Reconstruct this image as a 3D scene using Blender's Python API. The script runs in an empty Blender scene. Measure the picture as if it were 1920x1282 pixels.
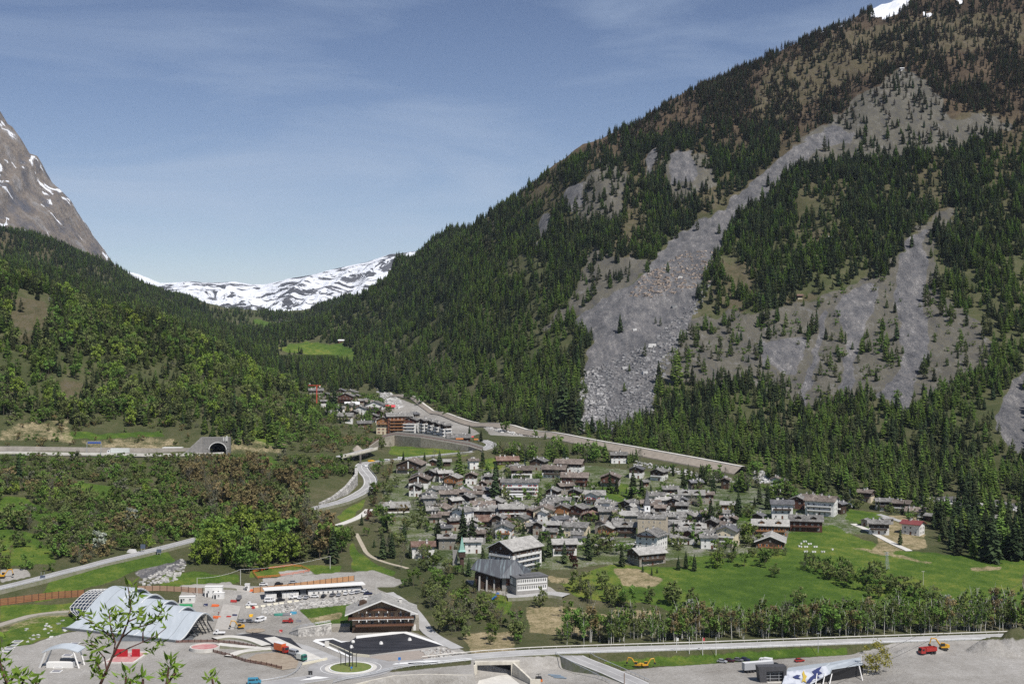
import bpy, math, random
import numpy as np
from mathutils import Vector, Matrix

S = bpy.context.scene
SC = S.collection
# ------------------------------------------------------------------ camera, sky, sun, exposure
F, CXP, HOR, H = 2400.0, 960.0, 641.0, 133.0      # focal length in photo pixels, centre column, horizon row, eye height
cam = bpy.data.cameras.new('camera')
cam.lens = 36.0 * F / 1920.0
cam.sensor_width = 36.0
cam.clip_start = 0.5
cam.clip_end = 60000
camo = bpy.data.objects.new('camera', cam)
camo.location = (0, 0, H)
camo.rotation_euler = (math.radians(90), 0, 0)
SC.objects.link(camo)
S.camera = camo

SUN_EL, SUN_AZ = 54.0, 145.0        # azimuth measured clockwise from +Y (the view direction)
W = bpy.data.worlds.new('World'); S.world = W; W.use_nodes = True
nt = W.node_tree; nt.nodes.clear()
wo = nt.nodes.new('ShaderNodeOutputWorld'); bg = nt.nodes.new('ShaderNodeBackground')
sky = nt.nodes.new('ShaderNodeTexSky'); sky.sky_type = 'NISHITA'; sky.sun_disc = False
sky.sun_elevation = math.radians(SUN_EL); sky.sun_rotation = math.radians(SUN_AZ)
sky.altitude = 1400; sky.air_density = 1.0; sky.dust_density = 0.25; sky.ozone_density = 2.0
# thin cirrus in the sky, by direction
tc = nt.nodes.new('ShaderNodeTexCoord'); mp = nt.nodes.new('ShaderNodeMapping')
mp.inputs['Scale'].default_value = (1.6, 1.2, 9.0); mp.inputs['Rotation'].default_value = (0, 0.12, 0.3)
n1 = nt.nodes.new('ShaderNodeTexNoise'); n1.inputs['Scale'].default_value = 2.2; n1.inputs['Detail'].default_value = 7; n1.inputs['Roughness'].default_value = 0.55
n1.inputs['Distortion'].default_value = 0.6
cr = nt.nodes.new('ShaderNodeValToRGB'); cr.color_ramp.elements[0].position = 0.40; cr.color_ramp.elements[1].position = 0.72
cr.color_ramp.elements[1].color = (0.72, 0.72, 0.72, 1)
mxs = nt.nodes.new('ShaderNodeMix'); mxs.data_type = 'RGBA'
tint = nt.nodes.new('ShaderNodeMix'); tint.data_type = 'RGBA'; tint.blend_type = 'MULTIPLY'; tint.inputs[0].default_value = 1.0
tint.inputs[7].default_value = (1.02, 1.0, 1.08, 1)
nt.links.new(tc.outputs['Generated'], mp.inputs['Vector']); nt.links.new(mp.outputs['Vector'], n1.inputs['Vector'])
nt.links.new(n1.outputs['Fac'], cr.inputs['Fac']); nt.links.new(cr.outputs['Color'], mxs.inputs[0])
nt.links.new(sky.outputs['Color'], tint.inputs[6]); nt.links.new(tint.outputs[2], mxs.inputs[6])
mxs.inputs[7].default_value = (5.6, 6.9, 8.9, 1)
sz = nt.nodes.new('ShaderNodeSeparateXYZ'); nt.links.new(tc.outputs['Generated'], sz.inputs[0]); zr_ = nt.nodes.new('ShaderNodeValToRGB'); e_ = zr_.color_ramp.elements
e_[0].position = 0.0; e_[0].color = (1.50, 1.42, 1.32, 1); e_[1].position = 0.30; e_[1].color = (0.68, 0.73, 0.82, 1); nt.links.new(sz.outputs['Z'], zr_.inputs['Fac'])      # deeper blue towards the zenith
mz = nt.nodes.new('ShaderNodeMix'); mz.data_type = 'RGBA'; mz.blend_type = 'MULTIPLY'; mz.inputs[0].default_value = 1.0; mz.clamp_result = False; nt.links.new(mxs.outputs[2], mz.inputs[6]); nt.links.new(zr_.outputs['Color'], mz.inputs[7])
nt.links.new(mz.outputs[2], bg.inputs['Color'])
bg.inputs['Strength'].default_value = 0.066
nt.links.new(bg.outputs['Background'], wo.inputs['Surface'])

sl = bpy.data.lights.new('sun', 'SUN'); sl.energy = 4.8; sl.angle = math.radians(0.53); sl.color = (1.0, 0.955, 0.90)
so = bpy.data.objects.new('sun', sl); SC.objects.link(so)
_a, _e = math.radians(SUN_AZ), math.radians(SUN_EL)
sd = Vector((math.sin(_a) * math.cos(_e), math.cos(_a) * math.cos(_e), math.sin(_e)))
so.rotation_euler = (-sd).to_track_quat('-Z', 'Y').to_euler(); so.location = (400, -100, 900)
S.view_settings.view_transform = 'Standard'; S.view_settings.look = 'None'
S.view_settings.exposure = 0.2; S.view_settings.gamma = 1.0; S.view_settings.use_curve_mapping = False
S.cycles.use_denoising = False; S.cycles.max_bounces = 4; S.cycles.diffuse_bounces = 2; S.cycles.glossy_bounces = 2
S.cycles.transmission_bounces = 2; S.cycles.transparent_max_bounces = 4; S.cycles.volume_bounces = 0
S.cycles.caustics_reflective = False; S.cycles.caustics_refractive = False

# ------------------------------------------------------------------ materials
MAT = {}
def lin(c): return tuple((x / 12.92 if x <= 0.04045 else ((x + 0.055) / 1.055) ** 2.4) for x in c)
def N(t, ty, **kw):
    n = t.nodes.new(ty)
    for k, v in kw.items(): setattr(n, k, v)
    return n
def mat(name, col, col2=None, rough=0.85, scale=0.5, metal=0.0, rnd=0.0, detail=4, bump=0.0, coords='Object', stretch=(1, 1, 1), lo=0.35, hi=0.65, spec=0.3, trans=0.0):
    """base colour mixed with a second by noise; rnd = brightness spread per object or instance"""
    if name in MAT: return MAT[name]
    m = bpy.data.materials.new(name); m.use_nodes = True; t = m.node_tree; L = t.links.new
    b = t.nodes['Principled BSDF']; b.inputs['Roughness'].default_value = rough; b.inputs['Metallic'].default_value = metal
    b.inputs['Specular IOR Level'].default_value = spec
    out = None
    if col2 is not None or bump:
        tcn = N(t, 'ShaderNodeTexCoord'); mpn = N(t, 'ShaderNodeMapping'); mpn.inputs['Scale'].default_value = stretch
        L(tcn.outputs[coords], mpn.inputs['Vector'])
        nz = N(t, 'ShaderNodeTexNoise'); nz.inputs['Scale'].default_value = scale; nz.inputs['Detail'].default_value = detail; nz.inputs['Roughness'].default_value = 0.65
        L(mpn.outputs['Vector'], nz.inputs['Vector'])
    if col2 is not None:
        mr = N(t, 'ShaderNodeMapRange'); mr.inputs['From Min'].default_value = lo; mr.inputs['From Max'].default_value = hi
        L(nz.outputs['Fac'], mr.inputs['Value'])
        mx = N(t, 'ShaderNodeMix', data_type='RGBA'); mx.inputs[6].default_value = (*col, 1); mx.inputs[7].default_value = (*col2, 1)
        L(mr.outputs['Result'], mx.inputs[0]); out = mx.outputs[2]
    if rnd:
        oi = N(t, 'ShaderNodeObjectInfo'); r2 = N(t, 'ShaderNodeMapRange')
        r2.inputs['To Min'].default_value = 1 - rnd; r2.inputs['To Max'].default_value = 1 + rnd
        L(oi.outputs['Random'], r2.inputs['Value'])
        hs = N(t, 'ShaderNodeHueSaturation')
        if out: L(out, hs.inputs['Color'])
        else: hs.inputs['Color'].default_value = (*col, 1)
        L(r2.outputs['Result'], hs.inputs['Value'])
        r3 = N(t, 'ShaderNodeMath', operation='MULTIPLY_ADD'); r3.inputs[1].default_value = 7.31; r3.inputs[2].default_value = 0
        fr = N(t, 'ShaderNodeMath', operation='FRACT'); L(oi.outputs['Random'], r3.inputs[0]); L(r3.outputs[0], fr.inputs[0])
        r4 = N(t, 'ShaderNodeMapRange'); r4.inputs['To Min'].default_value = 0.5 - rnd * 0.02; r4.inputs['To Max'].default_value = 0.5 + rnd * 0.07
        L(fr.outputs[0], r4.inputs['Value']); L(r4.outputs['Result'], hs.inputs['Hue'])
        out = hs.outputs['Color']
    if out: L(out, b.inputs['Base Color'])
    else: b.inputs['Base Color'].default_value = (*col, 1)
    if bump:
        bp = N(t, 'ShaderNodeBump'); bp.inputs['Strength'].default_value = bump; bp.inputs['Distance'].default_value = 0.3
        L(nz.outputs['Fac'], bp.inputs['Height']); L(bp.outputs['Normal'], b.inputs['Normal'])
    if trans:
        tr = N(t, 'ShaderNodeBsdfTranslucent'); ms = N(t, 'ShaderNodeMixShader'); ms.inputs[0].default_value = trans
        if out: L(out, tr.inputs['Color'])
        else: tr.inputs['Color'].default_value = (*col, 1)
        L(b.outputs[0], ms.inputs[1]); L(tr.outputs[0], ms.inputs[2]); L(ms.outputs[0], t.nodes['Material Output'].inputs['Surface'])
    MAT[name] = m
    return m

# ------------------------------------------------------------------ mesh building
class MB:
    """collects boxes, prisms and tubes into one mesh"""
    def __init__(s): s.v = []; s.f = []; s.m = []
    def add(s, vs, fs, mi=0):
        n = len(s.v); s.v += [tuple(p) for p in vs]; s.f += [tuple(i + n for i in f) for f in fs]; s.m += [mi] * len(fs); return s
    def box(s, x0, x1, y0, y1, z0, z1, mi=0, M=None):
        vs = [(x, y, z) for z in (z0, z1) for (x, y) in ((x0, y0), (x1, y0), (x1, y1), (x0, y1))]
        if M is not None: vs = [tuple(M @ Vector(p)) for p in vs]
        return s.add(vs, [(0, 3, 2, 1), (4, 5, 6, 7), (0, 1, 5, 4), (1, 2, 6, 5), (2, 3, 7, 6), (3, 0, 4, 7)], mi)
    def prism(s, pts, z0, z1, mi=0):
        """pts: plan polygon counter-clockwise"""
        n = len(pts); z0s = z0 if hasattr(z0, '__len__') else [z0] * n; z1s = z1 if hasattr(z1, '__len__') else [z1] * n
        vs = [(p[0], p[1], z0s[i]) for i, p in enumerate(pts)] + [(p[0], p[1], z1s[i]) for i, p in enumerate(pts)]
        return s.add(vs, [tuple(range(n - 1, -1, -1)), tuple(range(n, 2 * n))] + [(i, (i + 1) % n, n + (i + 1) % n, n + i) for i in range(n)], mi)
    def extr(s, prof, a, b, axis='x', mi=0):
        """profile (u,z) extruded along axis from a to b"""
        n = len(prof)
        if axis == 'x': vs = [(a, u, z) for u, z in prof] + [(b, u, z) for u, z in prof]
        else: vs = [(u, a, z) for u, z in prof] + [(u, b, z) for u, z in prof]
        return s.add(vs, [tuple(range(n)), tuple(range(2 * n - 1, n - 1, -1))] + [(i, n + i, n + (i + 1) % n, (i + 1) % n) for i in range(n)], mi)
    def tube(s, p, q, r0, r1=None, n=6, mi=0, cap=True):
        p, q = Vector(p), Vector(q); r1 = r0 if r1 is None else r1
        d = (q - p); 
        if d.length < 1e-6: return s
        u = d.to_track_quat('Z', 'Y').to_matrix(); vs = []
        for c, r in ((p, r0), (q, r1)):
            for i in range(n):
                a = 2 * math.pi * i / n; vs.append(tuple(c + u @ Vector((r * math.cos(a), r * math.sin(a), 0))))
        fs = [(i, (i + 1) % n, n + (i + 1) % n, n + i) for i in range(n)]
        if cap: fs += [tuple(range(n - 1, -1, -1)), tuple(range(n, 2 * n))]
        return s.add(vs, fs, mi)
    def cyl(s, x, y, z0, z1, r, n=16, mi=0, r1=None): return s.tube((x, y, z0), (x, y, z1), r, r1, n, mi)
    def xform(s, M): s.v = [tuple(M @ Vector(p)) for p in s.v]; return s
    def mesh(s, name, mats, smooth=False):
        me = bpy.data.meshes.new(name); me.from_pydata(s.v, [], s.f)
        for m in (mats if isinstance(mats, (list, tuple)) else [mats]): me.materials.append(m)
        if len(set(s.m)) > 1: me.polygons.foreach_set('material_index', s.m)
        if smooth: me.polygons.foreach_set('use_smooth', [True] * len(s.f))
        me.update(); return me
    def obj(s, name, mats, parent=None, smooth=False, loc=None, rz=None):
        o = bpy.data.objects.new(name, s.mesh(name, mats, smooth)); SC.objects.link(o)
        if parent is not None: o.parent = parent
        if loc is not None: o.location = loc
        if rz is not None: o.rotation_euler[2] = rz
        return o
USED = set()
def tag(o, label, cat, group=None, kind=None):
    o['label'] = label; o['category'] = cat
    if group: o['group'] = group
    if kind: o['kind'] = kind
    return o
def empty(name, loc, rz=0.0, label=None, cat=None, group=None):
    o = bpy.data.objects.new(name, None); SC.objects.link(o); o.location = loc; o.rotation_euler = (0, 0, rz); o.empty_display_size = 0.5
    if label: tag(o, label, cat, group)
    return o
def struct(o, label=None):
    o['kind'] = 'structure'
    if label: o['label'] = label; o['category'] = o.name.split('.')[0].replace('_', ' ')
    return o
def copy_tree(o, parent=None):
    c = o.copy(); SC.objects.link(c); c.parent = parent
    for ch in o.children: copy_tree(ch, c)
    return c

# ------------------------------------------------------------------ noise
def _hash(ix, iy, seed):
    h = (ix.astype(np.int64) * 374761393 + iy.astype(np.int64) * 668265263 + seed * 982451653) & 0x7fffffff
    h = ((h ^ (h >> 13)) * 1274126177) & 0x7fffffff
    return ((h ^ (h >> 16)) & 0xffff) / 65535.0
def vnoise(x, y, seed=0):
    ix, iy = np.floor(x), np.floor(y); fx, fy = x - ix, y - iy
    fx = fx * fx * (3 - 2 * fx); fy = fy * fy * (3 - 2 * fy)
    a, b, c, d = _hash(ix, iy, seed), _hash(ix + 1, iy, seed), _hash(ix, iy + 1, seed), _hash(ix + 1, iy + 1, seed)
    return (a * (1 - fx) + b * fx) * (1 - fy) + (c * (1 - fx) + d * fx) * fy
def fbm(x, y, oct=4, seed=0, ridged=False):
    s = 0; a = 0.5; t = 0
    for i in range(oct):
        n = vnoise(x, y, seed + i)
        if ridged: n = 1 - np.abs(2 * n - 1)
        s = s + a * n; t += a; a *= 0.5; x = x * 2.03 + 17.1; y = y * 2.03 + 5.3
    return s / t
def sstep(x, a, b):
    t = np.clip((x - a) / (b - a), 0, 1); return t * t * (3 - 2 * t)
def inpoly(px, py, poly):
    r = np.zeros(px.shape, bool); n = len(poly)
    for i in range(n):
        x1, y1 = poly[i]; x2, y2 = poly[(i + 1) % n]
        if y1 == y2: continue
        c = ((y1 > py) != (y2 > py)) & (px < (x2 - x1) * (py - y1) / (y2 - y1) + x1)
        r ^= c
    return r
# ------------------------------------------------------------------ terrain height
ZF_D = np.array([0, 592, 620, 643, 698, 769, 847, 927, 1033, 1238, 1533, 2066, 3077, 4421, 9000.])
ZF_Z = np.array([0, 0, 3.5, 7, 13, 18, 24, 33, 43, 51, 57, 65, 83, 98, 150.])
def zf(D): return np.interp(D, ZF_D, ZF_Z)
CP = []
def cp(px, py, D): CP.append(((px - CXP) * D / F, D, H - (py - HOR) * D / F))
def cpz(px, D, z): CP.append(((px - CXP) * D / F, D, z))
for D, xs in ((600, (150, 500, 900, 1300, 1700, 1920, 2200)), (643, (330, 560, 800, 1050, 1300, 1600, 1920, 2200)), (700, (460, 640, 850, 1100, 1350, 1600, 1900)),
              (769, (640, 800, 1000, 1250, 1500, 1720)), (847, (730, 900, 1100, 1300, 1500, 1600)), (927, (760, 900, 1050, 1200, 1360, 1450)), (1033, (820, 950, 1100))):
    for x in xs: cpz(x, D, float(zf(D)))
for col in ('1600:985@860,930@900,800@1080,700@1200,600@1330,500@1460,400@1610,300@1780,200@1960,100@2160,42@2320',
            '1920:1000@800,950@850,900@910,800@1010,700@1120,600@1240,500@1370,400@1510,300@1670,200@1840,100@2040,0@2240,-110@2450',
            '2250:1000@790,900@900,800@1000,700@1100,500@1340,300@1640,100@2000,-150@2500',
            '1750:955@870,900@960,700@1160,500@1420,300@1720,100@2080,-45@2450',
            '1300:868@990,800@1130,700@1270,600@1410,500@1560,400@1740,300@1940,180@2230',
            '1450:895@930,800@1110,700@1235,600@1370,500@1500,400@1670,300@1850,200@2060,112@2250',
            '1100:828@1100,750@1240,650@1400,550@1570,450@1760,350@1980,296@2120',
            '1000:815@1180,740@1340,640@1520,540@1740,440@2000,350@2220',
            '900:798@1280,740@1420,650@1620,550@1870,450@2160,412@2330',
            '750:742@1720,680@2000,600@2350,520@2750,478@3050', '650:700@2400,650@3000,600@3700,553@4100', '610:640@4300,600@4900',
            '820:775@1420,730@1600,650@1850,560@2200,480@2600,455@2700',
            '0:1105@640,1060@670,1000@720,930@790,870@850,852@880,842@905,800@940,780@960,700@1030,600@1120,520@1220',
            '-350:1100@640,1000@720,870@850,850@885,780@960,700@1030,600@1120,480@1230',
            '200:1060@675,1000@735,930@810,870@890,853@915,840@935,800@985,780@1000,700@1080,620@1180,588@1280',
            '300:1040@700,960@790,870@905,853@930,842@950,800@1000,720@1090,650@1190,612@1290',
            '400:1015@735,930@840,870@915,853@945,840@960,808@975,760@1040,700@1160,668@1290',
            '500:960@830,900@870,850@960,800@1080,740@1240,712@1400', '560:955@830,900@880,840@980,780@1180,735@1400',
            '620:940@850,895@900,850@960', '690:925@890,880@960,860@985'):
    x, r = col.split(':')
    for it in r.split(','):
        y, D = it.split('@'); cp(float(x), float(y), float(D))
for t in '640,795,1270 700,800,1190 720,806,1160 790,812,1120 850,828,1062 900,838,1020 700,775,1380 650,750,1550 740,838,1085 860,848,1020 800,846,1040 600,745,1560 560,728,1700 600,785,1240 600,815,1080 660,835,1000'.split():
    cp(*map(float, t.split(',')))
for t in ('0,432,3000 100,457,3200 200,492,3500 290,545,4300 350,570,4900 400,592,5300 500,600,5900 600,597,5900 0,492,2300 0,530,1750 200,590,1800 200,558,2300 350,602,3500 330,625,1900 '
          '400,628,2600 480,632,3200 450,655,2000 520,690,2000 530,652,3100 600,662,3300 640,650,3500 560,626,4200 530,606,4800 590,600,5000 100,520,2100 -350,400,3000 -350,500,2000').split():
    cp(*map(float, t.split(',')))
for x, D, z in ((1600, 2900, 640), (1920, 3100, 800), (1300, 2900, 420), (1450, 2900, 520), (1100, 2800, 330), (900, 3200, 260), (750, 3900, 230), (820, 3400, 240), (1750, 3100, 740), (2250, 3200, 900),
                (1600, 5500, 350), (1100, 5500, 150), (650, 5200, 220), (400, 6600, 200), (560, 6600, 200), (0, 4600, 250), (200, 5200, 230), (-350, 4800, 220), (2250, 6000, 500), (800, 6500, 180), (0, 6600, 200)):
    cpz(x, D, z)
CP = np.array(CP)
_n = len(CP); _S = 1000.0
_P = CP[:, :2] / _S
_K = np.sqrt(((_P[:, None] - _P[None]) ** 2).sum(-1))
_A = np.zeros((_n + 3, _n + 3)); _A[:_n, :_n] = -_K + 1e-4 * np.eye(_n) * -1; _A[:_n, _n] = 1; _A[:_n, _n + 1:] = _P; _A[_n, :_n] = 1; _A[_n + 1:, :_n] = _P.T
_w = np.linalg.solve(_A, np.r_[CP[:, 2], 0, 0, 0])
def rbf(X, Y):
    sh = X.shape; X = X.ravel() / _S; Y = Y.ravel() / _S; out = np.empty(X.shape)
    for i in range(0, len(X), 40000):
        x, y = X[i:i + 40000], Y[i:i + 40000]
        k = np.sqrt((x[:, None] - _P[:, 0]) ** 2 + (y[:, None] - _P[:, 1]) ** 2)
        out[i:i + 40000] = -k @ _w[:_n] + _w[_n] + _w[_n + 1] * x + _w[_n + 2] * y
    return out.reshape(sh)
# main road centre line: photo column -> depth
RD_X = [600, 700, 800, 900, 1000, 1150, 1300, 1500, 1700, 1920, 2300]
RD_Y = [1262, 1249, 1240, 1229, 1222, 1217, 1213, 1205.5, 1198.5, 1191, 1180]
RD_D = [H * F / (y - HOR) for y in RD_Y]
def road_D(px): return np.interp(px, RD_X, RD_D)

cols = np.unique(np.r_[np.linspace(-0.62, -0.43, 14), np.linspace(-0.43, 0.43, 700), np.linspace(0.43, 0.62, 14)])   # x / depth
rows = np.unique(np.r_[np.linspace(-60, 470, 54), np.arange(470, 640, 0.9), np.arange(640, 700, 2.0), np.arange(700, 1250, 2.8), np.arange(1250, 2500, 4.5), np.arange(2500, 6600, 16.0)])
NC, NR = len(cols), len(rows)
GT, GD = np.meshgrid(cols, rows)                 # shape NR x NC
GX, GY = GT * np.where(GD < 60, 60 + (60 - GD) * 0.2, GD), GD
Z = rbf(GX, GY)
PX = CXP + F * GT
k = 3                                            # soften the creases left at the control points
Zs = Z.copy()
for _ in range(k):
    Zs[1:-1, 1:-1] = (Zs[1:-1, 1:-1] * 2 + Zs[:-2, 1:-1] + Zs[2:, 1:-1] + Zs[1:-1, :-2] + Zs[1:-1, 2:]) / 6
Z = Zs
# flat valley floor in front
Z = Z * sstep(GD, 580, 640) * 1.0 + (1 - sstep(GD, 580, 640)) * 0.0
fl = zf(GD)
vw = sstep(PX, 600, 720) * (1 - sstep(np.abs(Z - fl), 3, 9)) * (1 - sstep(GD, 950, 1150))
Z = Z + (fl - Z) * 0.75 * vw
up = np.clip((Z - fl - 8) / 70, 0, 1)            # how far above the valley floor
relief = (fbm(GX / 210, GY / 420, 5, 3, True) - 0.62) * 46 + (fbm(GX / 60, GY / 90, 4, 9) - 0.5) * 22 + (fbm(GX / 17, GY / 17, 3, 21) - 0.5) * 5
right = sstep(PX, 560, 760)
far = sstep(GD, 1300, 2600)
Z = Z + relief * up * (0.35 + 0.65 * right) * (0.6 + 0.4 * far)
ZBASE = Z
# gravel lot sunk below the main road on the right
rd = road_D(PX)
lot = sstep(rd - 5.6 - GD, 0, 4.2) * sstep(PX, 985, 1030) * (1 - 0.8 * sstep(PX, 1590, 1720))
Z = Z - np.interp(PX, (1075, 1130), (5.0, 3.2)) * lot * (GD > 300)
rd2 = np.where(PX < 889, np.interp(PX, (620, 700, 740, 800, 889), (492, 503.5, 509.5, 511.5, 510.5)), rd - 9)
lot2 = sstep(rd2 - GD, 0, np.where(PX < 889, 1.5, 6)) * sstep(PX, 600, 640) * (1 - sstep(PX, 985, 1030)); Z = Z - 5.0 * lot2 * (GD > 300)
# the hill the photographer stands on
Z = np.maximum(Z, np.where(GD < 420, 131.2 - 0.5 * np.maximum(GD, 0) + (fbm(GX / 9, GY / 9, 3, 5) - 0.5) * 2 * np.clip(GD / 30, 0, 1), -99))
# dirt mound by the lot
def mound(px, D, rx, rz, h):
    global Z
    x = (px - CXP) * D / F
    q = ((GX - x) / rx) ** 2 + ((GY - D) / rz) ** 2
    Z = Z + h * np.clip(1 - q, 0, 1) * (0.8 + 0.5 * fbm(GX / 3, GY / 3, 3, 7))
mound(1885, 553, 17, 9, 6.5); mound(1940, 550, 14, 8, 5); mound(1725, 553, 11, 5, 2.2)
PY = HOR + F * (H - Z) / np.maximum(GD, 1)
cmin = np.minimum.accumulate(np.where(GD > 60, PY, 9e9), axis=0)    # skyline so far: smallest row above any nearer ground

def samp(A, x, D):
    x = np.asarray(x, float); D = np.asarray(D, float)
    t = x / np.where(D < 60, 60 + (60 - D) * 0.2, D)
    ci = np.clip(np.interp(t, cols, np.arange(NC)), 0, NC - 1.001); ri = np.clip(np.interp(D, rows, np.arange(NR)), 0, NR - 1.001)
    c0, r0 = ci.astype(int), ri.astype(int); fc, fr = ci - c0, ri - r0
    return (A[r0, c0] * (1 - fc) + A[r0, c0 + 1] * fc) * (1 - fr) + (A[r0 + 1, c0] * (1 - fc) + A[r0 + 1, c0 + 1] * fc) * fr
def zat(x, D): return float(samp(Z, x, D))
def ground(px, py):
    """first terrain point seen at a photo pixel"""
    t = (px - CXP) / F; ci = min(max(np.interp(t, cols, np.arange(NC)), 0), NC - 1.001); c0 = int(ci); f = ci - c0
    col = PY[:, c0] * (1 - f) + PY[:, c0 + 1] * f
    i0 = int(np.searchsorted(rows, 430)); hit = np.nonzero(col[i0:] <= py)[0]
    if len(hit) == 0: D = rows[-1]
    else:
        i = hit[0] + i0
        a, b = col[i - 1], col[i]; q = (a - py) / (a - b) if a != b and a > py else 0
        D = rows[i - 1] * (1 - q) + rows[i] * q
    return Vector((t * D, D, zat(t * D, D)))
def at(px, py, D): return Vector(((px - CXP) * D / F, D, H - (py - HOR) * D / F))
def onz(px, py, z):
    D = (H - z) * F / (py - HOR); return Vector(((px - CXP) * D / F, D, z))
def topx(v): return CXP + F * v[0] / v[1], HOR + F * (H - v[2]) / v[1]
def scl(v): return F / v[1]         # photo pixels per metre

# ------------------------------------------------------------------ land cover polygons (photo pixels, carried onto the ground)
GRASS = [[(1040, 1092), (1100, 1075), (1160, 1058), (1290, 1066), (1400, 1036), (1450, 1000), (1500, 990), (1560, 985), (1620, 1010), (1700, 1032), (1790, 1040), (1920, 1050), (1920, 1165), (1700, 1170), (1500, 1160), (1300, 1155), (1200, 1130), (1080, 1120)],
    [(1590, 950), (1660, 968), (1640, 990), (1580, 975)], [(520, 652), (560, 643), (640, 643), (668, 655), (665, 678), (600, 670), (545, 662)], [(470, 600), (520, 603), (512, 612), (475, 608)],
    [(735, 835), (860, 842), (880, 852), (800, 856), (730, 852)], [(0, 985), (60, 1000), (110, 1050), (0, 1062)], [(0, 930), (50, 930), (60, 960), (0, 965)],
    [(300, 1076), (450, 1075), (455, 1096), (380, 1098), (300, 1104)], [(560, 1140), (700, 1128), (690, 1180), (600, 1180), (560, 1160)],
    [(630, 965), (690, 930), (680, 955), (640, 985)], [(655, 1010), (690, 1050), (740, 1072), (720, 1095), (660, 1060)],
    [(115, 812), (300, 808), (310, 820), (120, 824)], [(140, 900), (220, 912), (200, 940), (150, 925)], [(30, 935), (110, 960), (120, 985), (20, 960)],
    [(1120, 1238), (1180, 1232), (1590, 1211), (1590, 1226), (1470, 1234), (1250, 1248), (1180, 1254)], [(1130, 900), (1180, 905), (1200, 955), (1125, 955)], [(1290, 1040), (1350, 1045), (1350, 1075), (1280, 1060)],
    [(0, 1190), (60, 1152), (150, 1160), (110, 1195), (50, 1212), (0, 1215)], [(0, 1135), (150, 1130), (150, 1150), (0, 1165)], [(1380, 950), (1440, 965), (1430, 985), (1380, 975)], [(1600, 1010), (1680, 1025), (1650, 1030), (1590, 1020)],
    [(480, 1060), (640, 1060), (640, 1085), (470, 1085)], [(930, 1100), (960, 1130), (940, 1150), (900, 1120)], [(860, 870), (930, 858), (1000, 865), (940, 880)], [(100, 1075), (310, 1030), (330, 1050), (160, 1105), (60, 1130)],
    [(440, 850), (520, 860), (560, 880), (480, 880)], [(420, 790), (480, 800), (540, 840), (470, 830)]]
DRY = [[(1660, 970), (1720, 965), (1740, 1030), (1640, 1030)], [(1590, 1020), (1750, 1048), (1760, 1056), (1650, 1042)], [(1820, 1068), (1880, 1064), (1880, 1072), (1830, 1074)], [(985, 1135), (1050, 1138), (1110, 1145), (1180, 1150), (1100, 1195), (990, 1185)], [(865, 1190), (960, 1180), (965, 1228), (880, 1226)], [(1020, 1080), (1072, 1083), (1067, 1098), (1028, 1098)], [(1150, 1140), (1240, 1145), (1230, 1160), (1150, 1160)],
    [(0, 795), (130, 780), (140, 828), (0, 830)], [(140, 822), (330, 820), (350, 840), (180, 846)], [(430, 815), (540, 830), (530, 850), (430, 850)], [(1150, 1068), (1200, 1066), (1247, 1085), (1225, 1100), (1165, 1098)],
    [(560, 1158), (640, 1150), (640, 1165), (575, 1175)], [(0, 1170), (120, 1140), (160, 1150), (60, 1170), (0, 1192)]]
GRAVEL = [[(-200, 1220), (0, 1214), (60, 1208), (115, 1188), (330, 1150), (340, 1100), (480, 1098), (700, 1100), (745, 1120), (640, 1135), (560, 1142), (600, 1180), (760, 1180), (850, 1210), (880, 1226), (700, 1262), (885, 1245), (900, 1300), (-200, 1300)],
    [(1110, 1262), (1250, 1249), (1480, 1234), (1600, 1226), (1680, 1204), (1920, 1197), (2100, 1200), (2100, 1300), (1080, 1300)], [(885, 1232), (1062, 1229), (1125, 1255), (1125, 1300), (880, 1300)],
    [(520, 1072), (575, 1066), (590, 1074), (530, 1082)], [(870, 1085), (1030, 1100), (1060, 1118), (980, 1125), (900, 1105)], [(735, 742), (850, 785), (880, 800), (900, 812), (880, 820), (760, 790), (715, 755)], [(905, 800), (960, 800), (1060, 815), (1060, 822), (920, 815)], [(330, 1098), (430, 1090), (440, 1098), (340, 1104)],
    [(0, 1068), (50, 1066), (60, 1080), (0, 1092)], [(490, 1085), (700, 1068), (760, 1090), (740, 1100), (500, 1100)]]
SCREE = [[(1560, 232), (1620, 255), (1560, 275), (1485, 312), (1440, 370), (1390, 400), (1355, 455), (1320, 530), (1300, 600), (1240, 680), (1228, 740), (1222, 780), (1150, 812), (1085, 808), (1100, 740), (1092, 690), (1118, 640), (1075, 605), (1130, 560), (1200, 525), (1225, 480), (1280, 430), (1350, 395), (1430, 325), (1500, 268)],
    [(1745, 425), (1732, 445), (1734, 520), (1728, 580), (1746, 640), (1722, 700), (1706, 768), (1680, 760), (1640, 745), (1690, 690), (1684, 600), (1676, 540), (1684, 480), (1712, 440)], [(1540, 585), (1552, 585), (1542, 650), (1524, 700), (1506, 768), (1496, 766), (1512, 700), (1530, 645)], [(1560, 575), (1600, 540), (1650, 535), (1640, 575), (1615, 640), (1600, 690), (1598, 735), (1572, 732), (1580, 680), (1590, 630)], [(1420, 640), (1500, 630), (1515, 650), (1490, 700), (1430, 690)],
    [(1925, 685), (1885, 735), (1868, 790), (1895, 845), (1925, 850)], [(1062, 350), (1100, 345), (1082, 402), (1058, 392)], [(1250, 290), (1300, 278), (1305, 335), (1258, 345)],
    [(1230, 270), (1215, 290), (1212, 330), (1235, 300)], [(1020, 400), (1035, 410), (1010, 470), (1005, 460)],
        [(100, 545), (180, 570), (180, 580), (90, 565)], [(250, 1080), (340, 1040), (350, 1060), (270, 1090)], [(1710, 925), (1790, 935), (1800, 950), (1720, 945)], [(1860, 935), (1920, 950), (1920, 960), (1870, 950)]]
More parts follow.
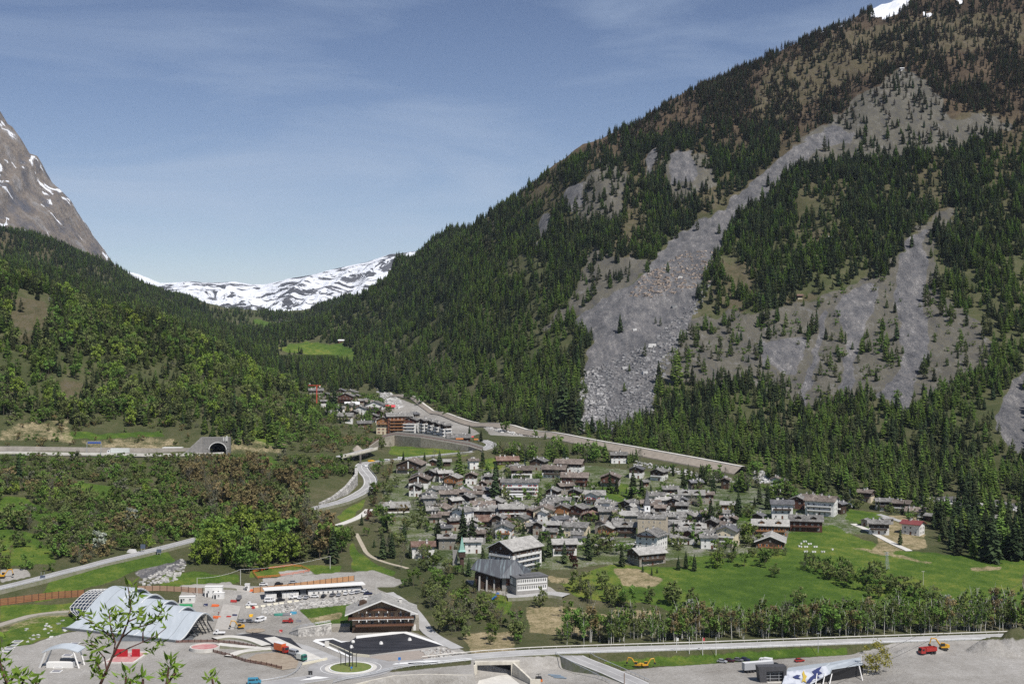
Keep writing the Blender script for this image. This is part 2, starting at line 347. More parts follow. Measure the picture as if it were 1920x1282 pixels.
SCRUB = [[(1290, 600), (1370, 588), (1460, 580), (1535, 566), (1590, 530), (1650, 525), (1690, 468), (1730, 415), (1790, 390), (1785, 425), (1752, 450), (1755, 540), (1830, 600), (1870, 680), (1800, 700), (1745, 765), (1600, 738), (1500, 765), (1400, 722), (1260, 722), (1240, 690)], [(1620, 170), (1690, 128), (1740, 155), (1790, 225), (1870, 210), (1905, 245), (1780, 282), (1650, 305), (1560, 305), (1470, 330), (1490, 270), (1560, 225)], [(1100, 470), (1190, 485), (1225, 480), (1190, 530), (1075, 600), (1010, 625), (1080, 550)], [(1130, 300), (1180, 330), (1160, 420), (1090, 420), (1080, 360)], [(1240, 300), (1330, 290), (1350, 350), (1260, 380)]]
STRAW = [[(1165, 328), (1205, 350), (1212, 405), (1205, 450), (1190, 485), (1160, 500), (1060, 592), (1005, 628), (1020, 605), (1090, 560), (1140, 482), (1158, 430), (1150, 375)],    # yellow open slopes
    [(1430, 135), (1560, 70), (1700, 30), (1920, 20), (1920, 90), (1700, 110), (1560, 170), (1470, 230), (1400, 240)], [(1270, 380), (1360, 330), (1400, 340), (1330, 400), (1290, 410)], [(1350, 480), (1420, 500), (1440, 560), (1370, 600), (1330, 560)],
    [(1440, 560), (1530, 540), (1540, 570), (1470, 590)], [(1500, 430), (1590, 430), (1590, 460), (1510, 470)], [(1280, 270), (1310, 275), (1300, 330), (1275, 330)], [(1750, 380), (1800, 385), (1780, 440), (1750, 430)],
    [(1640, 680), (1700, 700), (1690, 760), (1640, 745)], [(1800, 205), (1880, 205), (1870, 250), (1760, 270)], [(20, 560), (90, 560), (95, 600), (60, 650), (20, 640)], [(80, 700), (160, 720), (150, 760), (100, 740)], [(1100, 700), (1128, 720), (1120, 800), (1085, 800)]]
SNOW = [[(1632, 20), (1660, 0), (1720, -10), (1690, 22), (1660, 36), (1640, 34)], [(1530, 52), (1556, 46), (1545, 60), (1526, 62)], [(1568, 48), (1585, 42), (1576, 54)], [(1730, 24), (1748, 28), (1742, 34), (1728, 32)], [(1790, 0), (1806, 2), (1800, 8)]]
_wx = (fbm(GX / 14, GY / 22, 3, 31) - 0.5); _wy = (fbm(GX / 14, GY / 22, 3, 41) - 0.5)
def cover(polys, j=16.0):
    m = np.zeros(PX.shape)
    x = PX + _wx * j; y = PY + _wy * j
    vis = (PY <= cmin + 12)
    for p in polys:
        a = np.array(p); bx = (x > a[:, 0].min()) & (x < a[:, 0].max()) & (y > a[:, 1].min()) & (y < a[:, 1].max()) & vis & (GD > 430)
        if bx.any():
            idx = np.nonzero(bx); q = inpoly(x[idx], y[idx], p); m[idx[0][q], idx[1][q]] = 1
    return m
mG = cover(GRASS); mD = cover(DRY); mV = cover(GRAVEL, 3.0); mS = cover(SCREE, 22); mW = cover(STRAW, 26); mN = cover(SNOW, 10)
VIL = [[(745, 868), (1000, 862), (1250, 885), (1400, 905), (1600, 960), (1740, 1000), (1500, 1000), (1400, 1036), (1160, 1058), (1000, 1070), (880, 1080), (790, 1060), (700, 960)]]
mX = cover(SCRUB, 30)
def blur(A): B = A.copy(); B[1:-1, 1:-1] = (A[1:-1, 1:-1] * 4 + 2 * (A[:-2, 1:-1] + A[2:, 1:-1] + A[1:-1, :-2] + A[1:-1, 2:]) + A[:-2, :-2] + A[2:, 2:] + A[:-2, 2:] + A[2:, :-2]) / 16; return B
mG, mD, mS, mW, mX = [blur(blur(q_)) for q_ in (mG, mD, mS, mW, mX)]
mV = blur(mV)
mVil = cover(VIL, 10); mG = np.maximum(mG, mVil * 0.52); mT = mVil * 0.44 * (1 - (mG > .9)); mG = mG * (1 - mV); mW = mW * 0.60; mD = mD * np.where(PX < 600, 0.50, .8)

# ------------------------------------------------------------------ the ground sheet
def grid_mesh(name, X, Y, ZZ, attrs):
    nr, nc = X.shape; me = bpy.data.meshes.new(name)
    co = np.stack([X, Y, ZZ], -1).reshape(-1, 3).astype(np.float32)
    i = np.arange(nr * nc).reshape(nr, nc); q = np.stack([i[:-1, :-1], i[:-1, 1:], i[1:, 1:], i[1:, :-1]], -1).reshape(-1, 4).astype(np.int32)
    me.vertices.add(len(co)); me.vertices.foreach_set('co', co.ravel())
    me.loops.add(q.size); me.loops.foreach_set('vertex_index', q.ravel())
    me.polygons.add(len(q)); me.polygons.foreach_set('loop_start', np.arange(0, q.size, 4, dtype=np.int32))
    me.polygons.foreach_set('use_smooth', np.ones(len(q), bool))
    for nm, A in attrs.items():
        at_ = me.attributes.new(nm, 'FLOAT', 'POINT'); at_.data.foreach_set('value', A.ravel().astype(np.float32))
    me.update(); me.validate(); return me
def ground_material():
    m = bpy.data.materials.new('ground'); m.use_nodes = True; t = m.node_tree; L = t.links.new; b = t.nodes['Principled BSDF']
    b.inputs['Roughness'].default_value = 0.95; b.inputs['Specular IOR Level'].default_value = 0.12
    g = N(t, 'ShaderNodeNewGeometry')
    def noise(sc, det=5, rough=0.6, st=(1, 1, 1)):
        mpn = N(t, 'ShaderNodeMapping'); mpn.inputs['Scale'].default_value = st; L(g.outputs['Position'], mpn.inputs['Vector'])
        n = N(t, 'ShaderNodeTexNoise'); n.inputs['Scale'].default_value = sc; n.inputs['Detail'].default_value = det; n.inputs['Roughness'].default_value = rough
        L(mpn.outputs['Vector'], n.inputs['Vector']); return n.outputs['Fac']
    def ramp(fac, stops):
        r = N(t, 'ShaderNodeValToRGB'); e = r.color_ramp.elements
        while len(e) < len(stops): e.new(0.5)
        for k_, (p, c) in enumerate(stops): e[k_].position = p; e[k_].color = (*c, 1)
        L(fac, r.inputs['Fac']); return r.outputs['Color']
    big, mid, fine = noise(0.012), noise(0.09, 8, 0.75), noise(0.8, 6, 0.85)
    gul = noise(0.10, 9, 0.8, (1, 0.35, 0.35))
    def comb(a, b_, w):
        x = N(t, 'ShaderNodeMix'); x.inputs[0].default_value = w; L(a, x.inputs[2]); L(b_, x.inputs[3]); return x.outputs[0]
    bm = comb(big, mid, 0.5); mf = comb(mid, fine, 0.5)
    def mask(nm, w=0.7):
        a = N(t, 'ShaderNodeAttribute'); a.attribute_name = nm
        s = N(t, 'ShaderNodeMath', operation='SUBTRACT'); L(mf, s.inputs[0]); s.inputs[1].default_value = 0.5
        q = N(t, 'ShaderNodeMath', operation='MULTIPLY_ADD'); L(s.outputs[0], q.inputs[0]); q.inputs[1].default_value = w * 2; L(a.outputs['Fac'], q.inputs[2])
        r = N(t, 'ShaderNodeMapRange'); r.inputs['From Min'].default_value = 0.4; r.inputs['From Max'].default_value = 0.62; L(q.outputs[0], r.inputs['Value']); return r.outputs['Result']
    def over(base, col, fac):
        x = N(t, 'ShaderNodeMix', data_type='RGBA'); L(fac, x.inputs[0]); L(base, x.inputs[6]); L(col, x.inputs[7]); return x.outputs[2]
    forest = ramp(comb(bm, fine, 0.4), [(0.38, (0.035, 0.045, 0.018)), (0.47, (0.060, 0.070, 0.028)), (0.53, (0.085, 0.085, 0.042)), (0.62, (0.15, 0.13, 0.085))])
    # higher up the grass is still brown
    sx = N(t, 'ShaderNodeSeparateXYZ'); L(g.outputs['Position'], sx.inputs[0])
    hr = N(t, 'ShaderNodeMapRange'); hr.inputs['From Min'].default_value = 230; hr.inputs['From Max'].default_value = 480; L(sx.outputs['Z'], hr.inputs['Value'])
    alp = ramp(comb(bm, fine, 0.45), [(0.41, (0.035, 0.026, 0.018)), (0.5, (0.070, 0.050, 0.032)), (0.6, (0.13, 0.098, 0.062))])
    c = over(forest, alp, hr.outputs['Result'])
    straw = ramp(comb(gul, fine, 0.5), [(0.41, (0.042, 0.040, 0.022)), (0.47, (0.075, 0.066, 0.036)), (0.53, (0.115, 0.095, 0.055)), (0.59, (0.10, 0.09, 0.08))])
    c = over(c, straw, mask('straw', 0.8))
    scrub = ramp(comb(gul, fine, 0.5), [(0.38, (0.045, 0.044, 0.042)), (0.46, (0.095, 0.092, 0.088)), (0.52, (0.105, 0.095, 0.062)), (0.57, (0.155, 0.15, 0.145)), (0.63, (0.24, 0.235, 0.23))])
    c = over(c, scrub, mask('scrub', 0.9))
    scree = ramp(comb(gul, fine, 0.55), [(0.42, (0.042, 0.042, 0.044)), (0.46, (0.085, 0.085, 0.090)), (0.51, (0.125, 0.125, 0.130)), (0.545, (0.165, 0.148, 0.132)), (0.56, (0.185, 0.182, 0.182)), (0.60, (0.36, 0.35, 0.34))])
    c = over(c, scree, mask('scree', 0.55))
    wv = N(t, 'ShaderNodeTexWave'); wv.bands_direction = 'DIAGONAL'; wv.inputs['Scale'].default_value = 0.035; wv.inputs['Distortion'].default_value = 5; wv.inputs['Detail'].default_value = 4; wv.inputs['Detail Scale'].default_value = .6; L(g.outputs['Position'], wv.inputs['Vector'])
    grass = ramp(comb(comb(bm, fine, 0.35), wv.outputs['Fac'], 0.022), [(0.42, (0.038, 0.075, 0.012)), (0.48, (0.058, 0.105, 0.016)), (0.52, (0.088, 0.135, 0.022)), (0.58, (0.16, 0.175, 0.035))])
    c = over(c, grass, mask('grass', 0.35))
    town = ramp(comb(mid, fine, 0.5), [(0.4, (0.13, 0.125, 0.115)), (0.6, (0.26, 0.25, 0.23))])
    c = over(c, town, mask('town', 1.0))
    dry = ramp(comb(mid, fine, 0.5), [(0.40, (0.085, 0.095, 0.035)), (0.47, (0.19, 0.16, 0.085)), (0.53, (0.30, 0.245, 0.145)), (0.6, (0.40, 0.33, 0.21))])
    c = over(c, dry, mask('dry', 0.7))
    grav = ramp(comb(bm, fine, 0.4), [(0.40, (0.20, 0.185, 0.165)), (0.47, (0.275, 0.26, 0.235)), (0.53, (0.33, 0.315, 0.29)), (0.6, (0.41, 0.395, 0.37))])
    c = over(c, grav, mask('gravel', 0.12))
    snow = N(t, 'ShaderNodeRGB'); snow.outputs[0].default_value = (0.80, 0.82, 0.86, 1)
    c = over(c, snow.outputs[0], mask('snow', 0.5))
    L(c, b.inputs['Base Color'])
    bp = N(t, 'ShaderNodeBump'); bp.inputs['Strength'].default_value = 0.55; bp.inputs['Distance'].default_value = 2.2
    L(comb(comb(mid, gul, 0.5), fine, 0.4), bp.inputs['Height']); L(bp.outputs['Normal'], b.inputs['Normal'])
    return m
GM = ground_material()
gme = grid_mesh('ground', GX, GY, Z, dict(scrub=mX, town=mT, grass=mG, dry=mD, gravel=mV, scree=mS, straw=mW, snow=mN)); gme.materials.append(GM)
go = bpy.data.objects.new('ground', gme); SC.objects.link(go); struct(go)
# floor far below and beyond, so that nothing is open at the back
pl = MB(); pl.add([(-9500, -800, -60), (9500, -800, -60), (9500, 17500, -60), (-9500, 17500, -60)], [(0, 1, 2, 3)])
struct(pl.obj('valley_floor', mat('far_ground', (0.07, 0.075, 0.05))))

# ------------------------------------------------------------------ far mountains
def far_mtn(name, cols_px, sky_pts, D0, D1, nr, amp, foot, mt, seed, back=0.6):
    xs = np.array(cols_px); r = np.linspace(0, 1, nr)
    sx_, sy_ = zip(*sky_pts); zr = H + (HOR - np.interp(xs, sx_, sy_)) * D1 / F
    T, R = np.meshgrid((xs - CXP) / F, r); ridge = np.broadcast_to(zr, T.shape)
    prof = np.where(R < back, (R / back) ** 1.15, 1 - ((R - back) / (1 - back)) * 0.8)
    D = D0 + (D1 - D0) * R / back; X = T * D1
    ZZ = foot + (ridge - foot) * prof
    f = amp * np.minimum(1, 6 * np.abs(R - back) + 0.12) * np.clip(R * 4, 0, 1)
    ZZ = ZZ + (fbm(X / (D1 * 0.045), D / (D1 * 0.1), 6, seed, True) - 0.6) * f
    me = grid_mesh(name, X, D, ZZ, {}); me.materials.append(mt); o = bpy.data.objects.new(name, me); SC.objects.link(o); struct(o); return o
def rockmat(name, lo, hi, alp, snow_lo, snow_hi, sc, st=(1, 1, 1), slopey=0.0, bump=30):
    m = bpy.data.materials.new(name); m.use_nodes = True; t = m.node_tree; L = t.links.new; b = t.nodes['Principled BSDF']; b.inputs['Roughness'].default_value = 0.9
    b.inputs['Specular IOR Level'].default_value = 0.15
    g = N(t, 'ShaderNodeNewGeometry'); mpn = N(t, 'ShaderNodeMapping'); mpn.inputs['Scale'].default_value = st; L(g.outputs['Position'], mpn.inputs['Vector'])
    def nz(s_, d=8, r=0.65, dist=0.0):
        n = N(t, 'ShaderNodeTexNoise'); n.inputs['Scale'].default_value = s_; n.inputs['Detail'].default_value = d; n.inputs['Roughness'].default_value = r; n.inputs['Distortion'].default_value = dist
        L(mpn.outputs['Vector'], n.inputs['Vector']); return n.outputs['Fac']
    a, c2, s_ = nz(sc), nz(sc * 3.1), nz(sc * 0.8, 9, 0.62, 1.4)
    r = N(t, 'ShaderNodeValToRGB'); e = r.color_ramp.elements; e[0].position = 0.36; e[0].color = (*lo, 1); e[1].position = 0.66; e[1].color = (*hi, 1); x = e.new(0.52); x.color = (*alp, 1)
    L(a, r.inputs['Fac'])
    ml = N(t, 'ShaderNodeMix', data_type='RGBA'); ml.blend_type = 'MULTIPLY'; ml.inputs[0].default_value = 0.6; L(r.outputs['Color'], ml.inputs[6])
    r2 = N(t, 'ShaderNodeValToRGB'); r2.color_ramp.elements[0].position = 0.35; r2.color_ramp.elements[0].color = (0.4, 0.4, 0.42, 1); r2.color_ramp.elements[1].position = 0.6; r2.color_ramp.elements[1].color = (1, 1, 1, 1); L(c2, r2.inputs['Fac']); L(r2.outputs['Color'], ml.inputs[7])
    mr = N(t, 'ShaderNodeMapRange'); mr.inputs['From Min'].default_value = snow_lo; mr.inputs['From Max'].default_value = snow_hi
    if slopey:
        sn = N(t, 'ShaderNodeSeparateXYZ'); L(g.outputs['Normal'], sn.inputs[0]); q = N(t, 'ShaderNodeMath', operation='MULTIPLY_ADD'); L(sn.outputs['Z'], q.inputs[0]); q.inputs[1].default_value = slopey; L(s_, q.inputs[2]); L(q.outputs[0], mr.inputs['Value'])
    else: L(s_, mr.inputs['Value'])
    mx = N(t, 'ShaderNodeMix', data_type='RGBA'); L(mr.outputs['Result'], mx.inputs[0]); L(ml.outputs[2], mx.inputs[6]); mx.inputs[7].default_value = (0.84, 0.86, 0.90, 1)
    L(mx.outputs[2], b.inputs['Base Color'])
    bp = N(t, 'ShaderNodeBump'); bp.inputs['Strength'].default_value = 0.9; bp.inputs['Distance'].default_value = bump; L(c2, bp.inputs['Height']); L(bp.outputs['Normal'], b.inputs['Normal'])
    return m
far_mtn('rocky_mountain', np.linspace(-500, 420, 420), [(-500, -150), (-120, 60), (-60, 150), (0, 208), (14, 232), (22, 236), (40, 262), (55, 288), (70, 292), (85, 330), (110, 352), (130, 372), (145, 402), (165, 430), (188, 462), (215, 495), (300, 560), (420, 640)],
        5200, 7600, 260, 190, 120, rockmat('rock_face', (0.11, 0.11, 0.125), (0.29, 0.275, 0.265), (0.215, 0.175, 0.135), 0.605, 0.625, 0.0075, (1, 1, 0.55), 0.0, 45), 51)
far_mtn('snowy_mountain', np.linspace(180, 1000, 420), [(180, 500), (260, 515), (300, 530), (330, 529), (380, 530), (440, 527), (475, 534), (500, 533), (540, 522), (590, 514), (620, 506), (650, 500), (690, 490), (730, 476), (800, 470), (1000, 440)],
        10500, 15000, 220, 330, 150, rockmat('snow_field', (0.05, 0.048, 0.05), (0.13, 0.125, 0.13), (0.085, 0.08, 0.08), 0.462, 0.48, 0.0032, (1, 1, 1.6), 0.0, 60), 77)
# ------------------------------------------------------------------ trees
def leafmat(name, c, c2, rnd=0.28, trans=0.18): return mat(name, c, c2, rough=0.8, scale=3.0, rnd=rnd, spec=0.12, trans=trans, detail=2)
LM = dict(spruce=leafmat('spruce_needles', (0.032, 0.046, 0.020), (0.058, 0.078, 0.030), 0.5, 0.1),
          larch=leafmat('larch_needles', (0.145, 0.215, 0.045), (0.20, 0.275, 0.065), 0.3),
          larchdull=leafmat('larch_dull', (0.105, 0.125, 0.050), (0.15, 0.165, 0.075), 0.3),
          larchbrown=leafmat('larch_twigs', (0.105, 0.080, 0.050), (0.155, 0.120, 0.078), 0.3, 0.0),
          green=leafmat('leaf_green', (0.10, 0.165, 0.032), (0.15, 0.22, 0.050)),
          lime=leafmat('leaf_lime', (0.16, 0.225, 0.034), (0.22, 0.28, 0.052)),
          olive=leafmat('leaf_olive', (0.12, 0.15, 0.045), (0.17, 0.195, 0.070)),
          brown=leafmat('leaf_brown', (0.17, 0.135, 0.06), (0.23, 0.18, 0.09)),
          grey=leafmat('twig_grey', (0.105, 0.108, 0.068), (0.16, 0.158, 0.105), 0.2, 0.0),
          blossom=leafmat('blossom_white', (0.30, 0.34, 0.24), (0.55, 0.56, 0.50), 0.1),
          redleaf=leafmat('leaf_red', (0.06, 0.018, 0.016), (0.11, 0.03, 0.025)),
          blue=leafmat('needles_blue', (0.05, 0.075, 0.075), (0.09, 0.12, 0.12)))
BARK = mat('bark', (0.09, 0.07, 0.05), (0.16, 0.13, 0.10), scale=8, stretch=(1, 1, 0.2))
BIRCHBARK = mat('birch_bark', (0.55, 0.53, 0.48), (0.25, 0.24, 0.22), scale=10, lo=0.5, hi=0.7)
def _quad(v, f, c, d1, d2):
    n = len(v); v += [c - d1, c + d2, c + d1, c - d2]; f.append((n, n + 1, n + 2, n + 3))
def conifer(seed, R=0.17, tiers=17, per=8, droop=0.35, base=0.06, gaps=0.0):
    rg = random.Random(seed); v, f = [], []
    for i in range(tiers):
        q = i / (tiers - 1); h = base + (0.97 - base) * q ** 0.95
        rr = R * (1 - q) ** 0.8 * (1 + 0.05 * rg.random()) + 0.012
        if q < 0.12: rr *= 0.75
        for j in range(per if q < 0.75 else per - 2):
            if rg.random() < gaps: continue
            a = rg.random() * 6.283; r = rr * rg.uniform(0.65, 1.18); w = r * rg.uniform(0.26, 0.42) + 0.006
            dx, dy = math.cos(a), math.sin(a); dr = droop * r * rg.uniform(0.5, 1.5); hh = h + rg.uniform(-.02, .02)
            n = len(v)
            v += [Vector((0, 0, hh + 0.012)), Vector((dx * r * .6 - dy * w, dy * r * .6 + dx * w, hh - dr * .5)), Vector((dx * r, dy * r, hh - dr)), Vector((dx * r * .6 + dy * w, dy * r * .6 - dx * w, hh - dr * .5)), Vector((dx * r * .55, dy * r * .55, hh - dr * .3 - 0.045))]
            f += [(n, n + 1, n + 2), (n, n + 2, n + 3), (n, n + 2, n + 4)]
    n = len(v); v += [Vector((0.012, 0, .93)), Vector((-0.012, 0.01, .93)), Vector((0, -0.012, .93)), Vector((0, 0, 1.0))]; f += [(n, n + 1, n + 3), (n + 1, n + 2, n + 3), (n + 2, n, n + 3)]
    return v, f
def leafy(seed, lobes=15, per=30, rx=0.34, z0=0.22, z1=1.0, size=0.042, fill=0.9, narrow=0.0):
    rg = random.Random(seed); v, f = [], []
    zc, rz = (z0 + z1) / 2, (z1 - z0) / 2
    for i in range(lobes):
        while True:
            p = Vector((rg.uniform(-1, 1), rg.uniform(-1, 1), rg.uniform(-1, 1)))
            if 0.3 < p.length < 1.0: break
        q = 1 - narrow * max(0, p.z)
        c = Vector((p.x * rx * q, p.y * rx * q, zc + p.z * rz)); lr = rg.uniform(0.16, 0.44)
        for j in range(per):
            d = Vector((rg.gauss(0, 1), rg.gauss(0, 1), rg.gauss(0, 1))).normalized() * (rg.random() ** 0.4)
            k_ = c + Vector((d.x * lr * rx, d.y * lr * rx, d.z * lr * rz * 0.8)); s_ = size * rg.uniform(0.6, 1.4)
            e1 = Vector((rg.gauss(0, 1), rg.gauss(0, 1), rg.gauss(0, .7))).normalized(); e2 = e1.cross(Vector((rg.gauss(0, 1), rg.gauss(0, 1), rg.gauss(0, 1)))).normalized()
            _quad(v, f, k_, e1 * s_, e2 * s_ * 0.8)
    return v, f
def limbs(seed, h0=0.0, h1=0.7, r=0.014, n=6, spread=0.26, twigs=0, lean=0.02):
    rg = random.Random(seed); b = MB(); tx, ty = rg.uniform(-lean, lean), rg.uniform(-lean, lean)
    b.tube((0, 0, -0.03), (tx, ty, h1 * .55), r, r * .7, 5); b.tube((tx, ty, h1 * .55), (tx * 1.5, ty * 1.5, h1), r * .7, r * .2, 4)
    for i in range(n):
        q = rg.uniform(0.3, 0.9); a = rg.random() * 6.283; p = Vector((tx * q, ty * q, h1 * q)); e = p + Vector((math.cos(a) * spread * rg.uniform(.5, 1), math.sin(a) * spread * rg.uniform(.5, 1), rg.uniform(.12, .3)))
        b.tube(p, e, r * .5, r * .12, 3, cap=False)
        for k_ in range(twigs):
            s_ = p.lerp(e, rg.uniform(.3, 1)); b.tube(s_, s_ + Vector((rg.uniform(-.1, .1), rg.uniform(-.1, .1), rg.uniform(.04, .16))), r * .2, r * .06, 3, cap=False)
    return b
class Proto: pass
PR = {}      # kind -> list of variants
def proto(kind, key, crown, trunk, lm, bark=BARK):
    p = Proto(); p.key = key
    v, f = crown; c = MB(); c.add(v, f); p.crown = c.mesh(key + '_crown', lm)
    p.trunk = trunk.mesh(key + '_trunk', bark)
    w = MB(); w.add(v, f, 0); w.v += trunk.v; n = len(v); w.f += [tuple(i + n for i in q) for q in trunk.f]; w.m += [1] * len(trunk.f)
    p.whole = w.mesh(key + '_tree', [lm, bark]); PR.setdefault(kind, []).append(p)
def ctrunk(r=0.011): b = MB(); b.tube((0, 0, -0.04), (0, 0, 0.9), r, r * .2, 5); return b
for i in range(3): proto('spruce', f'spruce{i}', conifer(10 + i, 0.185 + 0.02 * i, 18, 10, 0.45, 0.04), ctrunk(), LM['spruce'])
for i in range(3): proto('larch', f'larch{i}', conifer(20 + i, 0.24 + 0.025 * i, 16, 9, 0.1, 0.08, 0.08), ctrunk(), LM['larch'])
for i in range(2): proto('larch', f'larch{3 + i}', conifer(30 + i, 0.23 + 0.02 * i, 15, 8, 0.1, 0.1, 0.15), ctrunk(), LM['larchdull'])
for i in range(2): proto('larch', f'larch{5 + i}', conifer(40 + i, 0.20 + 0.02 * i, 15, 8, 0.05, 0.12, 0.22), ctrunk(), LM['larchbrown'])
LIM = lambda s_, n=6: limbs(s_, n=n)
for i, c in enumerate(('green', 'green', 'lime', 'olive', 'olive', 'brown')): proto('broadleaf', f'leafy{i}', leafy(50 + i, 16, 30, 0.33 + 0.03 * (i % 2), 0.16 if c != 'lime' else 0.06), LIM(50 + i), LM[c])
for i, c in enumerate(('green', 'olive', 'brown')): proto('birch', f'birch{i}', leafy(70 + i, 14, 26, 0.19, 0.30, 1.0, 0.026, narrow=0.3), limbs(70 + i, h1=0.92, r=0.011, n=8, spread=0.12, lean=0.05), LM[c], BIRCHBARK)
for i in range(3): proto('bare', f'bare{i}', leafy(80 + i, 12, 30, 0.28, 0.2, 1.0, 0.016), limbs(80 + i, h1=0.85, r=0.012, n=12, spread=0.28, twigs=5, lean=0.06), LM[('grey', 'brown', 'olive')[i]], mat('twig_bark', (0.11, 0.105, 0.08), (0.18, 0.17, 0.135), scale=6))
for i, c in enumerate(('green', 'olive', 'grey', 'brown', 'lime', 'blossom')): proto('shrub', f'bush{i}', leafy(90 + i, 12, 28, 0.52, 0.02, 1.0, 0.06), limbs(90 + i, h1=0.6, r=0.02, n=5, spread=0.3), LM[c])
proto('shrub', 'bush6', leafy(96, 26, 60, .5, 0.0, 1.0, .024), limbs(96, h1=.6, r=.02, n=6, spread=.3), leafmat('leaf_yellowgreen', (0.20, 0.19, 0.03), (0.27, 0.25, 0.05)))
proto('spruce', 'spruce3', conifer(14, 0.17, 18, 9, 0.4, 0.03), ctrunk(), LM['blue'])
proto('spruce', 'spruce4', conifer(15, 0.25, 15, 10, 0.3, 0.02, 0.1), ctrunk(), LM['spruce']); proto('spruce', 'spruce5', conifer(16, 0.14, 20, 8, 0.5, 0.1, 0.1), ctrunk(), LM['spruce'])
proto('broadleaf', 'leafy6', leafy(56, 16, 32, 0.34, 0.12), LIM(56), LM['blossom'])
proto('broadleaf', 'leafy7', leafy(57, 16, 32, 0.36, 0.12), LIM(57), LM['redleaf'])

TREES = []     # dict(kind, var, x, D, h, region, label)
rg = np.random.default_rng(7)
def hidden(x, D, z, h):
    px = CXP + F * x / D; row_top = HOR + F * (H - z - h) / D
    return row_top > samp(cmin, x, D) + 1.0
def scatter(region, poly, dens, mix, hr, Dr=(560, 6500), avoid=(), seed=1, cl=0.0, skip=None):
    """dens per square metre (number or function of px, py, D); mix: list of (kind, variant, weight); region: phrase for labels"""
    r = np.random.default_rng(seed); a = np.array(poly, float)
    t0, t1 = (a[:, 0].min() - CXP) / F, (a[:, 0].max() - CXP) / F
    D0, D1 = Dr; dmax = dens if not callable(dens) else dens.mx
    n = int(dmax * 0.5 * (D1 ** 2 - D0 ** 2) * (t1 - t0)); n = min(n, 900000)
    t = r.uniform(t0, t1, n); D = np.sqrt(r.uniform(D0 ** 2, D1 ** 2, n)); x = t * D; z = samp(Z, x, D)
    px = CXP + F * t; py = HOR + F * (H - z) / D
    k_ = inpoly(px, py, poly) & (py <= samp(cmin, x, D) + 45)
    if callable(dens): k_ &= r.random(n) < dens(px, py, D) / dmax
    if cl: k_ &= fbm(x / 38, D / 38, 3, seed) > cl
    for m, p in avoid: k_ &= ~((samp(m, x, D) > 0.4) & (r.random(n) > p))
    x, D, z, px, py = x[k_], D[k_], z[k_], px[k_], py[k_]
    h = r.uniform(hr[0], hr[1], len(x)) * r.uniform(0.62, 1.22, len(x)) * np.where(D < 820, 1.2, np.where(D < 1250, 0.95, 1.05))
    w = np.array([m[2] for m in mix], float); w /= w.sum(); ch = r.choice(len(mix), len(x), p=w)
    hid = hidden(x, D, z, h)
    for i in np.nonzero(~hid)[0]:
        if skip is not None and skip(px[i], py[i]): continue
        kk, vv = mix[ch[i]][:2]
        if isinstance(vv, (tuple, list)): vv = vv[r.integers(len(vv))]
        TREES.append([kk, vv, x[i], D[i], z[i], h[i], region, None])
class DF:
    def __init__(s, f, mx): s.f = f; s.mx = mx
    def __call__(s, px, py, D): return s.f(px, py, D)
def place(kind, var, px, py, hpx, label=None):
    g_ = ground(px, py); TREES.append([kind, var, g_.x, g_.y, g_.z, hpx / scl(g_), None, label])
GRN, DUL, BRN, SP = (0, 1, 2), (3, 4), (5, 6), (0, 1, 2, 4, 5)
RM = [(560, 596), (640, 548), (730, 478), (900, 405), (1100, 285), (1300, 170), (1450, 95), (1560, 30), (1680, -60), (1990, -260), (1990, 1000), (1800, 975), (1700, 955), (1560, 925), (1400, 893), (1250, 858), (1100, 836), (1000, 815), (900, 795), (800, 752), (740, 738), (700, 735), (560, 722)]
def noise_at(px, py, sc, sd): return fbm(px / sc, py / sc, 3, sd)
def rmd(px, py, D):
    n = noise_at(px, py, 46, 3)
    d = 0.026 * (0.35 + 1.3 * sstep(n, 0.36, 0.56))
    d = d * np.where((py < 190) & (px > 1350), 0.9, 1) * np.where(py < 60, 0.6, 1)
    d = d * np.where((px > 1230) & (px < 1420) & (py > 580) & (py < 720), 0.45, 1)
    d = d * np.where(D > 2600, 0.75, 1)
    return d
def sel(f): return lambda px, py: not f(px, py)
# lower and middle right mountain: split by altitude so that the high larches are still brown
AV = ((mS, 0.006), (mW, 0.55), (mX, 0.15), (mN, 0.0), (mG, 0.0))
scatter('on the forested right mountainside', RM, DF(lambda a, b, c: rmd(a, b, c) * sstep(b, 215, 300) * (1 - sstep(noise_at(a, b, 60, 17) + (b - 520) / 2600, 0.46, 0.54)), 0.044), [('spruce', SP, 0.56), ('larch', DUL, .24), ('larch', GRN, .20)], (11, 20), (860, 5200), AV, 1)
scatter('on the forested right mountainside', RM, DF(lambda a, b, c: rmd(a, b, c) * sstep(b, 215, 300) * sstep(noise_at(a, b, 60, 17) + (b - 520) / 2600, 0.46, 0.54), 0.044), [('spruce', SP, 0.14), ('larch', GRN, .56), ('larch', DUL, .3)], (9.5, 17), (860, 5200), AV, 2)
scatter('high on the right mountain', RM, DF(lambda a, b, c: rmd(a, b, c) * (1 - sstep(b, 215, 300)) * 1.35, 0.056), [('spruce', SP, 0.24), ('larch', BRN, .56), ('larch', DUL, .2)], (7.5, 15), (1200, 5200), AV, 3)
# valley mouth and the slopes at the back left
FLP = [(-20, 425), (100, 452), (200, 482), (290, 535), (400, 582), (600, 592), (700, 600), (700, 735), (560, 735), (480, 690), (420, 660), (-20, 600)]
scatter('on the wooded slope behind the left hill', FLP, DF(lambda a, b, c: 0.013 * (0.4 + sstep(noise_at(a, b, 40, 5), .4, .55)), 0.019), [('spruce', SP, .33), ('larch', GRN, .37), ('larch', DUL, .3)], (12, 20), (1450, 6300), ((mG, 0), (mS, .1)), 4)
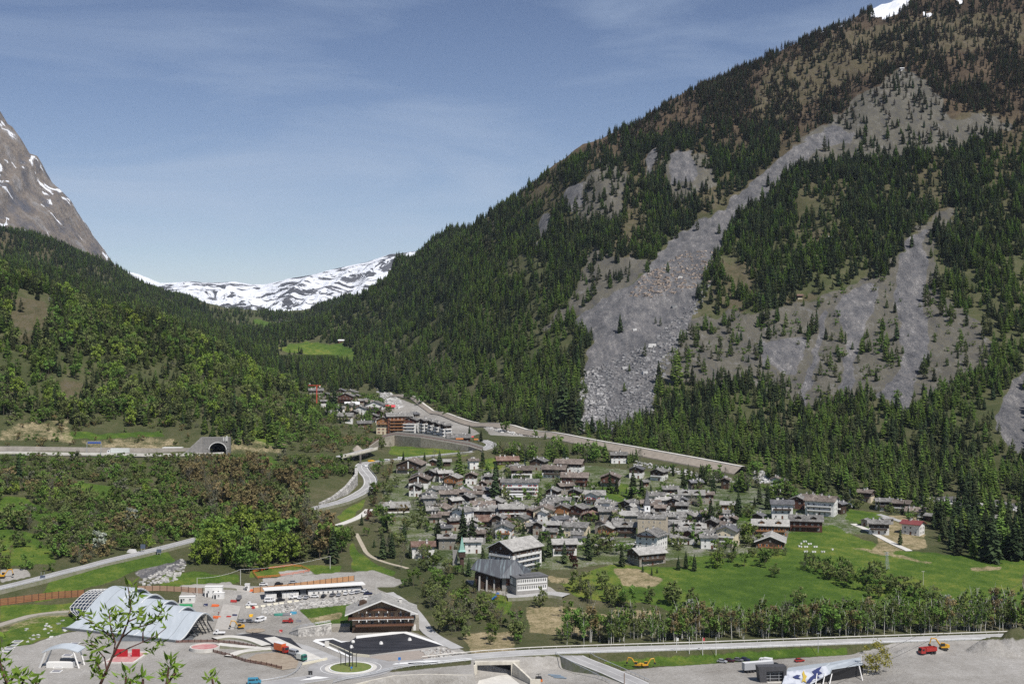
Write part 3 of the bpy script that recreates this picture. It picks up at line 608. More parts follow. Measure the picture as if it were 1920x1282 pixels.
# left hill
HILL = [(-20, 500), (100, 545), (200, 580), (300, 600), (400, 655), (500, 705), (560, 735), (640, 800), (620, 850), (430, 835), (380, 812), (330, 800), (100, 800), (-20, 790)]
scatter('on the wooded left hill', HILL, DF(lambda a, b, c: 0.019 * (0.4 + sstep(noise_at(a, b, 40, 8), .38, .52)) * np.where(b > 690, .9, 1) * (1 - .55 * sstep(a, 430, 520)), 0.027), [('larch', DUL, .36), ('larch', GRN, .24), ('spruce', SP, .16), ('broadleaf', (2,), .12), ('broadleaf', (0, 1), .17), ('broadleaf', (3, 4), .13)], (11, 18), (960, 1480), ((mW, .05),), 5)
scatter('on the wooded left hill', [(-20, 500), (100, 545), (200, 580), (300, 600), (400, 655), (440, 690), (300, 680), (150, 660), (-20, 660)], 0.010, [('larch', DUL, .4), ('larch', GRN, .2), ('spruce', SP, .4)], (13, 19), (960, 1480), ((mW, .05),), 35)
scatter('among the bushes on the left hill', HILL, DF(lambda a, b, c: 0.014 * sstep(b, 600, 760), 0.014), [('shrub', (0, 1), .55), ('shrub', (3,), .1), ('shrub', (2,), .1), ('broadleaf', (3, 4), .25)], (3, 7), (940, 1480), ((mW, .05), (mG, .05), (mD, .02)), 6)
LS = [(-20, 862), (430, 862), (640, 862), (700, 880), (640, 895), (580, 900), (575, 955), (590, 975), (380, 1005), (200, 1060), (60, 1090), (-20, 1100)]
scatter('on the brushy slope under the highway', LS, DF(lambda a, b, c: 0.036 * (1 - .8 * sstep(b, 1000 + (300 - a) * .18, 1040 + (300 - a) * .18)), 0.036), [('shrub', (0, 1), .42), ('shrub', (2,), .05), ('shrub', (3,), .05), ('shrub', (4,), .03), ('broadleaf', (3, 4), .18), ('broadleaf', (0, 1), .17), ('bare', (0, 1), .07)], (4, 9), (560, 960), ((mG, .04), (mS, 0), (mV, 0)), 7)
RB = [(340, 866), (470, 870), (560, 910), (600, 1000), (620, 1040), (540, 1000), (440, 970), (350, 940)]
scatter('in the russet grove on the slope under the tunnel', RB, 0.020, [('broadleaf', (5,), .50), ('bare', (1,), .22), ('bare', (0,), .1), ('broadleaf', (3, 4), .16), ('larch', BRN, .1)], (10, 16), (650, 960), ((mG, .1),), 8)
scatter('in the lime green grove above the construction site', [(375, 1010), (440, 1000), (540, 1010), (545, 1060), (470, 1075), (365, 1068)], 0.019, [('broadleaf', (2,), .66), ('broadleaf', (0, 1), .24), ('bare', (2,), .1)], (11, 19), (600, 800), (), 9)
scatter('in the thicket between the site and the village', [(545, 1000), (640, 985), (660, 1010), (655, 1060), (600, 1064), (545, 1050)], 0.02, [('broadleaf', (3, 4, 5), .5), ('bare', (0, 1), .2), ('spruce', SP, .15), ('broadleaf', (0,), .15)], (8, 15), (600, 880), (), 10)
scatter('in the thicket between the site and the village', [(690, 870), (740, 870), (760, 940), (800, 990), (800, 1010), (740, 1000), (690, 960), (700, 930)], 0.018, [('broadleaf', (0, 3, 4), .5), ('bare', (0, 1), .3), ('broadleaf', (5,), .2)], (6, 11), (640, 1100), ((mG, .3),), 11)
scatter('in the thicket between the site and the village', [(660, 985), (720, 975), (800, 1000), (860, 1040), (885, 1090), (870, 1110), (780, 1090), (740, 1060), (690, 1040)], 0.011, [('broadleaf', (0, 3, 4), .42), ('bare', (0, 1), .38), ('spruce', SP, .2)], (6, 12), (600, 900), ((mG, .15),), 12)
scatter('in the bushy belt beside the site entrance', [(745, 1100), (800, 1095), (880, 1100), (925, 1140), (985, 1190), (985, 1225), (890, 1222), (850, 1200), (812, 1178), (790, 1150)], 0.017, [('bare', (0, 1, 2), .42), ('broadleaf', (0, 3, 4), .33), ('shrub', (0, 1, 2), .25)], (5, 11), (560, 660), ((mD, .35),), 13)
scatter('in the scrub below the school', [(880, 1100), (930, 1120), (985, 1130), (985, 1180), (930, 1165), (880, 1140)], 0.012, [('bare', (0, 1), .6), ('birch', (0, 1), .4)], (8, 14), (560, 660), (), 14)
scatter('in the scrub along the lower meadow', [(1010, 1140), (1040, 1090), (1120, 1085), (1175, 1110), (1180, 1150), (1100, 1160), (1020, 1190)], 0.011, [('broadleaf', (0, 3, 4), .5), ('bare', (0, 2), .3), ('shrub', (0, 1), .2)], (5, 11), (590, 680), ((mD, .3),), 15)
scatter('in the scrub along the lower meadow', [(1210, 1150), (1220, 1105), (1300, 1120), (1300, 1160)], 0.012, [('broadleaf', (0, 3), .7), ('shrub', (5, 0), .3)], (6, 11), (590, 680), (), 16)
scatter('in the hedge crossing the meadow', [(1505, 1052), (1560, 1050), (1620, 1080), (1700, 1105), (1800, 1128), (1812, 1150), (1760, 1150), (1660, 1128), (1560, 1098), (1505, 1078)], 0.020, [('broadleaf', (0, 3, 4), .55), ('shrub', (0, 1), .35), ('bare', (0, 2), .1)], (5, 9.5), (560, 760), (), 17)
scatter('at the upper edge of the meadow', [(1340, 1030), (1400, 1020), (1470, 1010), (1480, 1040), (1440, 1075), (1400, 1075), (1345, 1060)], 0.012, [('broadleaf', (3, 4, 0), .6), ('bare', (0,), .3), ('shrub', (1,), .1)], (6, 10), (600, 800), (), 18)
scatter('in the gardens of the old village', [(760, 880), (900, 880), (1100, 900), (1300, 915), (1420, 960), (1400, 1020), (1180, 1040), (1000, 1060), (860, 1050), (790, 1000)], 0.0085, [('broadleaf', (0, 1, 3), .35), ('shrub', (0, 1), .3), ('spruce', SP, .2), ('bare', (0,), .15)], (4, 10), (660, 1100), (), 30)
scatter('in the bushes below the landslide', [(1100, 800), (1250, 800), (1400, 860), (1400, 890), (1250, 860), (1100, 835)], 0.012, [('broadleaf', (0, 1), .6), ('larch', GRN, .4)], (7, 11), (900, 1400), (), 31)
scatter('on the scrubby rocks between the gullies', [(1250, 590), (1700, 520), (1850, 620), (1860, 700), (1700, 770), (1500, 770), (1260, 730)], 0.006, [('shrub', (0, 1), .7), ('larch', GRN, .3)], (3, 7), (1000, 1600), ((mS, .1),), 32)
scatter('in the bushes around the hamlet bridge', [(540, 780), (700, 805), (700, 850), (640, 850), (570, 850)], 0.014, [('shrub', (0, 1, 3), .5), ('broadleaf', (0, 3), .35), ('bare', (0, 1), .15)], (4, 9), (900, 1300), (), 33)
scatter('on the bank above the highway', [(-20, 785), (380, 800), (380, 838), (-20, 838)], 0.006, [('shrub', (0, 1, 3), .7), ('broadleaf', (3, 5), .3)], (3, 7), (900, 1100), (), 36)
scatter('beside the lane behind the right houses', [(1560, 940), (1760, 950), (1800, 975), (1740, 985), (1580, 985)], 0.008, [('broadleaf', (0, 3), .5), ('spruce', SP, .3), ('shrub', (0, 1), .2)], (5, 11), (740, 1000), ((mG, .1), (mV, .1)), 37)
# birches along the far side of the main road
def belt(px, py, D):
    o = D - road_D(px); return np.where((o > 9) & (o < 30), 0.085, 0) * (0.35 + sstep(noise_at(px, D * 6, 30, 4), .4, .55)) * np.where(px < 1200, .7, 1)
scatter('in the birch row behind the main road', [(1040, 1100), (1960, 1080), (1960, 1240), (1040, 1240)], DF(belt, 0.12), [('birch', (0,), .34), ('birch', (1,), .34), ('birch', (2,), .2), ('broadleaf', (0, 3), .08), ('bare', (0,), .02)], (7.5, 13), (540, 640), (), 19)
scatter('in the dark spruce wood at the right edge', [(1745, 985), (1800, 975), (1960, 980), (1960, 1062), (1860, 1056), (1790, 1040), (1755, 1020)], 0.018, [('spruce', SP, .85), ('larch', GRN, .15)], (13, 19), (620, 960), (), 20)
scatter('in the wood behind the upper village', [(925, 850), (1000, 846), (1120, 848), (1250, 876), (1400, 905), (1480, 925), (1600, 945), (1590, 958), (1480, 945), (1400, 930), (1300, 905), (1200, 880), (1120, 872), (1000, 868), (930, 872)], 0.020, [('larch', GRN, .35), ('larch', DUL, .15), ('broadleaf', (0, 1), .25), ('spruce', SP, .15), ('bare', (0,), .1)], (9, 15), (780, 1250), (), 21)
scatter('among the trees in the upper village', [(1100, 895), (1300, 895), (1400, 915), (1480, 945), (1470, 985), (1400, 1000), (1330, 980), (1200, 930), (1110, 925)], 0.011, [('larch', GRN, .3), ('broadleaf', (0, 1), .3), ('spruce', SP, .3), ('bare', (0,), .1)], (7, 13), (740, 1000), ((mG, .1),), 22)
scatter('on the wooded flats right of the flood channel', [(1180, 842), (1420, 880), (1600, 910), (1700, 940), (1960, 960), (1960, 985), (1700, 960), (1560, 930), (1400, 893), (1180, 850)], 0.011, [('larch', GRN, .5), ('larch', DUL, .15), ('broadleaf', (0, 3), .2), ('spruce', SP, .15)], (9, 14), (800, 1300), ((mS, .2),), 23)
scatter('around the hamlet below the valley mouth', [(560, 725), (700, 735), (740, 780), (700, 800), (640, 800), (590, 780)], 0.0045, [('larch', GRN, .3), ('broadleaf', (0, 1, 3), .4), ('spruce', SP, .3)], (7, 13), (1100, 1900), (), 24)
scatter('under the long retaining wall', [(690, 826), (740, 838), (960, 850), (1000, 862), (900, 866), (800, 868), (690, 868)], 0.006, [('broadleaf', (0, 3, 4), .5), ('bare', (0, 1), .5)], (6, 12), (860, 1130), ((mG, .25),), 25)
scatter('along the far side of the flood channel', [(760, 738), (900, 790), (1000, 810), (1180, 838), (1180, 846), (1000, 820), (890, 800), (760, 752)], 0.011, [('broadleaf', (0, 1), .6), ('larch', GRN, .4)], (7, 12), (1050, 1900), ((mS, .1),), 26)
# single trees that can be picked out
for kd, va, px_, py_, hp, lb in [
    ('spruce', 1, 879, 1080, 38, 'dark spruce just right of the foot of the green spired tower'), ('spruce', 0, 822, 1024, 56, 'tall spruce between the roofs in the left of the old village'), ('spruce', 2, 885, 1030, 66, 'tall spruce behind the white house with two roof windows'),
    ('spruce', 1, 868, 1018, 70, 'tallest spruce standing behind the green spire'), ('spruce', 0, 928, 932, 66, 'big dark spruce at the left end of the long apartment row'), ('spruce', 1, 905, 875, 36, 'dark spruce above the road bend behind the village'),
    ('spruce', 2, 824, 880, 38, 'broad spruce beside the two huts below the upper road'), ('spruce', 0, 756, 868, 24, 'small spruce at the upper left road above the village'), ('spruce', 1, 796, 872, 26, 'small spruce right of the concrete portal above the village'),
    ('spruce', 0, 1103, 1050, 60, 'spruce in front of the pale gabled house at the village front'), ('spruce', 2, 1012, 1034, 42, 'spruce behind the large chalet with stone slab roof'), ('spruce', 1, 1058, 1056, 44, 'spruce in the garden right of the large slab roofed chalet'),
    ('spruce', 0, 1030, 1044, 50, 'spruce left of the slate house behind the large chalet'), ('spruce', 1, 1187, 934, 58, 'large dark spruce on the green above the church'), ('spruce', 2, 1203, 936, 42, 'smaller spruce right beside the large one above the church'),
    ('spruce', 0, 1143, 922, 40, 'spruce in front of the reddish house on the upper green'), ('spruce', 1, 1156, 925, 34, 'shorter spruce right of the reddish house on the upper green'), ('spruce', 0, 1333, 988, 58, 'dark spruce standing alone right of the village centre'),
    ('spruce', 1, 1424, 945, 42, 'spruce by the yellow shed at the upper right of the village'), ('spruce', 0, 1440, 955, 50, 'tall spruce left of the white house with slate roof'), ('spruce', 3, 1593, 950, 36, 'bluish spruce behind the right cluster of houses'),
    ('spruce', 3, 984, 882, 26, 'blue spruce beside the dark balcony house'), ('spruce', 0, 1286, 1066, 36, 'spruce right of the slate roofed house on the lawn'), ('spruce', 1, 1302, 1070, 34, 'spruce second from the slate roofed house on the lawn'), ('spruce', 2, 1272, 1068, 28, 'spruce nearest the slate roofed house on the lawn'),
    ('spruce', 0, 1222, 1078, 16, 'little spruce on the lawn in front of the slate roofed house'), ('spruce', 1, 1205, 1072, 16, 'little spruce left on the lawn in front of the slate roofed house'), ('spruce', 2, 1232, 1074, 12, 'smallest spruce on the lawn by the slate roofed house'),
    ('spruce', 1, 1166, 1062, 42, 'bushy spruce between the two pale roofed houses at the village front'), ('spruce', 2, 890, 1112, 30, 'young spruce beside the playground slide'), ('spruce', 1, 625, 1056, 72, 'tall thin spruce in the thicket beside the lower road'), ('spruce', 0, 700, 940, 14, 'small spruce by the curve of the lower road'),
    ('spruce', 0, 735, 1040, 44, 'spruce behind the brown roofed house left of the village'), ('spruce', 1, 718, 1048, 52, 'tall spruce left of the brown roofed house'), ('broadleaf', 7, 690, 976, 22, 'dark red leaved tree beside the pale service road'), ('broadleaf', 7, 1075, 1066, 30, 'dark red leaved tree right of the large chalet'),
    ('spruce', 0, 1688, 1022, 34, 'round dark tree in front of the red roofed house'), ('spruce', 2, 1452, 990, 22, 'small spruce behind the big hotel roof'), ('broadleaf', 2, 1403, 1018, 44, 'yellow green willow between the cream house and the hotel'), ('broadleaf', 0, 1325, 984, 30, 'green tree left of the lone dark spruce'),
    ('broadleaf', 1, 1300, 1000, 28, 'green tree among pale roofs right of the church'), ('broadleaf', 2, 1345, 1066, 36, 'yellow green tree at the top edge of the meadow'), ('broadleaf', 0, 1300, 1062, 22, 'low green tree at the top of the meadow'), ('broadleaf', 3, 1497, 1138, 40, 'round olive tree standing alone in the meadow'),
    ('broadleaf', 3, 1452, 1082, 28, 'small tree standing alone near the top of the meadow'), ('broadleaf', 6, 184, 1036, 44, 'white blossoming tree beside the lower road'), ('broadleaf', 6, 245, 985, 36, 'white blossoming tree in the middle of the brushy slope'), ('shrub', 0, 75, 1028, 16, 'round green shrub alone on the left grass slope'),
    ('broadleaf', 6, 1778, 1140, 28, 'white blossoming tree at the lower end of the meadow hedge'), ('broadleaf', 6, 1295, 1142, 22, 'white blossoming tree at the left edge of the meadow'), ('spruce', 0, 35, 905, 56, 'dark conifer on the slope under the highway at far left'), ('broadleaf', 1, 300, 945, 42, 'fresh green tree in the middle of the slope under the highway'),
    ('larch', 1, 1270, 720, 66, 'larch standing beside the landslide foot'), ('spruce', 0, 1298, 722, 40, 'dark spruce right beside the landslide foot'), ('spruce', 1, 1235, 718, 44, 'dark spruce at the right edge of the landslide'), ('spruce', 0, 1055, 800, 110, 'very tall dark spruce at the left foot of the landslide'),
    ('spruce', 2, 1072, 806, 84, 'tall dark spruce second at the left foot of the landslide'), ('spruce', 1, 1085, 815, 70, 'dark spruce nearest the scree at the landslide foot'), ('spruce', 1, 627, 765, 44, 'dark spruce beside the hamlet below the valley mouth'), ('spruce', 0, 880, 815, 20, 'small spruce right of the restaurant terrace'), ('spruce', 2, 902, 828, 24, 'small spruce at the road junction near the terrace'),
    ('broadleaf', 0, 690, 790, 18, 'green tree in the middle of the hamlet'), ('spruce', 2, 930, 900, 40, 'slender spruce among birches in the upper village'), ('larch', 1, 860, 900, 60, 'fresh green larch behind the small white houses'), ('larch', 2, 915, 905, 46, 'fresh green larch left of the big dark spruce'),
    ('broadleaf', 1, 880, 1140, 24, 'green shrub like tree beside the site path'), ('broadleaf', 0, 1160, 1040, 26, 'green tree in front of the wide wooden house'), ('broadleaf', 1, 1180, 1044, 26, 'green tree left of the small lawn by the white hotel'), ('broadleaf', 0, 1092, 960, 20, 'green tree under the pink shuttered house'),
    ('broadleaf', 2, 1010, 905, 22, 'yellowish tree right of the apartment row'), ('broadleaf', 0, 1030, 930, 28, 'green tree behind the dark slate house'), ('broadleaf', 1, 945, 955, 16, 'green bush by the pale roofed house'), ('broadleaf', 3, 820, 1060, 30, 'olive tree beside the path to the chapel'), ('broadleaf', 0, 1008, 1070, 20, 'light green tree at the corner of the large chalet'),
    ('shrub', 6, 1642, 1260, 60, 'big yellow green bush at the end of the angular building'), ('bare', 2, 1622, 1225, 22, 'thin leafless bush behind the angular building')]:
    place(kd, va, px_, py_, hp, lb)
# ------------------------------------------------------------------ houses
FOOT = []; ROADS = []
def tilemat(name, c1, c2, c3, sc=1.6):
    m = bpy.data.materials.new(name); m.use_nodes = True; t = m.node_tree; L = t.links.new; b = t.nodes['Principled BSDF']; b.inputs['Roughness'].default_value = 0.8; b.inputs['Specular IOR Level'].default_value = 0.25
    tcn = N(t, 'ShaderNodeTexCoord'); vo = N(t, 'ShaderNodeTexVoronoi'); vo.inputs['Scale'].default_value = sc; L(tcn.outputs['Object'], vo.inputs['Vector'])
    nz = N(t, 'ShaderNodeTexNoise'); nz.inputs['Scale'].default_value = 0.35; nz.inputs['Detail'].default_value = 4; L(tcn.outputs['Object'], nz.inputs['Vector'])
    r = N(t, 'ShaderNodeValToRGB'); e = r.color_ramp.elements; e[0].position = 0.1; e[0].color = (*c1, 1); e[1].position = 0.9; e[1].color = (*c3, 1); x = e.new(0.5); x.color = (*c2, 1)
    sx = N(t, 'ShaderNodeSeparateColor'); L(vo.outputs['Color'], sx.inputs[0])
    mx = N(t, 'ShaderNodeMix'); mx.inputs[0].default_value = 0.45; L(sx.outputs[0], mx.inputs[2]); mr = N(t, 'ShaderNodeMapRange'); mr.inputs['From Min'].default_value = .35; mr.inputs['From Max'].default_value = .65; L(nz.outputs['Fac'], mr.inputs['Value']); L(mr.outputs['Result'], mx.inputs[3])
    L(mx.outputs[0], r.inputs['Fac'])
    hs = N(t, 'ShaderNodeHueSaturation'); oi = N(t, 'ShaderNodeObjectInfo'); r2 = N(t, 'ShaderNodeMapRange'); r2.inputs['To Min'].default_value = 0.78; r2.inputs['To Max'].default_value = 1.2; L(oi.outputs['Random'], r2.inputs['Value']); L(r2.outputs['Result'], hs.inputs['Value']); L(r.outputs['Color'], hs.inputs['Color']); L(hs.outputs['Color'], b.inputs['Base Color'])
    bp = N(t, 'ShaderNodeBump'); bp.inputs['Strength'].default_value = 0.5; bp.inputs['Distance'].default_value = 0.08; L(sx.outputs[0], bp.inputs['Height']); L(bp.outputs['Normal'], b.inputs['Normal'])
    MAT[name] = m; return m
ROOF = dict(slate=tilemat('slate_slabs', (0.085, 0.082, 0.077), (0.155, 0.15, 0.14), (0.26, 0.25, 0.235)), pale=tilemat('pale_slabs', (0.21, 0.205, 0.19), (0.29, 0.28, 0.262), (0.38, 0.37, 0.345)),
            brown=tilemat('brown_slabs', (0.085, 0.070, 0.06), (0.145, 0.118, 0.10), (0.24, 0.205, 0.175)), dark=tilemat('dark_slates', (0.075, 0.075, 0.08), (0.115, 0.115, 0.12), (0.17, 0.17, 0.175)),
            rust=tilemat('rusty_tiles', (0.11, 0.06, 0.045), (0.17, 0.105, 0.08), (0.25, 0.18, 0.145)), red=mat('red_metal_roof', (0.17, 0.045, 0.045), (0.21, 0.06, 0.055), 0.5, 0.6), white=mat('white_metal_roof', (0.66, 0.66, 0.65), (0.74, 0.74, 0.73), 0.5, 0.8),
            pink=mat('red_tarp_roof', (0.50, 0.06, 0.07), (0.58, 0.09, 0.10), 0.6, 0.8))
WALL = dict(white=mat('white_plaster', (0.74, 0.73, 0.70), (0.62, 0.61, 0.58), 0.9, 0.35, rnd=0.05), cream=mat('cream_plaster', (0.66, 0.58, 0.42), (0.58, 0.50, 0.36), 0.9, 0.4, rnd=0.06), stone=mat('rubble_stone', (0.36, 0.325, 0.27), (0.18, 0.165, 0.145), 0.95, 2.6, rnd=0.12, bump=0.3),
            grey=mat('grey_render', (0.33, 0.32, 0.30), (0.26, 0.25, 0.235), 0.9, 0.5, rnd=0.08), dark=mat('dark_timber', (0.045, 0.028, 0.020), (0.075, 0.045, 0.03), 0.8, 1.2, stretch=(1, 1, 6), rnd=0.15), redw=mat('red_brown_timber', (0.075, 0.030, 0.022), (0.11, 0.045, 0.03), 0.8, 1.2, stretch=(1, 1, 6), rnd=0.12),
            orange=mat('orange_timber', (0.24, 0.105, 0.045), (0.32, 0.15, 0.065), 0.75, 1.2, stretch=(1, 1, 6), rnd=0.1), pinkw=mat('pinkish_plaster', (0.62, 0.42, 0.38), (0.55, 0.36, 0.33), 0.9, 0.5))
GLASS = mat('window_glass', (0.02, 0.024, 0.03), rough=0.15, spec=0.6)
TRIM = mat('trim_white', (0.70, 0.69, 0.66), rough=0.7); CHIM = mat('chimney_plaster', (0.66, 0.64, 0.60), (0.5, 0.48, 0.45), 0.9, 1.0)
SHUT = dict(red=mat('red_shutters', (0.45, 0.045, 0.05), rough=0.7), orange=mat('orange_shutters', (0.42, 0.15, 0.04), rough=0.7), brown=mat('brown_shutters', (0.13, 0.06, 0.035), rough=0.7))
_wm = {}
def window_mesh(w, h, sh):
    k_ = (round(w, 1), round(h, 1), sh)
    if k_ not in _wm:
        b = MB(); b.box(-w / 2, w / 2, -0.05, 0.0, 0, h, 1); b.box(-w / 2 + .08, w / 2 - .08, -0.075, -0.05, .08, h - .08, 0); b.box(-.03, .03, -.09, -.075, .08, h - .08, 1)
        if sh:
            for s_ in (-1, 1): b.box(s_ * (w / 2 + .3) - .28, s_ * (w / 2 + .3) + .28, -.1, -.04, 0, h, 2)
        b.box(-w / 2 - .1, w / 2 + .1, -.16, -0.0, -.08, -.01, 1)
        _wm[k_] = b.mesh('window', [GLASS, TRIM] + ([SHUT[sh]] if sh else []))
    return _wm[k_]
def put(name, me, parent, M):
    o = bpy.data.objects.new(name, me); SC.objects.link(o); o.parent = parent; o.matrix_local = M; return o
def facade(parent, c, ang, width, zb, storeys, sh=None, wmul=1.0, ww=1.0, wh=1.25, skip=(), step=3.0, wz=0.95, door=False, rr=None):
    """windows along a wall: c = wall centre (x,y), ang = direction the outward normal is turned from -Y"""
    n = max(1, int((width - 1.2) / step)); rr = rr or random
    for s_ in range(storeys):
        if s_ in skip: continue
        for i in range(n):
            u = (i - (n - 1) / 2) * (width - 1.0) / n
            M = Matrix.Translation((c[0], c[1], 0)) @ Matrix.Rotation(ang, 4, 'Z') @ Matrix.Translation((u, 0, zb + s_ * 2.8 + wz))
            if door and s_ == 0 and i == n // 2:
                d = MB(); d.box(-.55, .55, -.07, 0, 0, 2.1); put('door', d.mesh('door', SHUT['brown']), parent, M @ Matrix.Translation((0, 0, -wz))); continue
            if rr.random() < 0.12: continue
            put('window', window_mesh(ww * rr.choice((1, 1, 1.3)), wh, sh), parent, M)
def balcony(parent, c, ang, w, z, rail, depth=1.3, hgt=1.0, side=0.0):
    b = MB(); b.box(-w / 2, w / 2, -depth, -0.02, z - .16, z, 1)
    b.box(-w / 2, w / 2, -depth, -depth + .08, z + hgt - .1, z + hgt, 0); b.box(-w / 2, w / 2, -depth, -depth + .06, z + .12, z + hgt - .18, 0)
    for s_ in (-1, 1): b.box(s_ * w / 2 - .04, s_ * w / 2 + .04, -depth, -0.02, z, z + hgt, 0)
    M = Matrix.Translation((c[0], c[1], 0)) @ Matrix.Rotation(ang, 4, 'Z')
    return put('balcony', b.mesh('balcony', [rail, WALL['dark']]), parent, M)
NH = 0
def house(px, py, fw, rot, n, roof, wall, upper, opts, label, name='chalet', ratio=None, pitch=24, cat='house', pos=None, eave=None, L=None, Wd=None, over=1.1):
    global NH; NH += 1; rr = random.Random(NH * 13 + 5)
    g_ = pos or ground(px, py); s_ = scl(g_); R_ = math.radians(rot); view = math.atan2(g_.x, g_.y)      # view: azimuth of the house from the camera
    rot_w = R_ - view                      # rot is relative to the line of sight, as it appears
    size = fw * 1.1 / s_
    gab = abs(math.cos(R_)) < 0.72
    if L is None:
        if gab: Wd = max(5, size - 2 * over); L = (ratio or 1.15) * Wd if size < 26 else Wd * .8
        else: L = max(5, size - 2 * over * .8); Wd = (ratio or 0.72) * L; Wd = min(max(Wd, 6), 13)
        if abs(math.sin(2 * R_)) > 0.5: L *= .8; Wd *= .8
    he = eave or (0.9 + 2.9 * n); hd = max(L, Wd) / 2 * 0.85
    # push back so that the near corner stands on the picked point
    d_ = Vector((g_.x, g_.y, 0)).normalized(); c = Vector((g_.x, g_.y, 0)) + d_ * (Wd / 2 * abs(math.cos(R_)) + L / 2 * abs(math.sin(R_)))
    zs = [zat(c.x + a_, c.y + b_) for a_ in (-L / 3, L / 3) for b_ in (-L / 3, L / 3)]
    zb = min(g_.z, min(zs) + 1.0); zb = max(zb, min(zs) - 0.3)
    o = empty(name, (c.x, c.y, zb), rot_w, label, cat); FOOT.append((c.x, c.y, (L + Wd) / 4 + 1))
    rise = Wd / 2 * math.tan(math.radians(pitch)); wm = WALL[wall]; um = WALL[upper] if upper else None
    hs = he - 2.75 if um else he        # top of the lower wall
    x, y = L / 2, Wd / 2; b = MB(); b.prism([(-x, -y), (x, -y), (x, y), (-x, y)], -5, hs)
    if um:
        b.obj('lower_wall', wm, o)
        b = MB()
    prof = [(-y, hs), (y, hs), (y, he), (0, he + rise), (-y, he)] if um else [(-y, hs), (y, hs), (0, hs + rise)]
    if um: q = MB(); q.extr(prof, -x - .04, x + .04, 'x'); q.v = [(a_, b_ * 1.004, c_) for a_, b_, c_ in q.v]; q.obj('upper_wall', um, o)
    else: b.extr(prof, -x, x, 'x'); b.obj('wall', wm, o)
    # roof
    th = .32; ov = over; tn = math.tan(math.radians(pitch)); rf = MB(); gx = x + ov
    for sg in (-1, 1):
        y0, y1 = 0, sg * (y + ov); za, zb_ = he + rise + .03, he + rise + .03 - (y + ov) * tn
        pr_ = [(y0, za), (y1, zb_), (y1, zb_ + th), (y0, za + th)] if sg > 0 else [(y0, za + th), (y1, zb_ + th), (y1, zb_), (y0, za)]
        rf.extr(pr_, -gx, gx, 'x')
    rfo = rf.obj('roof', ROOF[roof], o)
    if 'e' in opts:      # pale barge boards
        q = MB()
        for sg in (-1, 1):
            for sx_ in (-1, 1):
                za, zb_ = he + rise + .1, he + rise + .1 - (y + ov) * tn; pr_ = [(0, za - .15), (sg * (y + ov), zb_ - .15), (sg * (y + ov), zb_ + .3), (0, za + .3)]
                q.extr(pr_ if sg > 0 else pr_[::-1], sx_ * (gx + .02), sx_ * (gx + .12), 'x')
        q.obj('barge_board', TRIM, o)
    for k_ in range(3 if 'C' in opts or L > 15 else (0 if 'n' in opts else 2)):
        cx_, cy_ = rr.uniform(-.35, .35) * L, rr.uniform(-.28, .28) * Wd; zt = he + rise - abs(cy_) * tn
        q = MB(); q.box(cx_ - .45, cx_ + .45, cy_ - .35, cy_ + .35, zt - .5, zt + 1.5, 0); q.box(cx_ - .6, cx_ + .6, cy_ - .5, cy_ + .5, zt + 1.75, zt + 1.87, 1); q.box(cx_ - .35, cx_ + .35, cy_ - .25, cy_ + .25, zt + 1.5, zt + 1.75, 0)
        q.obj('chimney', [CHIM, ROOF['dark']], rfo)
    if 'd' in opts:      # dormers on the front slope
        for dx in ([-L * .24, L * .24] if L > 13 else [0]):
            q = MB(); zc = he + rise * .25; q.extr([(dx - 1.3, zc), (dx + 1.3, zc), (dx + 1.3, zc + 1.2), (dx, zc + 1.9), (dx - 1.3, zc + 1.2)], -y * .8, -y * .15, 'y', 0)
            dm = q.obj('dormer', [WALL['orange'] if 'o' in opts else WALL['dark']], rfo)
            q = MB()
            for sg in (-1, 1): pr_ = [(dx, zc + 1.95), (dx + sg * 1.9, zc + .95), (dx + sg * 1.9, zc + 1.12), (dx, zc + 2.12)]; q.extr(pr_ if sg < 0 else pr_[::-1], -y * .9, -y * .1, 'y', 0)
            put('dormer_roof', q.mesh('dormer_roof', ROOF[roof]), rfo, Matrix.Identity(4))
    if 'k' in opts:      # skylights
        for dx in (-L * .15, L * .15):
            q = MB(); y0 = -y * .55; z0 = he + rise + y0 * tn + th + .05; q.extr([(y0, z0), (y0, z0 + .08), (y0 + 1.2, z0 + 1.2 * tn + .08), (y0 + 1.2, z0 + 1.2 * tn)], dx - .5, dx + .5, 'x'); put('skylight', q.mesh('skylight', GLASS), rfo, Matrix.Identity(4))
    sh = 'red' if 'r' in opts else ('orange' if 'o' in opts else ('brown' if 'v' in opts else None))
    # faces that can be seen from the road side of the valley
    for ang, cx_, cy_, wd, isg in ((0, 0, -y, L, False), (math.pi / 2, x, 0, Wd, True), (-math.pi / 2, -x, 0, Wd, True), (math.pi, 0, y, L, False)):
        na = ang + R_; fac = math.cos(na)              # 1 when the face looks at the viewer
        if fac < -0.3: continue
        nst = n; off = 0.06 if um else 0.02
        cxx, cyy = cx_ + math.sin(ang) * off, cy_ - math.cos(ang) * off
        if 'x' in opts: continue
        facade(o, (cxx, cyy), ang, wd, 0.1, nst, sh, rr=rr, door=(fac > .7), skip=())
        if isg and rise > 1.6 and fac > .2: put('window', window_mesh(.9, .9, None), o, Matrix.Translation((cxx, cyy, 0)) @ Matrix.Rotation(ang, 4, 'Z') @ Matrix.Translation((0, 0, he + .1)))
        if fac > .6 and ('b' in opts or 'B' in opts):
            rl = WALL['orange'] if 'o' in opts else (WALL['redw'] if 'R' in opts else (TRIM if 'w' in opts else WALL['dark']))
            for lv in (range(1, n) if 'B' in opts else [n - 1]): balcony(o, (cxx, cyy), ang, wd * .82, .3 + 2.75 * lv, rl)
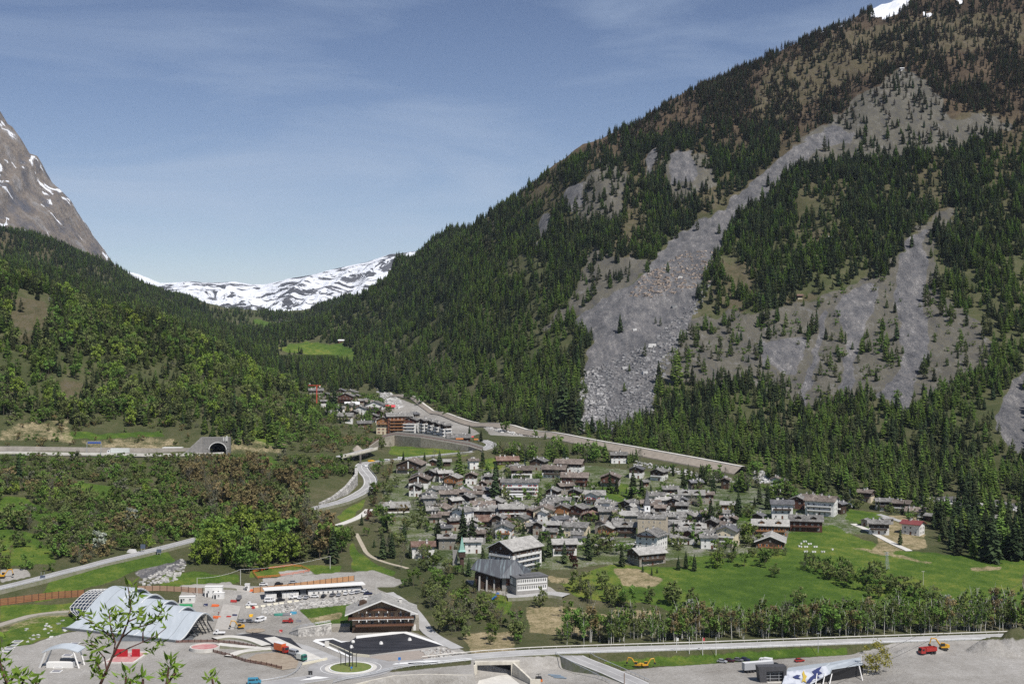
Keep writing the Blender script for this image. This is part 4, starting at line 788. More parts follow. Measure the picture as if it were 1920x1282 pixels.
    if 'p' in opts:      # pale pillar running up the front gable
        q = MB(); q.box(-x - .5, -x - .1, -.45, .45, -1, he + rise * .7); q.obj('pillar', TRIM, o)
    return o
HOUSES = '''771 889 47 78 2 brown stone dark Cbp|wide dark chalet with twin gables at the upper left end of the village
785 902 26 84 1 slate stone dark n|low dark shed between the two wide dark chalets at the upper left
787 917 38 82 2 brown white dark Cp|dark gabled chalet with white pillar at the left edge of the old village
779 931 24 80 2 slate white dark p|narrow dark chalet with white pillar on the lowest left corner of the old village
812 903 30 60 2 slate white dark Cb|half timbered chalet with white side posts above the orange chalets
834 904 27 12 2 pale white redw bR|small pale roofed chalet just behind the orange chalet
850 914 35 70 2 pale stone orange bo|orange timber chalet with bright balcony at the left of the old village
884 908 23 82 2 brown white dark |small gabled cottage with pale lower storey beside the steep lane
887 880 24 20 2 brown white white C|brown roofed white house below the upper road bend
812 873 14 85 1 pale dark dark n|tiny hut with pale pointed roof below the upper road
838 874 13 5 1 pale dark dark nx|tiny flat hut with pale roof right of the broad spruce
841 944 33 4 2 brown stone  |stone house with long brown roof in the left of the old village
866 931 26 80 1 dark dark dark |dark gabled barn behind the stone houses at the left
891 944 28 -6 2 brown stone  |stone house with steep tan roof beside the lane into the village
804 946 26 76 2 slate white  r|white gabled house with red shutters at the left rim of the old village
853 957 30 35 2 pale stone dark |house with one bright beige roof slope in the left of the old village
870 946 19 70 1 slate white dark C|small white and slate house in front of the dark barn
818 963 28 75 1 brown stone  |low stone house with wide gable at the left rim
830 927 32 8 1 slate stone  C|slate roofed cottage just behind the stone house with brown roof
811 928 18 80 1 slate white  |small cottage with white gable left of the slate cottage
905 958 43 2 1 brown stone dark C|long low brown roofed row behind the bright long roof
917 969 55 6 1 pale dark dark n|long low building with the brightest narrow roof in the village centre
958 973 44 3 2 pale redw redw bwC|dark red building with pale roof and white balcony strips
925 988 58 4 1 rust dark dark C|wide building with patchy rust and slate roof
868 988 38 58 3 slate white white |tall white gabled house left of the patchy rust roof
850 996 28 28 2 slate stone redw |reddish gabled house with grey roof left of the tall spruces
814 980 24 0 1 brown stone  |stone barn with brown roof at the left rim of the village
836 976 26 -12 1 brown stone  |brown roofed stone house between barns at the left
826 965 42 70 1 brown stone stone |stone house with broad brown gable roof at the left rim
834 1001 30 18 1 dark stone  |low house with smooth grey roof at the lower left of the village
838 1030 33 0 2 slate stone  d|stone house with dormer above the brown roofed white house
910 1008 32 3 1 slate stone dark dn|house with light slate roof and one dormer left of the orange shuttered house
946 1011 34 82 2 slate white  oBo|white gabled house with orange shutters and balconies
978 992 30 66 2 slate cream  v|beige gabled house with rows of small windows on the main lane
793 1046 43 2 2 rust white  C|white house with rust brown roof at the left foot of the village
887 1037 33 0 2 pale white  k|white house with smooth light roof and two roof windows
898 1018 24 30 2 slate stone dark |dark stone house behind the tallest spruces
968 853 26 78 1 pale orange orange bo|small orange gabled chalet highest above the village
951 872 40 6 1 rust dark dark C|dark chalet with reddish roof below the small orange chalet
966 886 31 5 1 slate stone dark C|slate roofed house behind the dark balcony house
978 898 39 2 2 brown white dark Cbw|dark balcony house with white panels above the apartment row
1010 882 30 75 2 slate stone dark C|dark gabled chalet right of the dark balcony house
1040 897 43 -10 2 brown white dark Cb|brown roofed house with white lower floor above the village
1068 886 50 -12 2 brown white dark C|large brown roofed house highest on the right of the upper village
1078 912 48 -4 2 brown redw redw bRC|dark red timber house with two white shutter bands
1038 939 30 70 2 slate white dark bwp|dark gabled chalet with white pillar above the village centre
1060 929 36 25 2 brown stone dark C|brown roofed house right behind the pillared chalet
1078 940 26 80 2 slate white dark rbw|small white gabled house with red windows and white balcony
1112 947 31 74 2 slate white  rb|white gabled house with bright red shutters
1035 958 35 82 2 slate white white v|white gabled house with three red framed windows in a row
991 969 19 88 1 brown redw redw n|small brown house between the red building and the cream chalet
1021 977 39 82 2 brown cream cream bv|cream gabled chalet with dark balcony in the village centre
1055 972 30 80 2 slate cream orange bo|orange gabled chalet in the village centre
1085 973 37 66 2 slate stone redw bR|grey roofed chalet with dark red balcony right of the orange gabled one
1120 966 34 72 1 slate stone dark b|dark gabled barn right of the dark red balcony chalet
1107 977 28 78 1 rust stone dark n|low barn with reddish roof edge in the village centre
1140 978 34 2 2 slate stone  |slate roofed stone house in the middle of the village
1050 994 38 30 2 dark white white Bb|white house with dark roof and stacked dark balconies
1082 1009 54 -16 2 slate cream cream C|long cream house with a bare pale gable wall
1085 1021 28 4 1 dark white white nx|small white garage block with dark flat roof
1057 1042 46 8 2 pale white dark b|pale roofed house behind spruces right of the large chalet
1034 1008 20 6 1 slate stone  n|open shelter with slate roof beside the main lane
995 997 18 8 1 slate stone  n|small stone lean to house beside the beige gabled house
997 1022 27 40 1 slate stone dark n|low dark shed among parked cars at the village front
1138 1011 37 74 2 pale stone orange bo|stone chalet with orange balcony left of the tall stone house
1136 1025 29 24 1 slate dark dark n|low dark house with grey roof in the gardens at the village front
1113 1069 41 2 1 pale white  orn|low white house with pale stepped roof and one red window
1160 869 31 6 2 slate white dark C|slate roofed house nearest the flood channel
1145 913 36 84 2 brown stone redw bR|reddish gabled house on the upper green
1194 897 27 80 2 dark white dark C|white house with black gable behind the large spruce
1236 902 33 68 2 slate white dark BbwC|white chalet with black timber gable left of the birch group
1208 913 18 40 1 slate stone dark n|small hut with smooth roof behind the large spruces
1256 927 30 10 1 slate white dark C|low slate house above the church
1304 922 30 24 2 dark stone dark Cb|dark grey roofed chalet among trees right of the birch group
1157 961 44 0 1 slate white  C|long slate roofed row below the upper green
1230 939 30 5 1 slate white  C|first slate roofed house behind the church tower
1296 946 46 3 2 pale stone  Cd|wide house with light slate roof below the dark grey chalet
1243 956 27 10 2 pale stone  |house with smooth pale roof behind the church tower
1266 958 27 76 2 slate stone dark b|stone gabled house with small balcony right of the church tower
1281 956 18 85 2 dark dark dark |narrow dark timber house right of the stone gabled house
1220 963 36 0 2 brown white dark oC|brown roofed house directly behind the church tower
1180 965 40 62 2 slate stone dark |wide gabled slate house left of the church tower
1182 986 40 4 2 pale stone  n|tall pale stone house just left of the church tower
1172 1008 42 2 2 slate stone dark bd|slate roofed house with timber galleries left of the tall stone house
1262 992 30 4 1 pale stone  n|house with rounded pale roof right of the tall stone house
1298 1001 47 3 1 pale stone  dC|house with nearly white roof at the right of the village
1284 1008 38 0 1 slate stone  C|slate roofed house under the nearly white roof
1275 1020 36 4 1 slate white  C|slate roofed row right of the white hotel
1264 979 42 0 1 slate stone  C|slate roofed row behind the tall stone house
1272 986 23 70 1 slate stone redw |small reddish gabled house behind the pale rounded roof
1295 1021 31 70 2 slate white redw |white house with dark gable right of the white hotel
1328 1029 31 4 2 slate white  C|stone and white house left of the cream balcony house
1304 1012 34 2 1 slate stone  C|low slate roofs left of the cream balcony house
1325 945 26 6 2 brown stone redw C|house with brown roof behind the lone dark spruce
1360 917 17 80 2 brown dark dark |dark house with pointed brown roof among the trees
1366 956 29 0 1 pale orange  nx|flat roofed shed with yellow front panel
1365 984 29 0 1 rust dark dark |dark house with rust brown roof above the cream house
1455 924 21 82 3 brown white white |white house half hidden in trees at the upper right of the village
1467 910 16 50 1 slate dark dark n|small dark roof beside the hidden white house
1466 973 40 4 3 dark white  bC|white house with dark slate roof left of the red gabled house
1422 978 26 72 1 dark stone dark |dark gabled barn on the small green
1365 1027 40 78 3 dark cream cream wBC|cream house with white balconies and dark roof
1444 1006 64 1 2 pale stone dark doCb|hotel with the widest pale slate roof and one dormer
1445 1028 54 88 1 pale stone dark eobn|gabled hotel wing with white roof edges and orange balcony
1408 996 24 30 1 brown stone dark n|low brown roofed shed left of the widest pale roof
1497 955 28 78 2 slate redw redw |red timber gabled house at the right of the village
1541 968 54 -14 3 brown white white wBC|big white house with brown roof and balconies on three floors
1523 940 33 0 1 brown dark dark C|brown roofed house behind the red gabled house
1575 964 24 60 2 dark dark dark bw|dark timber house right of the big white house
1511 997 58 2 2 slate redw redw dBRC|dark red timber apartment house with two dormers above the meadow
1623 942 35 -20 2 brown cream dark Cb|brown roofed house behind the right lane
1658 958 31 6 2 slate white dark bp|white and dark house left of two brown roofs by the river
1692 962 32 -14 2 brown white dark bw|brown roofed house with white balconies by the river
1719 969 38 -6 1 brown white  C|low white house with brown roof behind the red roof
1712 1004 44 -22 2 red white white C|house with the dark red metal roof
1648 1002 38 0 2 slate white dark b|white house with slate roof left of the dark red metal roof
1623 987 15 70 1 slate stone  n|small stone hut beside the right lane
1663 984 26 30 1 pale grey  nx|low grey garage behind the white slate roofed house
1745 978 22 -25 1 slate dark dark n|dark open barn right of the red metal roof
1876 991 28 10 2 slate white  b|white house hidden between the dark spruces at the right
572 727 22 20 1 pale stone  n|pale roofed house highest in the hamlet
592 742 26 5 2 slate stone dark |dark slate house beside the red crane
566 715 15 40 1 slate stone  n|small slate roof at the far left of the hamlet
640 742 17 78 2 dark stone dark |narrow gabled house at the top of the hamlet
658 745 28 74 2 slate cream  b|cream gabled house at the top of the hamlet
650 759 28 80 3 slate redw redw BR|tall dark red chalet in the hamlet
660 764 25 2 1 white white redw w|house with the only bright white roof in the hamlet
682 762 20 4 2 slate stone redw |slate roofed house right of the bright white roof
704 776 34 82 3 slate white white Bv|large white gabled inn in the hamlet
729 769 21 4 1 pink stone  nx|low building with bright red roof beside the river bed
636 771 22 20 1 slate white  |white cottage left in the hamlet
656 772 25 60 2 slate cream  o|yellowish house in the middle of the hamlet
677 777 19 76 2 slate white  |small white gabled house left of the inn
638 791 46 -4 2 slate white cream bC|long slate roofed house with cream end wall at the lower left of the hamlet
683 801 26 6 1 slate stone redw |small dark red house with grey roof above the wall
722 814 28 76 4 slate cream orange bo|left gabled wing of the large timber hotel
748 813 46 8 5 slate redw redw BoC|main block of the large timber hotel above the long wall
770 815 28 78 4 slate white redw Bw|right gabled wing of the large timber hotel
798 816 25 40 4 slate white dark Bw|first white stepped apartment house right of the timber hotel
812 818 22 40 4 slate white dark Bw|second white stepped apartment house right of the timber hotel
824 821 22 40 4 slate white dark Bw|third white stepped apartment house right of the timber hotel
836 825 23 40 4 slate white dark Bw|fourth white stepped apartment house next to the restaurant
860 829 42 2 1 slate redw  n|wide low restaurant with shallow roof at the end of the long wall
775 783 22 60 1 dark stone dark |dark house behind the large timber hotel
741 962 50 6 1 pale white dark nwx|low bungalow with broad pale roof left of the village
525 606 14 80 2 slate white dark |left white house alone at the head of the valley
540 607 16 4 2 pale white  |right white house alone at the head of the valley
640 642 12 4 1 white redw  n|tiny farmhouse above the far green meadow
612 750 16 70 2 slate stone dark n|small chalet just right of the red crane
606 764 16 20 2 slate white dark n|white and dark chalet below the red crane
624 757 17 60 2 brown redw redw n|brown chalet left of the tall dark red chalet
668 753 17 80 2 slate cream dark n|small chalet right of the cream gabled one in the hamlet
694 764 18 10 2 brown stone dark n|brown roofed chalet behind the white inn
702 792 20 74 2 slate white dark b|chalet between the small dark red house and the hotel
716 784 18 60 2 brown redw redw n|brown chalet below the white gabled inn
664 784 18 74 2 slate stone dark n|dark gabled chalet right of the long slate roofed house
618 779 16 8 1 slate stone  n|low stone house at the left edge of the hamlet
1500 561 6 4 1 rust cream dark nx|tiny hut with red roof on the right mountainside
1557 451 8 20 1 white stone  nx|tiny white roofed hut high on the right mountainside
1691 133 6 10 1 white white  nx|tiny white hut at the top of the landslide'''
NM = {'chimney': 0}
for ln in HOUSES.split('\n'):
    a_, lab = ln.split('|'); p_ = a_.split(' ')
    pxx, pyy, fw, rot, n_ = map(float, p_[:5]); roof, wall = p_[5], p_[6]; upper = p_[7] if len(p_) > 7 and p_[7] in WALL else None
    op = p_[-1] if len(p_) > 7 and p_[-1] not in WALL else ''
    kind = 'chalet' if (upper or 'gabl' in lab) else 'stone_house'
    for w_, k2 in (('hut', 'hut'), ('barn', 'barn'), ('shed', 'shed'), ('garage', 'garage'), ('restaurant', 'restaurant'), ('shelter', 'shelter'), ('white house', 'white_house'), ('hotel', 'hotel')):
        if w_ in lab.split(' with')[0] or (w_ in lab and k2 in ('hut',)): kind = k2; break
    house(pxx, pyy, fw, rot, int(n_), roof, wall, upper, op, lab, kind, cat={'hut': 'hut', 'barn': 'barn', 'shed': 'shed', 'garage': 'garage', 'hotel': 'hotel', 'restaurant': 'restaurant', 'shelter': 'shelter'}.get(kind, 'house'), pitch=22 if kind != 'garage' else 6, pos=at(pxx, pyy, 1125 - max(0, pxx - 790) * .8) if ('timber hotel' in lab and 'behind' not in lab) or 'stepped' in lab or kind == 'restaurant' and 'shallow' in lab else None)

LSEEN = set(); LANDM = [('the orange timber chalet', 850, 914), ('the long apartment row', 975, 925), ('the bell tower', 1213, 975), ('the tall stone house', 1224, 1005), ('the white hotel', 1228, 1030), ('the long bright roof', 917, 965), ('the patchy rust roof', 925, 985), ('the cream gabled chalet', 1021, 975), ('the orange shuttered house', 946, 1008), ('the dark red building', 958, 970),
    ('the reddish house on the green', 1145, 912), ('the nearly white roof', 1298, 1000), ('the cream balcony house', 1365, 1024), ('the house with red shutters', 1112, 945), ('the white and dark lane house', 1050, 992), ('the long cream house', 1080, 1008), ('the lone dark spruce', 1333, 985), ('the tall spruces at left', 868, 1018), ('the orange balcony chalet', 1138, 1010), ('the pillared chalet', 1038, 938)]
IR = random.Random(21); core = [(790, 925), (900, 900), (1000, 940), (1130, 955), (1320, 945), (1400, 1000), (1370, 1020), (1200, 1005), (1000, 1020), (860, 1030), (800, 980)]; n_in = 0
for _t in range(2600):
    x_, y_ = IR.uniform(790, 1400), IR.uniform(905, 1030)
    if not inpoly(np.array([x_]), np.array([y_]), core)[0]: continue
    g_ = ground(x_, y_); w_ = IR.uniform(17, 28); r_ = w_ / scl(g_) * .5 + 1
    if any((g_.x - a) ** 2 + (g_.y + r_ * .6 - b) ** 2 < (.56 * (r_ + c)) ** 2 for a, b, c in FOOT) or n_in >= 64: continue
    n_in += 1; rf_, wl_, up_ = IR.choice(('slate', 'slate', 'brown', 'pale')), IR.choice(('stone', 'stone', 'white', 'grey')), IR.choice((None, 'dark', 'dark')); rt_ = IR.choice((0, 5, -8, 75, 82, 60))
    for l_, lx, ly in sorted(LANDM, key=lambda q: (q[1] - x_) ** 2 + (2.2 * (q[2] - y_)) ** 2):
        rl_ = ('just ' if abs(lx - x_) < 22 else '') + ('left of' if x_ < lx - 8 else ('right of' if x_ > lx + 8 else ('in front of' if y_ > ly else 'behind')))
        lb_ = f"small {dict(slate='slate', brown='brown', pale='pale')[rf_]} roofed {dict(stone='stone', white='white', grey='grey')[wl_]} house{' with dark gable' if up_ else ''} {rl_} {l_}"
        if lb_ not in LSEEN: break
    LSEEN.add(lb_); lb_ = lb_ if len(lb_.split()) < 17 else lb_.replace('small ', ''); house(x_, y_, w_, rt_, IR.choice((1, 2, 2)), rf_, wl_, up_, 'C', lb_, 'village_house')['group'] = 'small houses squeezed between others in the old village'
# the larger or peculiar buildings
big = house(966, 1078, 62, 50, 4, 'pale', 'white', 'dark', 'eBwC', 'large chalet with a huge stone slab roof and white edges beside the school', 'large_chalet', L=24, Wd=17, pitch=26)
hot = house(1222, 1036, 46, 66, 4, 'slate', 'white', 'white', 'bC', 'tall white hotel with dark gable in front of the tall stone house', 'hotel', L=14, Wd=13, pitch=24, cat='hotel', eave=9.0)
tsh = house(1224, 1014, 50, -7, 4, 'slate', 'stone', None, 'nx', 'tall plain stone house with few tiny windows beside the church', 'tall_stone_house', L=16.5, Wd=11, pitch=17, over=.25, eave=12.8)
tsm = mat('tan_rubble', (0.52, 0.45, 0.34), (0.34, 0.295, 0.225), 0.95, 1.1, detail=6)
for q_ in tsh.children:
    if q_.name.startswith('wall'): q_.data.materials[0] = tsm
for ux, uz in ((-5, 10.6), (-1.5, 10.8), (1.5, 10.8), (5, 10.6), (-5, 8), (-1.2, 5.6), (3, 5.8), (6, 5.5), (-3, 2.4), (2, 2.4)):
    put('window', window_mesh(.7, .8, None), tsh, Matrix.Translation((ux, -5.52, uz)))
slh = house(1212, 1063, 52, 34, 2, 'pale', 'stone', 'dark', 'bn', 'low wooden house with big light slate roof on the lawn', 'slate_roofed_house', L=17, Wd=12, pitch=22)
apt = house(975, 930, 74, 0, 3, 'slate', 'white', None, 'rBwC', 'long white apartment row with grey roof and coloured doors', 'apartment_row', L=25, Wd=10, pitch=18, cat='apartment building')
gar = house(968, 938, 24, 0, 1, 'white', 'white', None, 'nx', 'flat white garages in front of the apartment row', 'garage', L=9, Wd=5, pitch=3, cat='garage', over=.2)
for ux in (-2.6, 0, 2.6):
    q = MB(); q.box(ux - 1, ux + 1, -2.58, -2.52, .1, 2.2); q.obj('garage_door', GLASS, gar)
# church bell tower
g_ = ground(1213, 984); z0 = g_.z; D_ = g_.y + 6; cx_ = (1213 - CXP) * D_ / F
ct = empty('bell_tower', (cx_, D_, z0), 0.05, 'slim white bell tower of the village church with grey spire', 'church tower'); FOOT.append((cx_, D_, 4))
ztop = H - (947 - HOR) * D_ / F - z0; zsp = H - (925 - HOR) * D_ / F - z0
q = MB(); q.box(-1.8, 1.8, -1.8, 1.8, -3, ztop); q.obj('shaft', mat('bright_plaster', (0.86, 0.86, 0.84)), ct)
q = MB(); q.box(-.4, .4, -1.88, -1.81, ztop - 2.6, ztop - .9); q.obj('belfry_opening', GLASS, ct); q = MB(); q.box(1.81, 1.88, -.4, .4, ztop - 2.6, ztop - .9); q.obj('belfry_opening', GLASS, ct)
q = MB(); q.tube((0, 0, ztop), (0, 0, zsp + 3), 2.7, .12, 4); q.xform(Matrix.Rotation(math.radians(45), 4, 'Z')); q.tube((0, 0, zsp + 2.9), (0, 0, zsp + 5), .07, .04, 4); q.obj('spire', ROOF['dark'], ct)
# chapel tower with green spire
g_ = ground(866, 1062); ch = empty('chapel_tower', (g_.x, g_.y, g_.z), 0.2, 'slender dark bell tower with pale green copper spire', 'church tower'); s_ = scl(g_); FOOT.append((g_.x, g_.y, 3))
h_ = lambda y: (1062 - y) / s_
q = MB(); q.box(-.95, .95, -.95, .95, -2, h_(1044)); q.obj('shaft', mat('dark_brown_brick', (0.06, 0.035, 0.028), (0.09, 0.05, 0.04), 0.85, 1.5), ch)
q = MB(); q.box(-1.7, 1.7, -1.7, 1.7, h_(1044), h_(1033)); q.obj('belfry', mat('belfry_timber', (0.05, 0.03, 0.025), (0.07, 0.045, 0.035), 0.85, 2), ch)
q = MB(); q.tube((0, 0, h_(1033)), (0, 0, h_(1030)), 2.9, 2.0, 4); q.tube((0, 0, h_(1030)), (0, 0, h_(1005)), 2.0, .05, 4); q.xform(Matrix.Rotation(math.radians(45), 4, 'Z')); q.obj('spire', mat('green_copper', (0.18, 0.36, 0.30), (0.27, 0.44, 0.38), 0.6, 0.8), ch)
g_ = ground(853, 1060); q = MB(); q.box(-1.2, 1.2, -.3, .3, -1, 8.5); tag(q.obj('concrete_pier', WALL['grey'], None, loc=(g_.x, g_.y, g_.z)), 'tall pale concrete slab standing left of the chapel tower', 'wall')
# modern church: big hipped dark metal roof
g_ = ground(930, 1110); a = at(886, 1046, g_.y + 9); mc = empty('modern_church', (a.x + 9, g_.y + 8, g_.z), -0.12, 'modern church with large folded dark metal roof', 'church'); FOOT += [(a.x + 6, g_.y + 9, 11), (a.x + 20, g_.y + 9, 10)]
s_ = F / (g_.y + 8); X = lambda p: (p - 886) / s_ - 9
zr = (1100 - 1044) / s_; ze = (1100 - 1066) / s_
q = MB(); e0, e1, r0, r1 = X(884), X(991), X(896), X(966)
q.add([(e0, -3.5, ze + 1.5), (X(942), -7.5, ze - 2), (e1, -6, ze - 2.0), (e1 + 1, 6, ze), (X(930), 8, ze + 1), (e0, 6, ze + 2.5), (r0, 1, zr), (r1, 0, zr)],
      [(0, 1, 7, 6), (1, 2, 7), (2, 3, 7), (3, 4, 6, 7), (4, 5, 6), (5, 0, 6)])
q.add([(e0, -3.5, ze + 1.2), (X(942), -7.5, ze - 2.3), (e1, -6, ze - 2.3), (e1 + 1, 6, ze - .3), (X(930), 8, ze + .7), (e0, 6, ze + 2.2)], [(5, 4, 3, 2, 1, 0)])
dmr = mat('dark_seamed_metal', (0.085, 0.09, 0.10), (0.22, 0.27, 0.28), 0.45, 0.9, metal=0.25, stretch=(1.2, 0.12, 0.1), lo=0.5, hi=0.72)
q.obj('roof', dmr, mc)
q = MB(); q.prism([(e0 + 2, -2.5), (X(940), -5), (X(940), 6), (e0 + 2, 5)], -4, ze - .6); q.obj('nave_wall', WALL['dark'], mc)
q = MB(); q.prism([(X(944), -5.2), (e1 - 1.5, -4), (e1 - 1.5, 5), (X(944), 6)], -3, ze - 2.4); q.obj('choir_wall', WALL['grey'], mc)
q = MB(); q.box(X(952), e1 - 3, -5.4, -5.22, ze - 6, ze - 2.6); q.xform(Matrix.Rotation(0, 4, 'Z')); q.obj('timber_panel', WALL['redw'], mc)
for px_ in (900, 914, 928):
    q = MB(); q.extr([(-7.5, -3), (-3, -3), (-3.0, ze - 2), (-4, ze - 2)], X(px_), X(px_) + .7, 'x'); q.obj('buttress', WALL['grey'], mc)
# school: two storeys with white window bands
g_ = ground(968, 1118); sc_ = empty('school_building', (g_.x, g_.y, g_.z), 0.38, 'flat roofed grey school with two rows of white framed windows', 'school'); FOOT += [(g_.x + 6, g_.y + 5, 9), (g_.x, g_.y + 5, 6)]
q = MB(); q.box(0, 17, 0, 11, -2, 9.0); q.obj('wall', WALL['grey'], sc_)
q = MB(); q.box(-.4, 17.4, -.4, 11.4, 9.03, 9.4); q.box(4, 14, 3, 8, 9.4, 10.0); q.obj('roof', mat('flat_roof_felt', (0.10, 0.10, 0.105), (0.15, 0.15, 0.15), 0.9, 0.5), sc_)
for lv in (2.6, 5.9):
    q = MB(); q.box(.5, 16.6, -.08, -.02, lv, lv + 2.5); bd = q.obj('window_band', TRIM, sc_)
    for k_ in range(16):
        q = MB(); q.box(.75 + k_ * .99, 1.2 + k_ * .99, -.13, -.085, lv + .9, lv + 2.3); q.obj('pane', GLASS, bd)
q = MB(); q.box(-.08, -.02, 5, 9.5, 5.4, 8.4); q.obj('white_panel', TRIM, sc_)
q = MB(); q.box(-.12, -.02, .1, 10.8, 4.7, 4.95); q.obj('cornice', mat('dark_trim', (0.05, 0.05, 0.05)), sc_)
# big timber chalet by the site
g_ = ground(650, 1187); bc = empty('timber_chalet', (g_.x + 2.5, g_.y + 1, g_.z), 0.10, 'big brown timber chalet with three long balconies beside the asphalt lot', 'chalet'); FOOT += [(g_.x + 10, g_.y + 10, 10), (g_.x + 20, g_.y + 10, 9)]
TW = mat('chalet_timber', (0.12, 0.055, 0.03), (0.17, 0.085, 0.05), 0.8, 0.9, stretch=(1, 1, 5)); TB = mat('chalet_plaster', (0.34, 0.25, 0.17), (0.28, 0.20, 0.14), 0.9, 0.5)
q = MB(); q.box(0, 26.5, 0, 15, -2, 3.2); q.obj('ground_floor_wall', WALL['dark'], bc)
q = MB(); q.extr([(0, 3.2), (26.5, 3.2), (26.5, 9.5), (13.3, 14.6), (0, 9.5)], 0.3, 15, 'y'); q.obj('upper_wall', TB, bc)
q = MB(); tn = 5.1 / 13.25
for sg in (-1, 1):
    p_ = [(13.25, 14.9), (13.25 + sg * 16.6, 14.9 - 16.6 * tn), (13.25 + sg * 16.6, 15.3 - 16.6 * tn), (13.25, 15.3)]; q.extr(p_ if sg < 0 else p_[::-1], -3.2, 16.5, 'y')
rfo = q.obj('roof', ROOF['pale'], bc)
q = MB()
for sg in (-1, 1):
    p_ = [(13.25, 14.75), (13.25 + sg * 16.6, 14.75 - 16.6 * tn), (13.25 + sg * 16.6, 15.35 - 16.6 * tn), (13.25, 15.35)]; q.extr(p_ if sg < 0 else p_[::-1], -3.36, -3.22, 'y')
q.obj('barge_board', TRIM, bc)
for ux, uy in ((22, 8), (6, 12)): q = MB(); zt = 14.6 - abs(ux - 13.25) * tn; q.box(ux - .6, ux + .6, uy - .5, uy + .5, zt - 1, zt + 2.2); q.box(ux - .9, ux + .9, uy - .8, uy + .8, zt + 2.5, zt + 2.7); q.obj('chimney', CHIM, rfo)
q = MB(); q.extr([(3, 11.2), (6.5, 11.2), (6.5, 12.9), (4.7, 13.6), (3, 12.9)], 4.5, 9, 'y'); q.obj('dormer', WALL['dark'], rfo)
def rail(parent, x0, x1, y, z, hh=1.1, col=TW, white=True):
    q = MB(); q.box(x0, x1, y, .25, z - .25, z, 1); q.box(x0, x1, y - .02, y + .08, z + hh - .15, z + hh, 0); q.box(x0, x1, y, y + .06, z + .1, z + hh - .3, 0)
    for k_ in range(int((x1 - x0) / 1.4) + 1): u = x0 + k_ * 1.4; q.box(u, u + .12, y - .06, y, z - .1, z + hh, 0)
    o = q.obj('balcony', [col, TRIM if white else WALL['dark']], parent); return o
rail(bc, -1.6, 28, -2.4, 6.5); rail(bc, 1.5, 28, -2.0, 3.2, white=False); rail(bc, 7, 20, -1.4, 10.2, white=False)
q = MB(); q.box(-1.9, -.02, -2.4, 12, 6.25, 6.5); q.box(-1.95, -1.85, -2.4, 12, 6.6, 7.6); q.obj('side_balcony', TW, bc)
for ux in (3, 6.5, 12, 16, 22, 25.5):
    q = MB(); q.box(ux - .15, ux + .15, -2.6, .3, 5.6, 6.2, 0); q.box(ux - .2, ux + .2, -2.75, -2.5, 5.4, 6.25, 0); q.box(ux - .2, ux + .2, -2.2, -1.8, 9.3, 10.0, 0); q.obj('beam_end', TRIM, bc)
for ux in (4.5, 8, 11, 15, 18, 22, 24.5):
    put('window', window_mesh(1.1, 1.5, 'brown'), bc, Matrix.Translation((ux, .28, 7.3)))
for ux in (5, 9, 14, 19, 23): put('window', window_mesh(1.3, 1.8, None), bc, Matrix.Translation((ux, .28, 3.8)))
q = MB(); q.box(27, 30.5, 2, 9, -2, 5.8); q.obj('stone_annex', WALL['stone'], bc); q = MB(); q.box(27.8, 29, 1.92, 1.98, .1, 2.9); q.obj('annex_door', TRIM, bc)
q = MB(); q.box(-9.5, -1.2, 3, 10, -2, 2.3); q.obj('terrace', WALL['stone'], bc)
# ------------------------------------------------------------------ roads, lots and walls
ASPH = mat('asphalt', (0.27, 0.265, 0.26), (0.34, 0.335, 0.33), 0.9, 0.12, coords='Object', detail=6, lo=.4, hi=.6)
ASPH2 = mat('asphalt_old', (0.33, 0.325, 0.315), (0.40, 0.395, 0.385), 0.9, 0.15, detail=6, lo=.4, hi=.6)
BLACK = mat('fresh_asphalt', (0.018, 0.019, 0.024), (0.045, 0.045, 0.052), 0.85, 0.06, detail=5, stretch=(1, 3, 1), lo=.42, hi=.7)
PAINT = mat('road_paint', (0.72, 0.72, 0.70), rough=0.7)
CONC = mat('concrete', (0.60, 0.565, 0.48), (0.44, 0.41, 0.35), 0.9, 0.35, detail=7, stretch=(1, 1, 0.25), lo=.42, hi=.62); PCONC = mat('pale_concrete', (0.60, 0.58, 0.53), (0.50, 0.48, 0.44), 0.9, 0.3)
STEEL = mat('galvanised_steel', (0.42, 0.44, 0.46), (0.52, 0.54, 0.56), 0.45, 1.0, metal=0.4)
RUBBLE = tilemat('rubble_masonry', (0.16, 0.155, 0.145), (0.34, 0.325, 0.30), (0.55, 0.53, 0.49), 1.3); MASON = tilemat('masonry_wall', (0.30, 0.28, 0.25), (0.38, 0.355, 0.32), (0.45, 0.425, 0.385), 1.0)
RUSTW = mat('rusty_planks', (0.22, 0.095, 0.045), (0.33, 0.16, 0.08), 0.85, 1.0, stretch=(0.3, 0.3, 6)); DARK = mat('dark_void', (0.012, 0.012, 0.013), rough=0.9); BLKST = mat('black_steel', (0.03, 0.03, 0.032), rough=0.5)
OCHRE = mat('ochre_planks', (0.42, 0.20, 0.075), (0.50, 0.27, 0.12), 0.85, 1.0, stretch=(0.3, 0.3, 6)); BRRAIL = mat('brown_rail', (0.13, 0.045, 0.03), (0.18, 0.07, 0.045), 0.8)
def dens(P, step=4.0):
    out = [P[0]]
    for a, b in zip(P[:-1], P[1:]):
        n = max(1, int((b - a).length / step))
        out += [a.lerp(b, i / n) for i in range(1, n + 1)]
    return out
def smooth(P, k=2):
    for _ in range(k):
        Q = [P[0]]
        for a, b in zip(P[:-1], P[1:]): Q += [a.lerp(b, .25), a.lerp(b, .75)]
        P = Q + [P[-1]]
    return P
def pline(pts, z=None): return [(onz(x, y, z) if z is not None else ground(x, y)) for x, y in pts]
